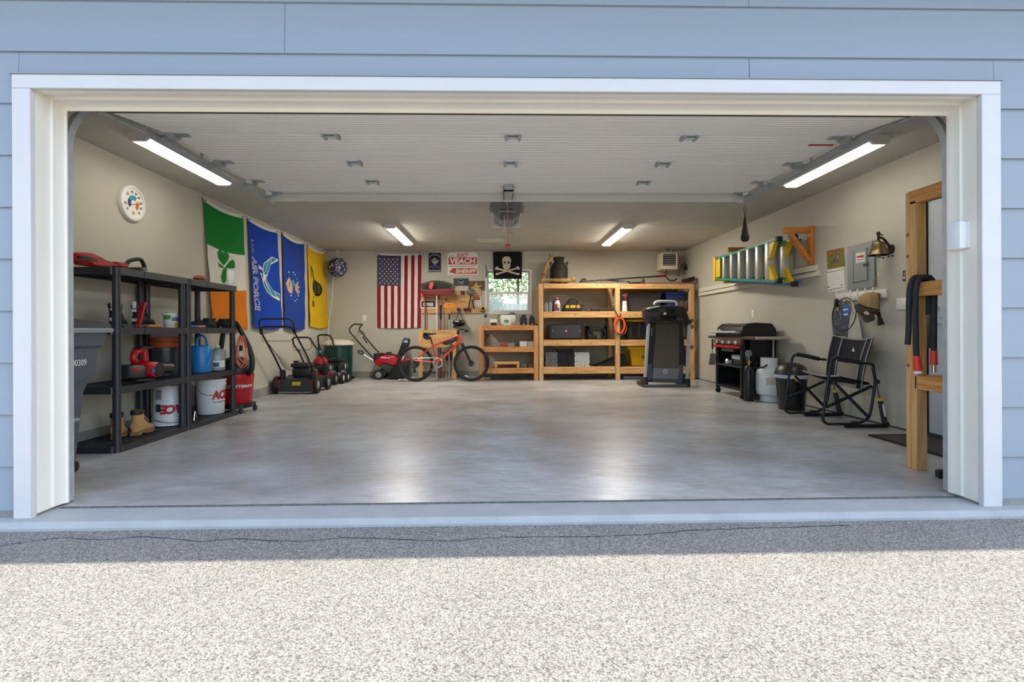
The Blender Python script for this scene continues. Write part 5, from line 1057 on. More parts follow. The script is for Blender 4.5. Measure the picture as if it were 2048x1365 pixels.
bs, bt = frame_unit(cL, [(78, 120, 385), (752, 795, 385), (1408, 1450, 390)], [(120, 752, 385, 428), (120, 752, 632, 685), (120, 752, 882, 932), (120, 752, 1122, 1178), (795, 1408, 388, 432), (795, 1408, 632, 685), (795, 1408, 882, 932), (795, 1408, 1122, 1178)], 'tall pine shelving with two bays along the back wall', WX, WZ)
zT, z2_, z3_, z4_ = bt[0], bt[1], bt[2], bt[3]; zW, zW2, zW3 = wt
def on_shelf(name, label, cat, crop, cx, cy, Yp, z, group=None): q = onY(*cp(crop, [(cx, cy)])[0], Yp); return thing(name, label, cat, (q.x, Yp, z), group), q.x
def sbox(crop, x0, y0, x1, y1, ya, yb, z0=None, r=.01):
    a, b = cp(crop, [(x0, y0), (x1, y1)]); p, q = onY(*a, ya), onY(*b, ya); return RB(p.x, q.x, ya, yb, q.z if z0 is None else z0, p.z, r)
# on the workbench
g, x = on_shelf('white_box', 'small white box on the left of the workbench top', 'box', cW, 296, 310, 6.85, zW); sbox(cW, 238, 232, 355, 300, 6.80, 6.95, zW, .005).build('carton', PAPER, g); sbox(cW, 250, 288, 350, 312, 6.76, 6.80, zW, .004).build('black_tool', BLK, g)
g, x = on_shelf('clear_tube', 'clear tube with a black cap at the workbench corner', 'tube', cW, 170, 318, 6.9, zW); q = onY(*cp(cW, [(170, 205)])[0], 6.9); MB().cyl((x, 6.9, zW), (x, 6.9, q.z), .014, n=12).build('tube', CLEAR, g); MB().cyl((x, 6.9, q.z), (x, 6.9, q.z+.055), .022, n=12).build('cap', BLK, g)
g, x = on_shelf('desktop_machine', 'white machine with a teal card and green coil in front of the window', 'machine', cW, 530, 315, 7.0, zW)
sbox(cW, 412, 165, 655, 250, 6.95, 7.08, zW, .012).build('body', pm('white_enamel', 'efeee9', .35), g); sbox(cW, 450, 205, 575, 315, 6.90, 6.93, zW, .006).build('card', PAPER, g); a = onY(*cp(cW, [(468, 240)])[0], 6.898); b = onY(*cp(cW, [(540, 290)])[0], 6.898); B(a.x, b.x, 6.897, 6.899, b.z, a.z).build('card_print', pm('teal_ink', '4a9c98', .6), g)
c_ = onY(*cp(cW, [(595, 190)])[0], 7.12); MB().tube(arc((c_.x, 7.12, c_.z), .065, 0, 360, 20)[:-1], .018, 8, True).build('green_coil', pm('sea_green', '3f8a72', .5), g)
for cx_ in (395, 690): c_ = onY(*cp(cW, [(cx_, 215)])[0], 7.05); MB().tube([c_+V((.035*cos(a)*(1 if cx_ > 500 else -1), 0, .07*sin(a))) for a in [radians(-80+20*i) for i in range(9)]], .006, 6).build('side_hoop', DARK, g)
for i, (x0, x1, y0, lab) in enumerate(((725, 838, 160, 'tall black battery charger on the workbench'), (868, 962, 175, 'squat black battery charger with cord at the right of the workbench'))):
    g, x = on_shelf('battery_charger', lab, 'charger', cW, (x0+x1)/2, 316, 6.85, zW, 'battery chargers on the workbench')
    a, b = onY(*cp(cW, [(x0, y0)])[0], 6.8), onY(*cp(cW, [(x1, 315)])[0], 6.8); w_ = b.x-a.x
    rpr([(a.x, zW), (b.x, zW), (b.x-.004, zW+(a.z-zW)*.6), (b.x-.02, a.z-.02), (a.x+w_*.75, a.z), (a.x+w_*.25, a.z), (a.x+.02, a.z-.02), (a.x+.004, zW+(a.z-zW)*.6)], 'y', 6.78, 6.9, .01).build('body', BLK, g)
    RB(a.x+w_*.3, a.x+w_*.7, 6.77, 6.785, zW+.04, zW+.09, .004).build('face_plate', DARK, g); RB(a.x+w_*.35, a.x+w_*.65, 6.768, 6.785, zW+.005, zW+.035, .003).build('white_label', GREYP, g)
    if i: MB().tube(smooth([(b.x-.02, 6.78, zW+.05), (b.x+.03, 6.77, zW+.02), (b.x+.06, 6.77, zW+.008), (b.x+.02, 6.75, zW+.008)], 4), .007, 6).build('cord', BLK, g)
g, x = on_shelf('hand_saw', 'dark saw with a red handle hanging inside the left post of the workbench', 'saw', cW, 190, 610, 6.77, .8); a = [V((p, 6.775, q)) for p, q in px_Y(cp(cW, [(185, 460), (235, 470), (170, 612), (150, 598)]), 6.775)]
MB().add(a+[p+V((0, .006, 0)) for p in a], [(0, 1, 2, 3), (4, 7, 6, 5), (0, 4, 5, 1), (1, 5, 6, 2), (2, 6, 7, 3), (3, 7, 4, 0)]).build('blade', DARK, g); MB().tube([onY(*q, 6.77) for q in cp(cW, [(160, 380), (150, 430), (175, 465), (165, 560)])], .013, 8).build('handle', pm('dull_red', '7e2a2a', .5), g)
g, x = on_shelf('parts_organiser', 'low grey case with a red front on the workbench shelf', 'case', cW, 465, 670, 6.8, zW2); sbox(cW, 292, 605, 405, 672, 6.75, 6.95, zW2).build('body', GREYP, g); sbox(cW, 530, 605, 640, 672, 6.75, 6.95, zW2).build('body', GREYP, g); sbox(cW, 405, 598, 530, 672, 6.75, 6.95, zW2).build('drawer', pm('brick_red', '9a4a42', .5), g)
for x0 in (300, 540): a = onY(*cp(cW, [(x0, 606)])[0], 6.75); MB().tube([(a.x, 6.745, a.z), (a.x+.04, 6.745, a.z-.02), (a.x+.09, 6.745, a.z)], .006, 6).build('latch', STEEL, g)
for i in range(3):
    zz = zW2+(2-i)*.031; a = onY(*cp(cW, [(718, 640)])[0], 6.78); b = onY(*cp(cW, [(942, 640)])[0], 6.78)
    g = thing('flat_carton', ('top flat white carton of the stack on the workbench shelf', 'middle flat white carton of the stack on the workbench shelf', 'bottom flat white carton of the stack on the workbench shelf')[i], 'carton', ((a.x+b.x)/2, 6.85, zz), 'flat white cartons on the workbench shelf')
    RB(a.x, b.x, 6.78, 6.95, zz, zz+.030, .003).build('carton', PAPER, g); B(a.x+(b.x-a.x)*.52, a.x+(b.x-a.x)*.62, 6.778, 6.781, zz+.006, zz+.022).build('print_mark', INKP, g)
g, x = on_shelf('step_stool', 'small pine step stool on the lowest workbench shelf', 'stool', cW, 512, 1020, 6.8, zW3); a, b = onY(*cp(cW, [(315, 912)])[0], 6.72), onY(*cp(cW, [(710, 1020)])[0], 6.72); RB(a.x, b.x, 6.70, 6.95, a.z-.05, a.z, .004).build('tread', WX, g); RB(a.x, a.x+.045, 6.71, 6.94, zW3, a.z-.05, .004).build('leg', WZ, g); RB(b.x-.045, b.x, 6.71, 6.94, zW3, a.z-.05, .004).build('leg', WZ, g)
for i, (x0, x1, lab) in enumerate(((728, 840, 'larger grey stone block beside the step stool'), (858, 925, 'smaller grey stone block next to the right post of the workbench'))):
    solo('stone_block', sbox(cW, x0, 945, x1, 1012, 6.78, 6.90, zW3, .008), pm('grey_stone', '77776f', .9, var=.4, vs=30, bump=.5, bs=60), lab, 'block', group='grey stone blocks')
# ================================================================ top of the tall shelving
c7 = (1070, 490, 10.5)
DRIFT = pm('driftwood', 'b3915c', .8, var=.5, vs=7, c2='7d5c36', bump=.4, bs=30)
g, x = on_shelf('milk_can', 'rusty dark metal milk can on top of the tall shelving', 'milk can', c7, 500, 780, 7.06, zT); s_ = .01*0+1
MB().lathe([(0, .03), (.155, .03), (.165, .04), (.168, .30), (.16, .34), (.12, .40), (.095, .43), (.09, .47), (.11, .50), (.115, .52), (.105, .525), (0, .515)], (x, 7.06, zT), n=32).build('body', pm('rusted_iron', '3d322c', .75, .3, var=.5, vs=9, c2='231d1b', bump=.3, bs=30), g)
for s in (-1, 1): MB().tube(smooth([(x+s*.13, 7.05, zT+.40), (x+s*.165, 7.05, zT+.44), (x+s*.15, 7.05, zT+.36)], 4), .011, 6).build('ear_handle', MATS['rusted_iron'], g)
g, x = on_shelf('driftwood_log', 'pale driftwood log lying in front of the milk can', 'driftwood', c7, 530, 790, 6.75, zT)
m = MB(); pts = [onY(*q, 6.74) for q in cp(c7, [(140, 760), (230, 745), (400, 748), (560, 750), (690, 745), (780, 720), (850, 735)])]; m.tube(smooth(pts, 5), [.035+.004*sin(i*1.3)+.02*(i/30)**3 for i in range(31)], 10)
for p in m.v: p.z = max(p.z, zT+.001)
m.build('log', DRIFT, g)
g, x = on_shelf('driftwood_branch', 'upright driftwood branch beside the milk can', 'driftwood', c7, 180, 790, 6.9, zT)
pts = [onY(*q, 6.86) for q in cp(c7, [(150, 770), (175, 680), (205, 560), (240, 440), (290, 330), (310, 250), (300, 180)])]; m = MB().tube(smooth(pts, 5), [.05-.042*(i/30)+.003*sin(i) for i in range(31)], 10); m.tube(smooth([pts[4], onY(*cp(c7, [(340, 275)])[0], 6.83), onY(*cp(c7, [(395, 240)])[0], 6.83)], 4), [.03, .03, .028, .026, .024, .022, .02, .018, .015], 8)
for p in m.v: p.z = max(p.z, zT+.001)
m.build('branch', DRIFT, g)
cH = (1220, 480, 9.75)
g, x = on_shelf('pole_saw', 'long black pole saw with red collar lying on the tall shelving', 'pole saw', cL, 800, 375, 6.8, zT)
MB().cyl(onY(*cp(cL, [(455, 366)])[0], 6.85), onY(*cp(cL, [(1120, 322)])[0], 6.85), .016, .014, 10).build('pole', BLK, g); MB().cyl(onY(*cp(cL, [(1112, 322)])[0], 6.85), onY(*cp(cL, [(1200, 316)])[0], 6.85), .022, n=12).build('collar', pm('dark_red_plastic', '6d1b26', .45), g)
MB().cyl(onY(*cp(cL, [(1200, 316)])[0], 6.85), onY(*cp(cL, [(1260, 315)])[0], 6.85), .013, n=10).build('ferrule', CHROME, g); MB().bar(onY(*cp(cL, [(1250, 314)])[0], 6.83), onY(*cp(cL, [(1430, 368)])[0], 6.83), .008, .035).build('saw_blade', STEEL, g); MB().tube([onY(*q, 6.85) for q in cp(cL, [(440, 375), (465, 345), (490, 345), (480, 370)])], .016, 8).build('end_grip', RUB, g)
g, x = on_shelf('string_trimmer', 'black trimmer head with silver bar lying beside the pole saw', 'trimmer', cL, 900, 378, 7.0, zT)
MB().cyl(onY(*cp(cL, [(482, 346)])[0], 7.0), onY(*cp(cL, [(640, 350)])[0], 7.0), .012, n=8).build('silver_bar', CHROME, g); a = onY(*cp(cL, [(765, 380)])[0], 7.0); RB(a.x, a.x+.18, 6.9, 7.05, zT, zT+.06, .02).build('guard', GREYP, g); b = onY(*cp(cL, [(870, 378)])[0], 7.0); RB(b.x, b.x+.28, 6.92, 7.02, zT, zT+.05, .015).build('motor', BLK, g); MB().tube(smooth([onY(*q, 6.95) for q in cp(cL, [(985, 380), (1000, 345), (1008, 372)])], 3), .01, 6).build('loop_handle', BLK, g); MB().cyl(onY(*cp(cL, [(640, 352)])[0], 7.0), onY(*cp(cL, [(880, 372)])[0], 7.0), .012, n=8).build('shaft', BLK, g)
q = onY(*cp(cL, [(1395, 345)])[0], 6.75); g = thing('floor_squeegee', 'black scoop-shaped head at the right end of the tall shelving top', 'squeegee', (q.x, 6.75, zT)); rpr(px_Y(cp(cL, [(1345, 345), (1380, 340), (1445, 320), (1452, 350), (1430, 372), (1350, 372)]), 6.75), 'y', 6.72, 6.85, .015).build('head', BLK, g)
q = onY(*cp(cL, [(1210, 378)])[0], 6.7); m = MB().box(q.x-.5, q.x+.55, 6.67, 6.70, zT, zT+.012); solo('red_rod', m, pm('dull_red', '7e2a2a', .5), 'thin dark red rod along the front edge of the shelving top', 'rod')
# heater near the right corner
g = thing('ceiling_heater', 'cream fan heater hung from the ceiling in the back right corner', 'heater', onY(1339, 539, 7.2)); HC = pm('heater_cream', 'd9d2bd', .5)
a, b = onY(*cp(cH, [(1005, 250)])[0], 7.1), onY(*cp(cH, [(1325, 575)])[0], 7.1)
m = MB(); m.box(a.x, b.x, 7.14, 7.38, b.z, a.z); m.build('casing', HC, g)
w_, h_ = b.x-a.x, a.z-b.z
RB(a.x, b.x, 7.10, 7.15, b.z, b.z+h_*.24, .015).build('lower_panel', HC, g)
for x0 in (a.x, b.x-.03): RB(x0, x0+.03, 7.10, 7.15, b.z+h_*.24, a.z, .01).build('side_frame', HC, g)
RB(a.x, b.x, 7.10, 7.15, a.z-.02, a.z, .008).build('top_frame', HC, g); B(a.x+.03, b.x-.03, 7.125, 7.14, b.z+h_*.24, a.z-.02).build('dark_core', DARK, g)
for i in range(5): zz = b.z+h_*(.30+.135*i); MB().add([(a.x+.03, 7.112, zz), (b.x-.03, 7.112, zz), (b.x-.03, 7.13, zz+.016), (a.x+.03, 7.13, zz+.016)], [(0, 1, 2, 3)]).build('louvre', HC, g)
for s in (-1, 1): c_ = (a.x+b.x)/2; MB().tube([(c_+s*.035, 7.2, a.z), (c_+s*.05, 7.2, a.z+.05), (c_+s*.085, 7.22, H)], .007, 6).build('bracket_arm', PAPER, g)
g2 = [onY(*q, 7.15) for q in cp(cH, [(1095, 575), (1095, 690), (1130, 770), (1200, 800), (1280, 780), (1335, 700), (1365, 580), (1400, 490), (1450, 465), (1490, 490), (1500, 530)])]; MB().tube(smooth(g2, 4), .012, 8).build('power_cord', BLK, g)
q = onX(1375, 536, WR); g = thing('heater_outlet', 'outlet with a large black plug on the right wall near the heater', 'outlet', (WR, q.y, q.z)); RB(WR-.006, WR, q.y-.05, q.y+.05, q.z-.07, q.z+.07, .003).build('cover_plate', WHT, g); RB(WR-.07, WR-.006, q.y-.03, q.y+.03, q.z-.045, q.z+.045, .012).build('plug', BLK, g)
# ================================================================ second level
q = lambda crop, x, y, Yp: onY(*cp(crop, [(x, y)])[0], Yp)
for i, (cx_, y0, lab) in enumerate(((143, 545, 'left clear bottle of the pair on the tall shelving'), (177, 540, 'right clear bottle of the pair next to the blue jug'))):
    g, x = on_shelf('clear_bottle', lab, 'bottle', cL, cx_, 632, 6.8, z2_, 'clear bottles on the tall shelving'); h = q(cL, cx_, y0, 6.8).z-z2_; MB().lathe([(0, 0), (.034, 0), (.036, .005), (.036, h*.68), (.03, h*.78), (.014, h*.86), (.014, h*.93)], (x, 6.8, z2_), n=18).build('body', pm('bottle_clear', 'aeb8bf', .15, trans=.5), g); MB().lathe([(.017, h*.92), (.017, h), (0, h)], (x, 6.8, z2_), n=14).build('cap', GREYP, g)
    MB().lathe([(.0365, h*.2), (.0365, h*.5)], (x, 6.8, z2_), n=18).build('label', GREYP, g) if False else band((x, 6.8, z2_), .036, .036, h*.2, h*.5, -150, -30, GREYP, 'label', g)
g, x = on_shelf('blue_jug', 'dark blue jug standing behind the red-labelled bottle', 'jug', cL, 220, 632, 6.9, z2_); MB().lathe([(0, 0), (.05, 0), (.053, .005), (.05, .17), (.02, .23), (.02, .25), (0, .25)], (x, 6.9, z2_), n=18).build('body', pm('navy_plastic', '1f2d5c', .35), g)
g, x = on_shelf('spray_bottle', 'bottle with red cap and colourful label beside the tool bag', 'bottle', cL, 240, 632, 6.78, z2_); h = q(cL, 240, 512, 6.78).z-z2_
MB().lathe([(0, 0), (.052, 0), (.055, .006), (.055, h*.6), (.035, h*.8), (.03, h*.85)], (x, 6.78, z2_), n=22).build('body', pm('label_white', 'd9d4d8', .4), g); MB().lathe([(.034, h*.82), (.034, h*.93), (.02, h*.95)], (x, 6.78, z2_), n=16).build('red_neck', REDP, g); MB().lathe([(.022, h*.94), (.022, h), (0, h)], (x, 6.78, z2_), n=14).build('cap', PAPER, g)
band((x, 6.78, z2_), .055, .055, h*.08, h*.55, -150, -95, pm('label_magenta', '8c2a58', .5), 'label_red', g); band((x, 6.78, z2_), .055, .055, h*.3, h*.55, -95, -60, pm('label_gold', 'd0b040', .5), 'label_gold', g); band((x, 6.78, z2_), .055, .055, h*.05, h*.28, -95, -50, pm('label_blue2', '33458f', .5), 'label_blue', g)
g, x = on_shelf('tool_bag', 'black fabric tool bag with yellow panels on the tall shelving', 'tool bag', cL, 370, 632, 6.8, z2_)
rpr(px_Y(cp(cL, [(288, 632), (295, 590), (320, 560), (350, 540), (380, 535), (410, 548), (440, 575), (455, 600), (460, 632)]), 6.78), 'y', 6.73, 6.95, .03).build('body', pm('black_nylon', '232026', .7), g)
for x0, x1 in ((315, 345), (355, 400), (412, 440)): a, b = q(cL, x0, 577, 6.727), q(cL, x1, 602, 6.727); RB(a.x, b.x, 6.722, 6.74, b.z, a.z, .003).build('yellow_panel', YEL, g)
MB().tube(smooth([q(cL, *t, 6.82) for t in ((325, 555), (350, 528), (380, 522), (405, 530), (425, 558))], 4), .012, 8).build('handle', BLK, g); MB().tube([q(cL, *t, 6.8) for t in ((440, 570), (475, 582))], .008, 6).build('strap', BLK, g)
g, x = on_shelf('tire_pump', 'flat black pump lying on the tall shelving beside the tool bag', 'pump', cL, 620, 632, 6.8, z2_); MB().cyl(q(cL, 500, 625, 6.78), q(cL, 745, 608, 6.78), .018, .015, 10).build('barrel', BLK, g); RB(q(cL, 540, 620, 6.75).x, q(cL, 620, 620, 6.75).x, 6.74, 6.84, z2_, z2_+.055, .01).build('base', BLK, g); MB().cyl(q(cL, 738, 615, 6.8), q(cL, 738, 565, 6.8), .01, n=8).build('hose', BLK, g); RB(q(cL, 728, 0, 6.8).x, q(cL, 748, 0, 6.8).x, 6.78, 6.82, q(cL, 0, 590, 6.8).z, q(cL, 0, 570, 6.8).z, .004).build('gauge', GREYP, g)
g, x = on_shelf('trigger_bottle', 'white spray bottle with a dark red trigger on the tall shelving', 'spray bottle', cL, 833, 630, 6.72, z2_); h = q(cL, 833, 540, 6.72).z-z2_
MB().lathe([(0, 0), (.05, 0), (.052, .005), (.044, h*.5), (.04, h*.95), (.03, h)], (x, 6.72, z2_), n=22).build('bottle', pm('white_enamel', 'efeee9', .35), g); rpr(px_Y(cp(cL, [(808, 490), (830, 478), (862, 470), (862, 490), (850, 510), (850, 540), (822, 540), (828, 510)]), 6.72), 'y', 6.70, 6.74, .008).build('trigger_head', pm('dark_red_plastic', '6d1b26', .45), g)
for zz in (.35, .7): MB().lathe([(.006, 0), (0, -.001)], (x+.01, 6.72-.046, z2_+h*zz), 'y', 8).build('print_dot', BLK, g)
def tote(name, label, crop, x0, x1, y0, y1, ya, yb, z, mb, ml, lid_h, ribs=3, mr=None, inset=.03, lidover=.015):
    g, x = on_shelf(name, label, 'storage bin', crop, (x0+x1)/2, y1, (ya+yb)/2, z); a, b = q(crop, x0, y0, ya), q(crop, x1, y1, ya); ht_ = a.z-z-lid_h; w_ = b.x-a.x
    def R4(i_, zz): return [(a.x+i_, ya+i_, zz), (b.x-i_, ya+i_, zz), (b.x-i_, yb-i_, zz), (a.x+i_, yb-i_, zz)]
    MB().loft([R4(inset+lidover, z+.001), R4(lidover, z+ht_)]).build('body', mb, g)
    RB(a.x, b.x, ya, yb, z+ht_, z+ht_+lid_h, .012).build('lid', ml, g); RB(a.x+.03, b.x-.03, ya+.03, yb-.03, z+ht_+lid_h-.004, z+ht_+lid_h+.012, .006).build('lid_panel', ml, g)
    for i in range(ribs): xx = a.x+w_*(i+.5)/ribs; MB().bar((xx, ya+lidover+inset*.95-.002, z+.03), (xx, ya+lidover-.002, z+ht_-.02), .03, .012, (0, 1, 0)).build('rib', mr or mb, g)
    return g
GT = pm('grey_tote', '4a4a4a', .55, var=.1, vs=10)
tote('storage_tote', 'dark grey ribbed storage tote on the right bay of the tall shelving', cL, 862, 1165, 468, 630, 6.9, 7.35, z2_, GT, GT, .02, 4)
g = tote('storage_tote', 'translucent tote with a bright blue lid on the right bay', cL, 1195, 1385, 460, 630, 6.87, 7.30, z2_, pm('cloudy_blue', '26407f', .4), pm('royal_blue', '2447a6', .4), .055, 2)
m = MB(); a, b = q(cL, 1290, 530, 6.80), q(cL, 1398, 632, 6.80)
m.grid(lambda u, v: V((a.x+(b.x-a.x)*u, 6.80-.03*sin(pi*v)*(1+.3*sin(u*19)), z2_+(a.z-z2_)*(1-v)*(1-.12*sin(u*7)**2)+.002)), 14, 8); m.grid(lambda u, v: V((a.x+(b.x-a.x)*u, 6.80+.04*v, z2_+(a.z-z2_)*(1-.12*sin(u*7)**2)*(1-v*.2)+.002)), 14, 3)
solo('brown_cloth', m, pm('brown_grey_cloth', '5b5148', .9, var=.3, vs=14), 'crumpled brown-grey cloth in front of the blue-lidded tote', 'cloth')
# ================================================================ third level
g, x = on_shelf('portable_speaker', 'large black rounded speaker on the tall shelving', 'speaker', cL, 312, 878, 6.8, z3_)
a, b = q(cL, 158, 738, 6.75), q(cL, 468, 878, 6.75); r_ = .05
rpr([(a.x+.02, z3_+.005), (b.x-.02, z3_+.005), (b.x, z3_+.04), (b.x, a.z-.04), (b.x-.03, a.z-.005), (a.x+.03, a.z-.005), (a.x, a.z-.04), (a.x, z3_+.04)], 'y', 6.74, 7.02, .05).build('shell', pm('speaker_black', '232427', .6, var=.1, vs=60), g)
rpr([(a.x+.06, z3_+.025), (b.x-.06, z3_+.025), (b.x-.04, (a.z+z3_)/2), (b.x-.06, a.z-.03), (a.x+.06, a.z-.03), (a.x+.04, (a.z+z3_)/2)], 'y', 6.725, 6.75, .012).build('grille', pm('grille_charcoal', '34363a', .7, bump=.4, bs=200), g)
c_ = q(cL, 318, 803, 6.72); RB(c_.x-.016, c_.x+.016, 6.718, 6.728, c_.z-.019, c_.z+.019, .002).build('logo_plate', pm('speaker_orange', 'c9481f', .5), g); text('!', .006, .024, PAPER, g, facing((c_.x-.005, 6.716, c_.z), (0, -1, 0)), .05); text('B', .011, .018, PAPER, g, facing((c_.x+.005, 6.716, c_.z-.004), (0, -1, 0)), .04)
for x0 in (200, 442): p = q(cL, x0, 800, 6.72); B(p.x-.003, p.x+.003, 6.722, 6.73, p.z-.02, p.z+.02).build('side_mark', GREYP, g)
g, x = on_shelf('milk_crate', 'black plastic milk crate with pale contents on the tall shelving', 'crate', cL, 590, 878, 6.8, z3_); a, b = q(cL, 505, 760, 6.75), q(cL, 675, 878, 6.75); ya, yb = 6.75, 7.05
cr_ = MB()
for yy in (ya, yb-.012):
    cr_.box(a.x, b.x, yy, yy+.012, z3_, z3_+.025).box(a.x, b.x, yy, yy+.012, a.z-.06, a.z)
    for x0 in (a.x, b.x-.035): cr_.box(x0, x0+.035, yy, yy+.012, z3_, a.z)
    for i in range(6):
        xx = a.x+.035+(b.x-a.x-.07)*i/5
        for dx in (-.10, .10): cr_.bar((min(max(xx-dx, a.x+.03), b.x-.03), yy+.006, z3_+.02), (min(max(xx+dx, a.x+.03), b.x-.03), yy+.006, a.z-.05), .007, .008, (0, 1, 0))
for xx in (a.x, b.x-.012): cr_.box(xx, xx+.012, ya, yb, z3_, a.z)
cr_.box(a.x, b.x, ya, yb, z3_, z3_+.008); cr_.build('crate_body', BLK, g)
m = MB()
for i in range(14): m.ell((random.uniform(a.x+.06, b.x-.06), random.uniform(ya+.06, yb-.06), z3_+random.uniform(.04, .13)), .045, .04, .03, 8, 6)
o_ = m.build('contents', pm('pale_contents', 'd6cfae', .7, var=.3, vs=20), g); o_['kind'] = 'stuff'
p = onY(1209, 641, D); g = thing('wall_outlet', 'white outlet with a plugged-in cord above the milk crate', 'outlet', (p.x, D, p.z)); RB(p.x-.045, p.x+.045, D-.006, D, p.z-.06, p.z+.06, .003).build('cover_plate', WHT, g); RB(p.x-.0, p.x+.03, D-.04, D-.006, p.z-.01, p.z+.04, .005).build('plug', BLK, g); MB().cyl((p.x+.02, D-.03, p.z), (p.x+.02, D-.03, z3_+.02), .006, n=6).build('cord', BLK, g)
p = onY(729, 637, D); g = thing('wall_outlet', 'white outlet on the back wall left of the striped flag', 'outlet', (p.x, D, p.z)); RB(p.x-.036, p.x+.036, D-.006, D, p.z-.06, p.z+.06, .003).build('cover_plate', WHT, g)
for s in (-1, 1): RB(p.x-.018, p.x+.018, D-.0085, D-.004, p.z+s*.026-.018, p.z+s*.026+.018, .002).build('socket', PAPER, g)
g = tote('storage_tote', 'black tote with a yellow lid on the third level of the right bay', cL, 850, 1075, 706, 878, 6.76, 7.2, z3_, BLK, YEL, .03, 3, DARK)
# orange air hose hung on the middle post
c_ = q(cL, 786, 745, 6.62); m = MB()
for i in range(8): k = 1-.035*(i % 4); m.tube([(c_.x+.093*k*cos(t)+.006*sin(i*2), 6.62-.008*(i//4)-.006*(i % 4), c_.z+.155*k*sin(t)-.01*i*.4) for t in [2*pi*j/26 for j in range(26)]], .0075, 6, True)
g = thing('air_hose', 'coiled orange hose hung on the middle post of the tall shelving', 'hose', c_); m.build('coil', pm('orange_hose', 'e2532a', .4), g); MB().tube([q(cL, *t, 6.60) for t in ((748, 620), (768, 660), (785, 685), (800, 650))], .01, 6).build('strap', BLK, g); MB().cyl(q(cL, 770, 832, 6.6), q(cL, 825, 830, 6.6), .012, n=8).build('fitting', BLK, g); MB().tube(smooth([q(cL, *t, 6.6) for t in ((835, 720), (850, 790), (830, 828))], 4), .006, 6).build('tail', MATS['orange_hose'], g)
# ================================================================ bottom level
for i, (x0, x1, y0, c_, lab) in enumerate(((130, 248, 985, '71747a', 'grey ribbed quilted bundle on the bottom of the tall shelving'), (243, 390, 968, '2a2a30', 'black quilted bundle between the grey and white ones'), (388, 530, 988, 'c9cccc', 'white quilted bundle on the bottom of the tall shelving'))):
    a, b = q(cL, x0, y0, 6.74), q(cL, x1, 1122, 6.74); w_, h_ = b.x-a.x-.02, a.z-z4_; m = MB(); nr = 5 if i == 0 else 9
    def F(u, v, face): 
        rip = .014*abs(sin(u*pi*nr))+.006*sin(v*pi*11+u*9)
        return V((a.x+.010+w_*u+.006*sin(v*17+i), 6.74+.012-rip, z4_+h_*v-.012*abs(cos(u*pi*nr))*(v > .95)))
    m.grid(lambda u, v: F(u, v, 0), nr*6, 16); m.grid(lambda u, v: V((F(u, 1, 0).x, F(u, 1, 0).y+(7.0-6.74)*v, F(u, 1, 0).z)), nr*6, 3); m.grid(lambda u, v: V((F(0, v, 0).x, F(0, v, 0).y+(7.0-6.74)*u, F(0, v, 0).z)), 3, 16); m.grid(lambda u, v: V((F(1, v, 0).x, F(1, v, 0).y+(7.0-6.74)*u, F(1, v, 0).z)), 3, 16); m.box(a.x+.01, b.x-.01, 6.9, 7.0, z4_, a.z-.02)
    solo('quilted_bundle', m, pm('quilt_'+str(i), c_, .9, var=.15, vs=30), lab, 'bundle', ((a.x+b.x)/2, 6.85, z4_), 'quilted bundles on the bottom shelf')
g, x = on_shelf('black_tarp', 'folded black tarp sloping behind the middle post', 'tarp', cL, 720, 1122, 6.85, z4_)
rpr([(p.x, max(p.z, z4_+.001)) for p in (q(cL, *t, 6.85) for t in ((565, 1122), (660, 1078), (750, 1035), (800, 1012), (835, 1008), (845, 1060), (848, 1122)))], 'y', 6.82, 7.1, .03).build('folds', pm('tarp_black', '19181b', .45, var=.2, vs=12, bump=.5, bs=14), g)
g = tote('storage_tote', 'bright yellow storage tote on the bottom right level', cL, 862, 1065, 940, 1122, 6.76, 7.15, z4_, YEL, YEL, .05, 2, None, .045, .05)
c_ = q(cL, 1000, 1035, 6.80); RB(c_.x-.03, c_.x+.03, 6.805, 6.815, c_.z-.03, c_.z+.03, .004).build('moulded_mark', pm('mark_olive', '7d6a12', .6), g)
a, b = q(cL, 820, 1198, 6.8), q(cL, 1040, 1225, 6.8); solo('spare_board', RB(a.x, b.x+.2, 6.75, 7.3, .0, .06, .004), GREYP, 'pale grey board lying on the floor under the right bay', 'board')
MB_ = MB().tube(smooth([q(cL, *t, 6.72) for t in ((155, 930), (195, 955), (280, 968), (360, 965), (405, 932))], 5), .005, 6); solo('hanging_cable', MB_, BLK, 'black cable drooping below the speaker shelf', 'cable')
# ================================================================ treadmill, folded up
cT = (1220, 580, 6.5); Y = 5.55
g = thing('treadmill', 'folded black treadmill standing upright before the tall shelving', 'treadmill', onZ(1335, 776))
t = lambda pts, Yp: [(p.x, p.z) for p in (onY(*s, Yp) for s in cp(cT, pts))]
TB = pm('treadmill_black', '1c1d21', .4); TG = pm('treadmill_silver', 'c3c8cc', .35, .3)
def tapered(pts, y0, y1, lean): 
    m = MB(); z0_ = min(p[1] for p in pts); z1_ = max(p[1] for p in pts); f = lambda p, yy: V((p[0], yy+lean*(p[1]-z0_)/(z1_-z0_), p[1])); n_ = len(pts)
    return m.add([f(p, y0) for p in pts]+[f(p, y1) for p in pts], [tuple(range(n_))[::-1], tuple(range(n_, 2*n_))]+[(i, (i+1) % n_, n_+(i+1) % n_, n_+i) for i in range(n_)])
LEAN = .10
tapered(t([(545, 430), (960, 430), (985, 700), (945, 1215), (468, 1200), (505, 800)], Y), Y, Y+.12, LEAN).build('deck_frame', TB, g)
tapered(t([(622, 440), (928, 440), (895, 1015), (560, 1005)], Y), Y-.006, Y+.02, LEAN).build('running_belt', pm('belt', '5c564d', .26, var=.12, vs=3, stretch=(8, 1, 1)), g)
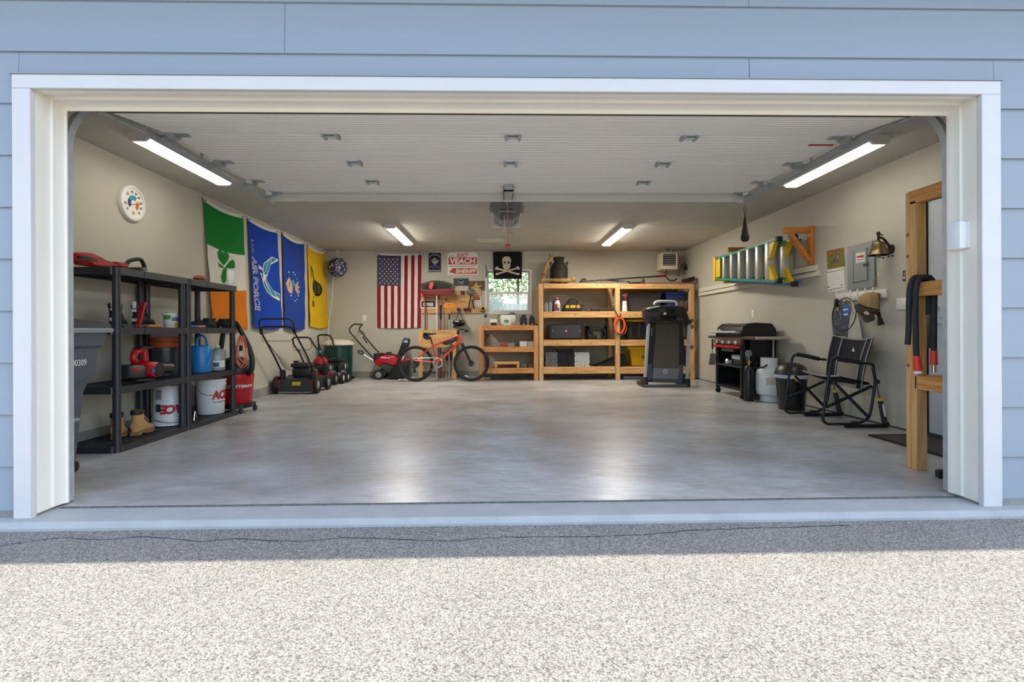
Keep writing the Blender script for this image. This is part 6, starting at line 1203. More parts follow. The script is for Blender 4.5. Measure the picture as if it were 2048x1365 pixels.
tapered(t([(560, 1010), (895, 1018), (870, 1160), (545, 1150)], Y), Y-.03, Y+.02, .0).build('motor_hood', pm('hood_grey', '878b92', .3, .3), g); tapered(t([(495, 965), (545, 965), (545, 1150), (470, 1195), (940, 1212), (940, 975), (895, 985), (870, 1160), (545, 1152), (545, 1195), (480, 1195)], Y), Y-.018, Y+.02, 0).build('hood_border', pm('hood_slate', '5f6672', .3, .3), g)
c_ = onY(*cp(cT, [(715, 1065)])[0], Y-.03); MB().lathe([(.04, -.004), (.04, 0), (0, -.003)], (c_.x, Y-.03, c_.z), 'y', 24).build('round_badge', pm('badge_silver', 'c9cbc6', .3, .5), g); MB().tube([(c_.x-.02, Y-.036, c_.z-.01), (c_.x, Y-.036, c_.z+.012), (c_.x+.02, Y-.036, c_.z-.004)], .004, 6).build('badge_mark', DARK, g)
for tp, bt_ in (((500, 440), (455, 1150)), ((1025, 440), (1000, 1170))):
    p0, p1 = onY(*cp(cT, [tp])[0], Y-.06), onY(*cp(cT, [bt_])[0], Y-.06); MB().bar(p1, p0, .035, .06, (0, 1, 0)).build('upright', TG, g)
    RB(p1.x-.04, p1.x+.04, Y-.11, Y+.05, .0, p1.z+.02, .01).build('upright_foot', TB, g); RB(p0.x-.03, p0.x+.03, Y-.09, Y+.02, p0.z-.03, p0.z+.06, .01).build('upright_joint', TB, g)
a, b = onY(*cp(cT, [(430, 1240)])[0], Y-.08), onY(*cp(cT, [(1000, 1270)])[0], Y-.08); RB(a.x, b.x, Y-.12, Y-.07, .005, .045, .01).build('base_bar', pm('base_grey', '55585d', .4), g)
for xx in (a.x+.03, b.x-.03): RB(xx-.035, xx+.035, Y-.1, Y+.30, .01, .07, .012).build('base_rail', TB, g)
MB().cyl((b.x+.02, Y+.30, .045), (b.x+.075, Y+.30, .045), .045, n=16).build('transport_wheel', RUB, g)
rpr(t([(462, 250), (520, 225), (640, 205), (860, 205), (980, 225), (1035, 400), (1000, 425), (860, 410), (640, 412), (520, 425), (478, 400)], Y-.06), 'y', Y-.10, Y+.22, .04).build('console', TB, g)
rpr(t([(620, 238), (845, 238), (860, 385), (640, 390)], Y-.1), 'y', Y-.115, Y-.08, .01).build('console_screen', BLKG, g); p = onY(*cp(cT, [(715, 310)])[0], Y-.118); B(p.x-.02, p.x+.02, Y-.118, Y-.113, p.z-.015, p.z+.015).build('sticker', PAPER, g)
rpr(t([(862, 360), (960, 365), (960, 405), (870, 402)], Y-.1), 'y', Y-.113, Y-.09, .006).build('console_tray', DARK, g)
MB().tube(smooth([onY(*s, Y+.0) for s in cp(cT, [(575, 195), (590, 165), (640, 152), (720, 150), (830, 155), (862, 180), (866, 205)])], 4), .022, 10).build('handrail', TG, g)
rpr(t([(465, 250), (500, 228), (620, 210), (640, 222), (540, 240), (480, 260)], Y-.06), 'y', Y-.12, Y-.06, .01).build('side_trim', TG, g)
for s_, yy in ((400, .0), (480, .0), (745, 0)): c_ = onY(*cp(cT, [(1065, s_)])[0], Y); MB().tube(smooth([c_+V((-.03, 0, -.02)), c_+V((0, 0, .02)), c_+V((.02, 0, 0)), c_+V((-.01, 0, -.035))], 3), .01, 6).build('hook', BLK, g)
for x0, y0, y1 in ((560, 490, 600), (985, 490, 600)): p, p2 = onY(*cp(cT, [(x0, y0)])[0], Y-.01), onY(*cp(cT, [(x0, y1)])[0], Y-.01); MB().bar(V((p.x, Y+.07, p.z)), V((p2.x, Y+.06, p2.z)), .012, .02, (0, 1, 0)).build('side_print', GREYP, g)
# ================================================================ right wall: mouldings, ladders, bracket
def pxR(crop, pts, X=WR): return [(p.y, p.z) for p in (onX(*s, X) for s in (cp(crop, pts) if crop else pts))]
c6R = (1380, 440, 2.626); cM = (1420, 440, 8.533); cR = (1640, 450, 8.03); cG = (1400, 630, 7.186); cC = (1540, 660, 6.5)
ye = onX(1633, 540, WR-.05).y
MOU = pm('white_moulding', 'd8d3c6', .5)
for i, (z0, z1, dx, lab) in enumerate(((1.505, 1.565, .0, 'lower white moulding length resting along the right wall behind the ladders'), (1.57, 1.64, .0, 'upper white moulding length resting along the right wall behind the ladders'))):
    m = MB(); pf = [(WR, z0), (WR-.05, z0), (WR-.05, z0+.012), (WR-.035, z0+.025), (WR-.042, z1-.02), (WR-.02, z1), (WR, z1)]; m.prism(pf, 'y', ye+.05*i, 6.62); solo('moulding_length', m, MOU, lab, 'moulding', group='white moulding lengths')
def ladder(label, cmat, X0, X1, yf, yn, zu, zlf, zln, nsteps):
    """lies on its side: rails run along the wall, treads stand upright"""
    g = thing('step_ladder', label, 'ladder', (X0, (yf+yn)/2, zln), 'step ladders stored on the wall bracket'); Y1 = pm('ladder_yellow', 'e0bb10', .45)
    zl = lambda y: zlf+(zln-zlf)*(yf-y)/(yf-yn)
    for X, dz_, nm in ((X0, 0, 'front_rail'), (X1, .03, 'rear_rail')):
        MB().bar((X, yf, zu-dz_), (X, yn, zu-dz_), .05, .03).build(nm, cmat, g); MB().bar((X, yf, zl(yf)+dz_), (X, yn, zl(yn)+dz_), .05, .03).build(nm, cmat, g)
    for i in range(nsteps):
        y = yf-.12-(yf-yn-.22)*(i+.6)/nsteps; RB(X0-.035, X0+.045, y-.032, y+.032, zl(y)+.012, zu-.012, .006).build('tread', pm('ladder_alu', 'cfd0cd', .35, .5), g)
        y2 = y-.10
        if i < nsteps-1: RB(X1-.012, X1+.012, y2-.022, y2+.022, zl(y2)+.03, zu-.04, .004).build('rear_brace', MATS['ladder_alu'], g)
    RB(X0-.05, X1+.03, yf-.02, yf+.06, zl(yf)-.03, zu+.028, .012).build('top_cap', Y1, g); RB(X0-.035, X0-.02, yf-.16, yf-.02, zl(yf)+.02, zu-.02, .006).build('top_label', Y1, g)
    for s, z in ((-1, zu), (1, zl(yn))):
        z_ = z-.01 if s < 0 else z+.01; sg = -1 if s < 0 else 1
        MB().add([(X0-.02, yn+.26, z_+sg*.20), (X0-.02, yn+.15, z_+sg*.20), (X0-.02, yn+.02, z_+sg*.01), (X0-.02, yn+.20, z_+sg*.01), (X0+.03, yn+.26, z_+sg*.20), (X0+.03, yn+.15, z_+sg*.20), (X0+.03, yn+.02, z_+sg*.01), (X0+.03, yn+.20, z_+sg*.01)], [(0, 1, 2, 3), (4, 7, 6, 5), (0, 4, 5, 1), (1, 5, 6, 2), (2, 6, 7, 3), (3, 7, 4, 0)]).build('foot_brace', Y1, g)
        RB(X0-.03, X0+.04, yn-.05, yn, z-.03, z+.03, .006).build('foot_pad', BLK, g)
    return g
ladder('green fibreglass step ladder lying on its side on the wall bracket', pm('ladder_green', '128a6a', .45), 3.13, 3.21, 5.1, 3.42, 1.965, 1.66, 1.47, 6)
ladder('blue fibreglass step ladder stored between the green one and the wall', pm('ladder_blue', '2f74b0', .45), 3.29, 3.37, 5.12, 3.375, 1.98, 1.63, 1.43, 7)
WO = wood('bracket_along_x', 'd98f45', 'b9702e', (1, 14, 14))
for i, (yb, lab) in enumerate(((3.285, 'orange-toned pine shelf bracket at the near end of the ladders'), (4.75, 'pine shelf bracket half hidden behind the ladders'))):
    g = thing('wood_bracket', lab, 'bracket', (WR, yb, 1.62), 'pine brackets carrying the ladders')
    RB(WR-.04, WR, yb-.045, yb+.045, 1.65, 2.09, .004).build('wall_plate', wood('bracket_along_z', 'd98f45', 'b9702e', (14, 14, 1)), g); RB(3.13, WR-.04, yb-.02, yb+.02, 2.012, 2.08, .004).build('arm', WO, g)
    if i == 0: MB().bar((3.21, yb, 2.0), (WR-.05, yb, 1.70), .038, .075, (0, 1, 0)).build('strut', WO, g)
# weight hanging from the track end
p = onY(1490, 484, 2.70); g = thing('hanging_weight', 'black teardrop weight hanging by a cord from the right track end', 'weight', (p.x, 2.70, p.z))
MB().lathe([(0, 0), (.025, .004), (.04, .022), (.043, .045), (.036, .07), (.027, .12), (.017, .19), (.009, .25), (.006, .26)], (p.x, 2.70, p.z), n=20).build('sleeve', pm('black_felt', '2a2323', .9), g); MB().tube([(p.x, 2.70, p.z+.255), (p.x-.012, 2.70, p.z+.35), (p.x, 2.70, 2.21), (p.x+.012, 2.70, p.z+.35), (p.x+.002, 2.70, p.z+.255)], .003, 6).build('cord', BLK, g)
# ================================================================ calendar, panel, bell
def rpoly(name, crop, pts, t, mat, g, X=WR): 
    m = MB(); m.prism(pxR(crop, pts, X-t), 'x', X-t, X); return m.build(name, mat, g)
def rquad(name, crop, polys, mat, g, X):
    for po in polys: MB().add([V((X, a, b)) for a, b in pxR(crop, po, X)], [tuple(range(len(po)))]).build(name, mat, g)
q = onX(1671, 585, WR); g = thing('wall_calendar', 'calendar with a fox photo pinned to the right wall', 'calendar', (WR, q.y, q.z))
rpoly('picture_page', cR, [(108, 420), (378, 365), (398, 665), (118, 715)], .004, pm('autumn_grass', '8f7a2e', .7, var=.6, vs=22, c2='5f6a22'), g); rpoly('month_page', cR, [(112, 725), (382, 672), (395, 1045), (132, 1082)], .004, PAPER, g)
rquad('autumn_foliage', cR, [[(110, 425), (376, 370), (380, 440), (260, 470), (112, 500)]], pm('rust_foliage', 'a8702f', .7, var=.5, vs=30), g, WR-.0045)
rquad('fox', cR, [[(165, 640), (200, 560), (240, 520), (262, 470), (285, 465), (300, 500), (295, 550), (300, 620), (285, 625), (270, 570), (250, 620), (235, 600), (200, 630)]], pm('fox_grey', '5d5348', .7), g, WR-.005); rquad('fox_chest', cR, [[(262, 480), (298, 490), (292, 545), (268, 560)]], pm('fox_rust', 'a8856a', .7), g, WR-.0055)
rquad('binding', cR, [[(112, 765), (384, 712), (384, 719), (112, 773)]], INKP, g, WR-.005)
for r in range(5):
    for c_ in range(7): x0 = 135+35*c_; y0 = 820-5.5*c_+38*r; rquad('day_mark', cR, [[(x0, y0), (x0+9, y0-2), (x0+9, y0+7), (x0, y0+9)]], pm('pink_print', 'b88f92', .8), g, WR-.005)
rquad('month_print', cR, [[(120, 1000), (158, 992), (158, 1005), (120, 1013)], [(330, 968), (362, 962), (362, 974), (330, 980)], [(140, 1045), (190, 1036), (190, 1050), (140, 1058)], [(200, 1030), (375, 1002), (375, 1010), (200, 1038)]], INKP, g, WR-.005)
EP = pm('panel_grey', '7d8686', .45, .3, var=.06, vs=5)
q = onX(1721, 580, WR); g = thing('breaker_panel', 'grey electrical breaker panel on the right wall', 'breaker panel', (WR, q.y, q.z)); PXp = WR-.02
rpoly('cover', cR, [(440, 355), (870, 250), (877, 995), (442, 1052)], .02, EP, g)
rpoly('door', cR, [(540, 412), (742, 362), (758, 890), (540, 925)], .008, EP, g, PXp); rpoly('door_edge', cR, [(530, 415), (540, 412), (540, 930), (530, 935)], .004, DARK, g, PXp); rpoly('door_lower_edge', cR, [(538, 922), (760, 885), (760, 895), (538, 934)], .004, DARK, g, PXp)
rpoly('latch', cR, [(692, 625), (750, 612), (752, 655), (695, 668)], .014, DARK, g, PXp)
rquad('sticker', cR, [[(577, 460), (720, 432), (720, 590), (578, 614)]], PAPER, g, PXp-.0085); rquad('sticker_logo', cR, [[(588, 505), (706, 480), (708, 522), (590, 535)], [(650, 480), (685, 440), (690, 442), (662, 482)]], SR, g, PXp-.009); rquad('sticker_print', cR, [[(592, 562), (705, 543), (705, 553), (592, 573)], [(600, 590), (700, 573), (700, 578), (600, 596)]], INKP, g, PXp-.009)
for x0, y0 in ((450, 378), (845, 270), (462, 1020), (845, 970)): p = onX(*cp(cR, [(x0, y0)])[0], PXp); MB().lathe([(.008, 0), (0, -.003)], (PXp-.001, p.y, p.z), 'x', 8).build('screw', STEEL, g)
BR = pm('aged_brass', '8f7f5c', .38, .8, var=.3, vs=12, c2='6a5a3c'); IR = pm('dark_bronze', '3a342a', .5, .6)
p = onX(1757, 511, 3.36); bx, by, bz = 3.36, p.y, p.z; g = thing('hanging_bell', 'brass bell on a bronze wall arm above the hook rack', 'bell', (bx, by, bz))
k = .72
MB().lathe([(r*k, h*k) for r, h in [(.125, 0), (.122, .012), (.10, .035), (.085, .09), (.078, .14), (.066, .165), (.03, .178), (.02, .19), (0, .192)]], (bx, by, bz), n=32).build('bell', BR, g); MB().lathe([(r*k, h*k) for r, h in [(.118, 0), (.09, .04), (.07, .13), (0, .15)]], (bx, by, bz), n=28).build('bell_inside', IR, g)
MB().cyl((bx, by, bz+.13), (bx, by, bz+.20), .011, n=8).ell((bx, by, bz+.205), .018, .018, .016, 10, 6).build('yoke', IR, g); MB().tube(smooth([(bx, by, bz+.165), (bx+.04, by-.005, bz+.155), (bx+.08, by-.012, bz+.10), (WR-.012, by-.015, bz+.06)], 4), [.011]*12+[.016], 8).build('arm', IR, g); MB().lathe([(.045, 0), (.04, -.014), (.016, -.017), (0, -.017)], (WR, by-.015, bz+.055), 'x', 18).build('wall_plate', IR, g); MB().bar((bx-.015, by, bz+.205), (bx+.04, by, bz+.185), .01, .01).build('finial', IR, g)
MB().cyl((bx, by, bz+.03), (bx, by, bz-.022), .015, .019, 10).build('clapper', GREYP, g); MB().tube([(bx+.002*sin(i*2.5), by+.003*cos(i*2.1), bz-.022-.017*i) for i in range(11)], .005, 6).build('pull_rope', PAPER, g)
for x0, y0, lab in ((1015, 527, 'left'), (1105, 507, 'middle'), (1175, 498, 'right')): p = onX(*cp(cR, [(x0, y0)])[0], WR); m = MB().lathe([(.009, 0), (.007, -.012), (0, -.013)], (WR, p.y, p.z), 'x', 10); solo('wall_anchor', m, DARK, lab+' dark wall anchor of three right of the bell', 'anchor', group='wall anchors beside the bell')
# opener control, switches
q = onX(1811, 562, WR); a, b = onX(*cp(cR, [(1325, 735)])[0], WR-.02), onX(*cp(cR, [(1435, 895)])[0], WR-.02); g = thing('door_control', 'small dark wall console for the door opener', 'wall console', (WR, q.y, q.z)); y0, y1 = min(a.y, b.y), max(a.y, b.y)
RB(WR-.022, WR, y0, y1, b.z, a.z, .006).build('case', DARK, g); B(WR-.0235, WR-.021, y0+.02, y1-.02, (a.z+b.z)/2+.005, a.z-.02).build('screen', GREYP, g)
for s in (.25, .6): B(WR-.025, WR-.021, y0+(y1-y0)*s, y0+(y1-y0)*(s+.2), b.z+.02, b.z+.04).build('button', PAPER, g)
def switch(x0, y0, x1, y1, lab, n):
    a, b = onX(x0, y0, WR), onX(x1, y1, WR); ya, yb = min(a.y, b.y), max(a.y, b.y); g = thing('light_switch', lab, 'switch', (WR, (ya+yb)/2, b.z)); RB(WR-.007, WR, ya, yb, b.z, a.z, .003).build('cover_plate', WHT, g)
    for i in range(n): yc = ya+(yb-ya)*(i+.5)/n; RB(WR-.011, WR-.005, yc-.017, yc+.017, b.z+.03, a.z-.03, .002).build('rocker', PAPER, g)
switch(1793.5, 597, 1815.5, 619, 'double white light switch beside the wooden frame', 2); switch(1504, 621, 1509.5, 636, 'single white switch above the barbecue grill', 1)
# ================================================================ hook rack and what hangs on it
cN = (1640, 560, 9.75)
q = onX(1720, 600, WR); g = thing('hook_rack', 'white board with coat hooks below the breaker panel', 'hook rack', (WR, q.y, q.z)); a, b = onX(*cp(cN, [(330, 345)])[0], WR-.02), onX(*cp(cN, [(1285, 265)])[0], WR-.02); ya, yb, zc = b.y, a.y, (a.z+b.z)/2
RB(WR-.02, WR, ya, yb, zc-.042, zc+.042, .004).build('board', WHT, g)
HK = []
for i in range(6):
    y = yb-.05-(yb-ya-.17)*i/5; HK.append(y); MB().tube(smooth([(WR-.02, y, zc-.01), (WR-.05, y, zc-.02), (WR-.06, y, zc+.02), (WR-.052, y, zc+.065)], 3), .007, 6).tube(smooth([(WR-.02, y, zc-.02), (WR-.045, y, zc-.05), (WR-.06, y, zc-.035)], 3), .006, 6).build('hook', PAPER, g)
def drape(name, label, crop, outline, X, thick, mat, cat, folds, amp=.012):
    pts = pxR(crop, outline, X); ys = [p[0] for p in pts]; zs_ = [p[1] for p in pts]; z0_, z1_ = min(zs_), max(zs_); m = MB(); nv = 18
    def span(z):
        xs = []
        for (y_a, z_a), (y_b, z_b) in zip(pts, pts[1:]+pts[:1]):
            if (z_a-z)*(z_b-z) <= 0 and abs(z_a-z_b) > 1e-9: xs.append(y_a+(y_b-y_a)*(z-z_a)/(z_b-z_a))
        return (min(xs), max(xs)) if len(xs) > 1 else (ys[0], ys[0]+.001)
    for sgn in (-1, 1):
        def F(u, v):
            z = z1_-1e-4+(z0_-z1_+2e-4)*v; l_, r_ = span(z); bul = thick*sin(pi*u)*min(1, .3+2*v)
            return V((X+(-bul-amp*sin(u*folds*pi)*min(1, 2*v) if sgn < 0 else bul*.3), l_+(r_-l_)*u, z))
        m.grid(F, 22, nv)
    return solo(name, m, mat, label, cat, (X, sum(ys)/len(ys), z0_))
drape('mesh_bag', 'grey mesh bag hanging on the left hook of the rack', cN, [(310, 375), (400, 375), (450, 480), (540, 620), (570, 800), (540, 1000), (545, 1110), (270, 1110), (240, 850), (235, 640), (270, 520)], WR-.06, .02, pm('mesh_grey', '70757a', .8, var=.45, vs=40, c2='3f4448'), 'bag', 7)
drape('white_cloth', 'cream cloth hanging in folds behind the net hoop', cN, [(600, 380), (660, 380), (700, 520), (760, 760), (820, 1120), (860, 1500), (560, 1500), (565, 1000), (585, 800), (630, 520)], WR-.045, .02, pm('cream_cloth', 'd8cfbd', .85, var=.12, vs=10), 'cloth', 9)
g = thing('landing_net_hoop', 'thin black hoop hanging in front of the mesh bag', 'hoop', onX(1688, 660, WR-.08)); pts = [onX(*s, WR-.108) for s in cp(cN, [(500, 352), (400, 400), (310, 480), (255, 620), (245, 780), (290, 910), (370, 985), (460, 1000), (560, 960), (640, 860), (690, 740), (705, 600), (670, 470), (600, 385)])]; MB().tube(smooth(pts, 4, True), .005, 6, True).build('hoop', BLK, g)
g = thing('blue_tag', 'blue tag with white print hanging at the hook rack', 'tag', onX(1691, 630, WR-.1)); rpoly('tag', cN, [(455, 520), (480, 480), (530, 480), (560, 540), (578, 610), (550, 670), (548, 690), (455, 695), (450, 640), (425, 580)], .006, pm('tag_blue', '2b5cb0', .5), g, WR-.112); rquad('tag_print', cN, [[(450, 575), (545, 560), (548, 585), (452, 600)], [(462, 665), (545, 658), (545, 685), (462, 690)]], PAPER, g, WR-.119); MB().tube([onX(*s, WR-.095) for s in cp(cN, [(500, 350), (500, 490)])], .003, 5).build('cord', BLK, g)
g = thing('carabiner_light', 'small yellow-green clip hanging over the mesh bag', 'clip', onX(1675, 620, WR-.1)); RB(WR-.13, WR-.10, onX(1675, 600, WR-.1).y-.018, onX(1675, 600, WR-.1).y+.018, onX(1675, 615, WR-.1).z, onX(1675, 598, WR-.1).z, .006).build('clip', BLK, g); MB().cyl(onX(1675, 622, WR-.105), onX(1675, 612, WR-.105), .009, n=8).build('lime_strap', pm('lime', 'aab83a', .5), g)
# cap
g = thing('baseball_cap', 'tan and dark brown cap hanging from the hook rack', 'cap', onX(1738, 645, WR-.1)); Xc = WR-.135
rpr(pxR(cN, [(780, 440), (800, 380), (870, 290), (950, 245), (1030, 240), (1068, 300), (1080, 420), (1065, 560), (960, 545), (860, 500)], Xc), 'x', Xc-.055, Xc+.06, .05).build('crown', pm('tan_mesh', 'a98c5e', .85, bump=.4, bs=160), g)
rpr(pxR(cN, [(750, 520), (780, 470), (860, 500), (960, 545), (1075, 575), (1095, 620), (1060, 670), (960, 700), (860, 680), (790, 610)], Xc), 'x', Xc-.06, Xc+.05, .03).build('front_panel', pm('cap_brown', '3d342f', .85), g)
rpr(pxR(cN, [(870, 660), (960, 690), (1090, 640), (1130, 760), (1090, 800), (1000, 835), (960, 825), (920, 750)], Xc), 'x', Xc-.05, Xc-.02, .01).build('brim', pm('cap_brown', '3d342f', .85), g); rquad('patch', cN, [[(845, 640), (905, 605), (968, 655), (935, 690), (870, 670)]], pm('patch_tan', 'c9a58c', .7), g, Xc-.064)
g = thing('flashlight', 'black flashlight hanging on a cord from the red knob', 'flashlight', onX(1762, 650, WR-.04)); MB().cyl(onX(*cp(cN, [(1125, 590)])[0], WR-.045), onX(*cp(cN, [(1170, 780)])[0], WR-.045), .016, n=12).build('barrel', BLK, g); MB().cyl(onX(*cp(cN, [(1165, 770)])[0], WR-.045), onX(*cp(cN, [(1185, 880)])[0], WR-.045), .022, .03, 14).build('head', BLK, g); MB().tube([onX(*s, WR-.04) for s in cp(cN, [(1158, 290), (1155, 440), (1150, 590)])], .004, 6).build('cord', DARK, g); p = onX(*cp(cN, [(1160, 290)])[0], WR-.02); MB().ell((WR-.035, p.y, p.z), .018, .02, .02, 12, 8).build('red_knob', REDP, g)
g = thing('key_chain', 'silver chain hanging between the cloth and the cap', 'chain', onX(1725, 650, WR-.05))
for i in range(9): p = onX(*cp(cN, [(825+6*(i % 2), 640+27*i)])[0], WR-.05); MB().tube([p+V((.003*sin(t_) if i % 2 else 0, 0 if i % 2 else .006*sin(t_), .012*cos(t_))) for t_ in [2*pi*j/10 for j in range(10)]], .0025, 5, True).build('link', CHROME, g)
# ================================================================ barbecue grill
FX, BX, Ya, Yb = 2.97, 3.42, 3.98, 4.80; GBK = pm('grill_black', '17171a', .35, var=.1, vs=10); BRZ = pm('grill_bronze', '6b5648', .35, .5)
g = thing('gas_grill', 'black gas barbecue grill with side shelves on the right wall', 'grill', ((FX+BX)/2, (Ya+Yb)/2, 0))
lid = [(FX-.0, .80), (FX+.0, .845), (FX+.03, .93), (FX+.09, .975), (FX+.18, .985), (BX-.06, .975), (BX, .90), (BX, .80)]
m = MB(); m.prism(lid, 'y', Ya+.03, Yb-.02); m.build('lid', GBK, g)
for y in (Ya+.03, Yb-.04): m = MB(); m.prism([(a-.006 if a < 3.1 else a+.004, b+.005) for a, b in lid], 'y', y-.012, y+.02); m.build('lid_end', GBK, g)
MB().cyl((FX-.055, Ya+.05, .868), (FX-.055, Yb+.02, .868), .016, n=12).build('lid_handle', TG, g)
for y in (Ya+.10, Yb-.06): MB().bar((FX-.055, y, .868), (FX+.01, y, .86), .03, .02).build('handle_post', TG, g)
p = pxR(None, [(1436, 660), (1447, 659)], FX); B(FX+.0, FX+.012, Yb-.16, Yb-.06, .885, .905).build('badge', TG, g)
RB(FX-.02, FX+.02, Ya, Yb, .70, .80, .006).build('control_panel', BRZ, g)
for i in range(4): y = Yb-.1-.2*i; MB().lathe([(.035, 0), (.035, -.012), (.028, -.02), (.026, -.035), (.02, -.038), (0, -.038)], (FX-.02, y, .735), 'x', 20).build('knob', CHROME, g)
B(FX-.035, FX-.015, Ya+.02, Yb-.0, .655, .69).build('red_strip', pm('grill_red', 'b02323', .4), g)
for x in (FX+.02, BX-.03):
    for y in (Ya+.03, Yb-.03): RB(x-.025, x+.025, y-.025, y+.025, .07, .80, .005).build('leg', GBK, g)
B(FX+.0, BX, Ya+.02, Yb-.02, .40, .42).build('shelf', DARK, g); B(FX, BX, Ya+.0, Yb, .10, .135).build('base_shelf', GBK, g); B(FX+.03, BX, Yb-.03, Yb-.015, .12, .80).build('side_panel', GBK, g); B(BX-.015, BX, Ya+.03, Yb-.03, .12, .80).build('back_panel', GBK, g); B(FX+.12, BX, Ya+.025, Ya+.04, .44, .80).build('near_side_panel', GBK, g)
for x in (FX+.02, BX-.03):
    for y in (Ya+.03, Yb-.03): MB().cyl((x, y-.014, .035), (x, y+.014, .035), .035, n=16).cyl((x, y, .03), (x, y, .08), .012, n=8).build('caster', BLK, g)
SHG = pm('grill_shelf_alu', 'b5ada0', .4, .5)
RB(FX-.005, BX-.03, Ya-.40, Ya, .775, .812, .012).build('near_side_shelf', SHG, g); RB(FX-.012, FX-.0, Ya-.36, Ya, .778, .81, .004).build('shelf_front_trim', BRZ, g); RB(FX, BX-.03, Yb, Yb+.28, .775, .81, .01).build('far_side_shelf', DARK, g)
MB().cyl((BX-.06, Ya-.03, .78), (BX-.06, Ya-.03, .42), .012, n=8).build('shelf_strut', SHG, g)
B(FX+.02, FX+.2, Ya+.30, Yb-.14, .60, .64).build('grease_tray', STEEL, g)
g = thing('spatula', 'grill spatula hanging at the far end of the barbecue', 'spatula', (FX, Yb+.2, .45)); p0, p1, p2 = (onX(*s, FX-.02) for s in cp(cG, [(180, 350), (180, 490), (175, 560)])); MB().cyl(p0, p1, .014, n=8).build('handle', BLK, g); MB().add([V((FX-.02, a, b)) for a, b in pxR(cG, [(150, 555), (235, 560), (210, 722), (125, 722)], FX-.02)]+[V((FX-.016, a, b)) for a, b in pxR(cG, [(150, 555), (235, 560), (210, 722), (125, 722)], FX-.02)], [(0, 1, 2, 3), (4, 7, 6, 5), (0, 4, 5, 1), (1, 5, 6, 2), (2, 6, 7, 3), (3, 7, 4, 0)]).cyl(p1, p2, .005, n=6).build('blade', pm('dull_steel', '6f7273', .4, .8), g)
g = thing('grill_parts', 'shiny metal grill parts on the middle shelf of the barbecue', 'grill parts', (FX+.12, Yb-.25, .422)); MB().lathe([(0, 0), (.06, 0), (.065, .05), (.05, .07), (0, .07)], (FX+.1, Yb-.22, .4215), n=14).build('cup', CHROME, g); RB(FX+.05, FX+.2, Yb-.36, Yb-.30, .4215, .48, .01).build('bracket', STEEL, g)
g = thing('grill_tray', 'pale tray over a dark cloth on the grill shelf', 'tray', (FX+.12, Ya+.25, .42)); RB(FX+.05, FX+.25, Ya+.10, Ya+.38, .4215, .50, .02).build('dark_cloth', pm('dark_blue_cloth', '20222c', .8), g); RB(FX+.05, FX+.25, Ya+.12, Ya+.42, .50, .56, .006).build('tray', pm('pale_tray', 'a9b3bd', .4), g)
# propane tank, black cylinder
TK = pm('tank_white', 'd5dadb', .4, var=.05, vs=8); tc_ = V((3.225, 3.80, .0)); g = thing('propane_tank', 'white propane tank at the near side of the grill', 'propane tank', tc_)
tc_.z = .02
MB().lathe([(0, .05), (.10, .05), (.14, .075), (.155, .12), (.155, .30), (.145, .36), (.11, .41), (.05, .43), (0, .432)], tc_, n=36).build('body', TK, g); MB().lathe([(.10, -.015), (.105, -.015), (.105, .06), (.10, .06), (.10, -.015)], tc_, n=24).build('foot_ring', TK, g)
m = MB(); k = 18; m.add([tc_+V((.10*cos(radians(a)), .10*sin(radians(a)), z)) for z in (.40, .53) for a in [-140+280*i/k+180 for i in range(k+1)]], [(i, i+1, k+2+i, k+1+i) for i in range(k)]); m.build('collar', TK, g)
MB().cyl(tc_+V((0, 0, .42)), tc_+V((0, 0, .50)), .022, n=10).build('valve', pm('brass', 'b29a58', .35, .8), g); MB().lathe([(.03, .50), (.034, .51), (.034, .53), (0, .535)], tc_, n=14).build('valve_knob', REDP, g); MB().tube(smooth([tc_+V((-.02, -.03, .47)), tc_+V((-.10, -.08, .42)), tc_+V((-.12, .09, .40)), tc_+V((-.08, .13, .47))], 5), .01, 8).build('gas_hose', BLK, g)
band(tc_, .155, .155, .20, .29, -130, -85, pm('tank_label', 'b9b0a8', .6), 'label', g)
MB().lathe([(0, 0), (.06, 0), (.065, .01), (.065, .40), (.05, .45), (.02, .47), (0, .47)], (3.05, 3.86, 0.001), n=20); g = thing('gas_cylinder', 'slim black gas cylinder with brass valve beside the grill leg', 'gas cylinder', (2.995, 3.86, 0)); MB().lathe([(0, 0), (.055, 0), (.06, .01), (.06, .38), (.045, .43), (.02, .45), (0, .45)], (2.995, 3.86, 0), n=20).build('body', GBK, g); MB().cyl((2.995, 3.85, .45), (2.995, 3.85, .52), .012, n=8).cyl((2.96, 3.85, .49), (3.03, 3.85, .49), .008, n=8).build('valve', pm('brass', 'b29a58', .35, .8), g); MB().tube(smooth([(2.995, 3.85, .52), (2.995, 3.84, .57), (2.96, 3.82, .585)], 3), .006, 6).build('pipe', STEEL, g); MB().lathe([(.04, -.008), (.045, 0), (.04, .008), (0, .008)], (2.995, 3.86, .60), 'y', 18).build('gauge', GREYP, g)
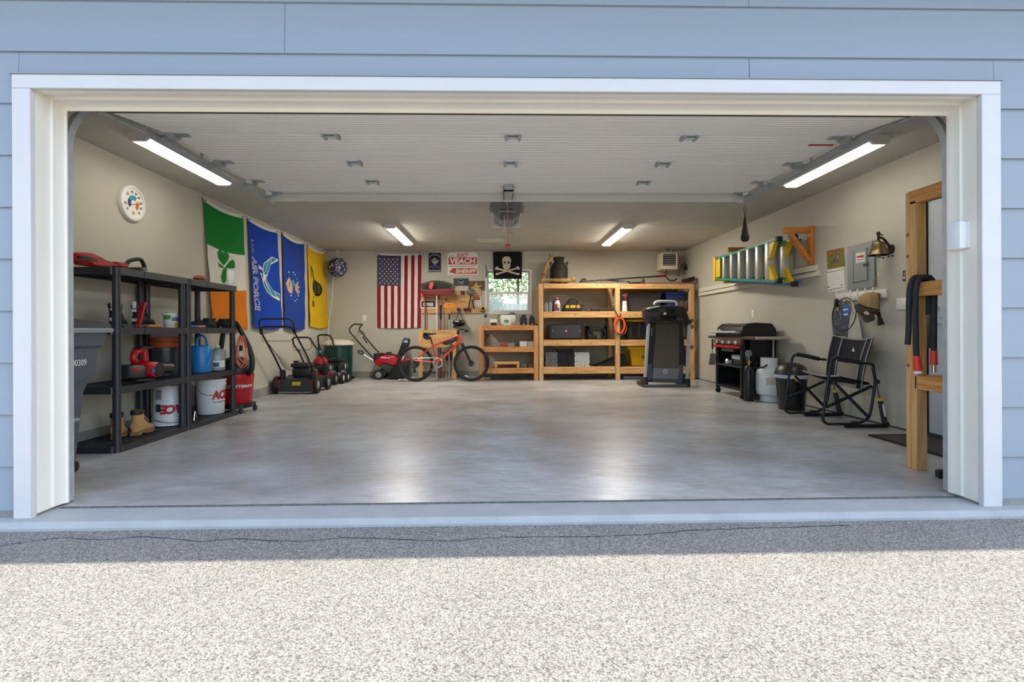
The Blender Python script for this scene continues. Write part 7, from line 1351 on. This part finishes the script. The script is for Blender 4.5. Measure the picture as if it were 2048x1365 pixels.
# ================================================================ black bin with lid
kc = V((3.15, 3.17, 0)); g = thing('kitchen_bin', 'black bin with a domed lid and pale rim liner behind the camp chair', 'bin', kc)
def oct_(rx, ry, z): return [kc+V((rx*cos(2*pi*i/20)*(1 if abs(cos(2*pi*i/20)) < .8 else 1), ry*sin(2*pi*i/20), z)) for i in range(20)]
MB().loft([oct_(.125, .15, .0), oct_(.13, .155, .01), oct_(.155, .185, .36), oct_(.16, .19, .385)]).build('body', BLKG, g); MB().loft([oct_(.158, .188, .355), oct_(.172, .20, .36), oct_(.172, .20, .395), oct_(.158, .188, .398)]).build('liner', pm('pale_liner', 'aeb9cf', .5), g); MB().loft([oct_(.17, .195, .397), oct_(.165, .19, .42), oct_(.13, .155, .49), oct_(.08, .10, .52), oct_(.02, .02, .528)]).build('lid', pm('lid_black', '211e1d', .4), g)
# ================================================================ rocking camp chair
g = thing('camp_chair', 'black folding rocker camp chair with grey piping facing the aisle', 'chair', onZ(1700, 852)); FR = pm('chair_frame', '2b2d31', .3, .6); FAB = pm('chair_fabric', '17171f', .85, bump=.2, bs=200); PIP = pm('grey_piping', '9a9a9c', .7)
YN, YF = 2.06, 2.70
cxy = lambda pts, Yp: [onY(*s, Yp) for s in cp(cC, pts)]
side = cxy([(1370, 650), (1345, 520), (1330, 450), (1180, 430), (900, 365), (850, 368), (810, 400), (780, 500), (735, 800), (690, 1120), (700, 1190), (760, 1232), (900, 1232), (1100, 1225), (1230, 1180), (1290, 1120), (1320, 1000), (1345, 850), (1370, 650)], YN)
def mv(pts, dy): return [V((p.x, p.y+dy, p.z)) for p in pts]
for Yp in (YN, YF):
    d = Yp-YN; sd = mv(side, d); nm = 'side_frame'
    for p in sd: p.z = max(p.z, .035)
    MB().tube(smooth(sd, 3), .0125, 10).build(nm, FR, g)
    ar = mv(cxy([(875, 365), (1000, 385), (1190, 430)], YN), d); MB().tube(ar, .022, 10).build('armrest', pm('arm_foam', '1e1e21', .75), g)
    for a, b in (((1270, 1130), (830, 680)), ((725, 1010), (1320, 735))): p, p2 = mv(cxy([a, b], YN), d); MB().bar(p, p2, .022, .022).build('cross_bar', FR, g)
    f0, f1 = mv(cxy([(975, 1285), (1520, 1275)], YN), d); f0.z = f1.z = .016; MB().bar(f0, f1, .03, .03).build('rocker_foot', FR, g); pv = mv(cxy([(1105, 1240)], YN), d)[0]; RB(pv.x-.03, pv.x+.03, Yp-.02, Yp+.02, .01, .06, .006).build('foot_joint', BLK, g)
    pt, pm_, pb = mv(cxy([(1390, 690), (1430, 910), (1495, 1250)], YN), d); pb.z = .03; MB().cyl(pt, pm_, .008, n=8).build('piston_rod', CHROME, g); MB().cyl(pm_, pb, .021, .024, 14).build('piston_body', pm('piston_navy', '22242e', .4), g); MB().cyl(pm_+V((0, 0, -.01)), pm_+V((0, 0, .012)), .026, n=14).build('piston_collar', YEL, g); dv = (pb-pm_).normalized()
    if d == 0: MB().bar(pm_+dv*.04+V((0, -.024, 0)), pm_+dv*.155+V((0, -.024, 0)), .016, .003, (0, 1, 0)).build('piston_label', PAPER, g)
    RB(pb.x-.02, pb.x+.03, Yp-.02, Yp+.02, .012, .05, .006).build('piston_foot', BLK, g); MB().ell(pt+V((.008, 0, .008)), .02, .016, .022, 10, 8).build('piston_joint', BLK, g)
# fabric back and seat span between the two side frames
bt0, bt1 = V((3.31, YF-.03, .84)), V((3.31, YN+.03, .83)); bb0, bb1 = V((3.22, YF-.05, .34)), V((3.22, YN+.06, .34))
def back(u, v): 
    t_ = bt0.lerp(bt1, u); b_ = bb0.lerp(bb1, u); p = t_.lerp(b_, v); w_ = -.05*sin(pi*v)*.4; p.x += .05*sin(pi*u)*(1-.3*v)+w_; p.z -= .035*sin(pi*u)*(1-v); return p
def band_(v0, v1, u0, u1, nm, mat, e=0, nu=12, nv=6): m = MB(); m.grid(lambda u, v: back(u0+(u1-u0)*u, v0+(v1-v0)*v)+V((-e, 0, 0)), nu, nv); m.grid(lambda u, v: back(u0+(u1-u0)*u, v0+(v1-v0)*v)+V((.008, 0, 0)), nu, nv); m.build(nm, mat, g)
band_(0, .50, 0, 1, 'backrest', FAB); band_(.5, 1, 0, .2, 'back_side_panel', FAB); band_(.5, 1, .8, 1, 'back_side_panel', FAB)
MSH = bpy.data.materials.new('mesh_fabric'); MSH.use_nodes = True; n_ = MSH.node_tree.nodes; l_ = MSH.node_tree.links; tr_ = n_.new('ShaderNodeBsdfTransparent'); mx_ = n_.new('ShaderNodeMixShader'); mx_.inputs[0].default_value = .35; n_['Principled BSDF'].inputs['Base Color'].default_value = C('4a4a50'); l_.new(tr_.outputs[0], mx_.inputs[1]); l_.new(n_['Principled BSDF'].outputs[0], mx_.inputs[2]); l_.new(mx_.outputs[0], n_['Material Output'].inputs[0])
m = MB(); m.grid(lambda u, v: back(.2+.6*u, .5+.5*v), 8, 6); m.build('mesh_panel', MSH, g)
for u0 in (0, .2, .8, 1): MB().tube([back(u0, v/10)+V((-.006, 0, 0)) for v in range(11)], .006, 6).build('piping', PIP, g)
MB().tube([back(u/10, 0)+V((-.003, 0, 0)) for u in range(11)], .007, 6).build('piping', PIP, g)
p = back(.5, .20); MB().add([p+V((-.009, .02, -.022)), p+V((-.009, -.022, -.022)), p+V((-.009, -.004, .022)), p+V((-.009, .006, .0))], [(0, 1, 2, 3)]).build('logo', PAPER, g)
sf0, sf1, sb0, sb1 = V((2.99, YF-.03, .47)), V((2.99, YN+.03, .47)), V((3.30, YF-.05, .40)), V((3.30, YN+.05, .40))
def seat(u, v): p = sf0.lerp(sf1, u).lerp(sb0.lerp(sb1, u), v); p.z -= .04*sin(pi*u)*sin(pi*min(1, v+.25)*.8); return p
m = MB(); m.grid(seat, 12, 8); m.grid(lambda u, v: seat(u, v)+V((0, 0, -.012)), 12, 8); m.build('seat', FAB, g); MB().tube([seat(u/10, 0)+V((0, 0, .004)) for u in range(11)], .008, 6).build('piping', PIP, g)
for s in (.06, .94): MB().tube([seat(s, v/8) for v in range(9)], .010, 6).build('seat_rail', FR, g)
p = cxy([(325, 630)], YF)[0]; MB().bar(p+V((-.02, 0, .02)), p+V((.03, 0, -.03)), .012, .02).build('yellow_tag', YEL, g)
# ================================================================ side door, mat, wooden frame, hose
DW = pm('side_door_paint', 'b9c0c8', .5)
g = thing('door_2', 'grey panelled side door in the right wall', None, (WR, 1.25, 0), kind='structure'); X0 = WR+.02
B(X0, X0+.045, dY0+.02, dY1-.02, .03, dZ1-.02).build('door_leaf', DW, g)
for ya, yb in ((.92, 1.20), (1.30, 1.58)):
    for za, zb in ((.25, .85), (1.0, 1.80)):
        B(X0-.006, X0, ya, yb, za, zb).build('panel', DW, g); B(X0-.010, X0-.002, ya+.04, yb-.04, za+.04, zb-.04).build('panel_field', DW, g)
fr = MB().box(WR-.012, WR+.03, dY1, dY1+.06, 0, dZ1+.06).box(WR-.012, WR+.03, dY0-.06, dY0, 0, dZ1+.06).box(WR-.012, WR+.03, dY0, dY1, dZ1, dZ1+.06)
fr.build('casing', PAINT, g); B(WR-.01, WR+.09, dY0, dY1, 0, .03).build('threshold', DARK, g)
MB().cyl((X0, 1.60, .95), (X0-.05, 1.60, .95), .012, n=10).ell((X0-.06, 1.60, .95), .02, .03, .03, 12, 8).build('knob', CHROME, g); MB().cyl((X0, 1.60, 1.08), (X0-.015, 1.60, 1.08), .028, n=14).build('deadbolt', CHROME, g)
m = MB(); m.prism([(2.98, .84), (3.44, .84), (3.44, 1.68), (2.98, 1.68)], 'z', .001, .012); g = thing('door_mat', 'dark brown mat on the floor in front of the side door', 'mat', (3.2, 1.25, 0)); m.build('mat', pm('mat_dark', '423d3b', .95, bump=.5, bs=60), g)
m = MB().box(2.97, 3.45, .83, .86, .001, .015).box(2.97, 3.45, 1.66, 1.69, .001, .015).box(2.97, 3.0, .86, 1.66, .001, .015).box(3.42, 3.45, .86, 1.66, .001, .015); m.build('border', pm('mat_border', '2b2524', .9), g)
FW = wood('frame_along_y', 'd59a5c', 'b97838', (14, 1, 14)); FZ = wood('frame_along_z', 'd8ab72', 'bf8c54', (14, 14, 1))
g = thing('timber_rack', 'pine post rack with rails just inside the right jamb', 'rack', (2.56, .5, 0)); xa, xb = 2.522, 2.592
p = onY(1822, 378, .66); zt_ = 1.80
RB(xa, xb, .625, .675, 0, zt_-.07, .003, 1).build('post', FZ, g); RB(xa-.0, xa+.038, .675, .713, 0, zt_, .003, 1).build('post', FZ, g); RB(xa, xb, .22, .27, 0, zt_-.07, .003, 1).build('post', FZ, g)
RB(xa, xa+.04, .20, .675, zt_-.088, zt_, .003, 1).build('top_rail', FW, g); RB(xa-.002, xa+.036, .19, .66, 1.115, 1.205, .003, 1).build('rail', FW, g); RB(xa+.0, xa+.04, .19, .64, .52, .61, .003, 1).build('rail', FW, g); B(xa+.04, xb+.3, .19, .66, .592, .61).build('shelf_board', FW, g)
for z in (.67, 1.38, 1.52): MB().lathe([(.012, 0), (0, -.001)], (xa, .694, z), 'x', 10, 1, 1).build('knot', KNOT, g)
g = thing('rubber_hose', 'black hose with red sleeves draped over the frame rail', 'hose', onY(1832, 745, .565)); HB = pm('hose_foam', '232428', .7)
c9R = (1790, 340, 4.553); c10 = (1750, 620, 3.1)
def hpY(pts, Yp): return [onY(*s, Yp) for s in pts]
A = hpY([(1815, 690), (1817, 660), (1818, 610), (1820, 575), (1828, 556)], .602)+[V((2.525, .602, 1.232)), V((2.562, .602, 1.225)), V((2.585, .602, 1.17)), V((2.582, .602, 1.0))]
MB().tube(smooth(A, 4), .0165, 10).build('hose_strand', HB, g)
Bp = hpY([(1833, 714), (1832, 690), (1831, 620), (1832, 580), (1838, 558)], .565)+[V((2.53, .565, 1.232)), V((2.565, .565, 1.225)), V((2.588, .565, 1.17)), V((2.586, .565, 1.0)), V((2.584, .565, .76))]
MB().tube(smooth(Bp, 4), .0165, 10).build('hose_strand', HB, g)
a, b = onY(1833, 712, .565), onY(1836, 742, .565); MB().cyl(a, b, .019, .024, 14).build('red_sleeve', pm('sleeve_red', 'd83a28', .45), g); MB().cyl(b, b+(b-a)*.18, .022, n=14).build('white_end', PAPER, g)
a, b = V((2.584, .565, .77)), V((2.584, .565, .68)); MB().cyl(a, b, .019, .02, 14).build('red_sleeve', MATS['sleeve_red'], g); MB().cyl(b, b+(b-a)*.5, .013, n=12).build('fitting', CHROME, g)
a = onX(1864, 660, 2.64); m = RB(2.63, 2.655, a.y-.012, a.y+.03, a.z-.12, a.z+.10, .006); solo('black_strap_tool', m, BLK, 'flat black tool hanging behind the hose on the frame', 'tool')
p = onZ(1879, 928); g = thing('safety_sensor', 'small black door safety sensor low beside the right track', 'sensor', (2.47, .33, 0)); RB(2.44, 2.50, .36, .40, .02, .075, .012).build('body', BLK, g); MB().lathe([(.018, 0), (.016, -.008), (0, -.006)], (2.47, .36, .048), 'y', 14).build('lens', BLKG, g); B(2.40, 2.45, .37, .385, .02, .03).build('bracket', GALV, g)
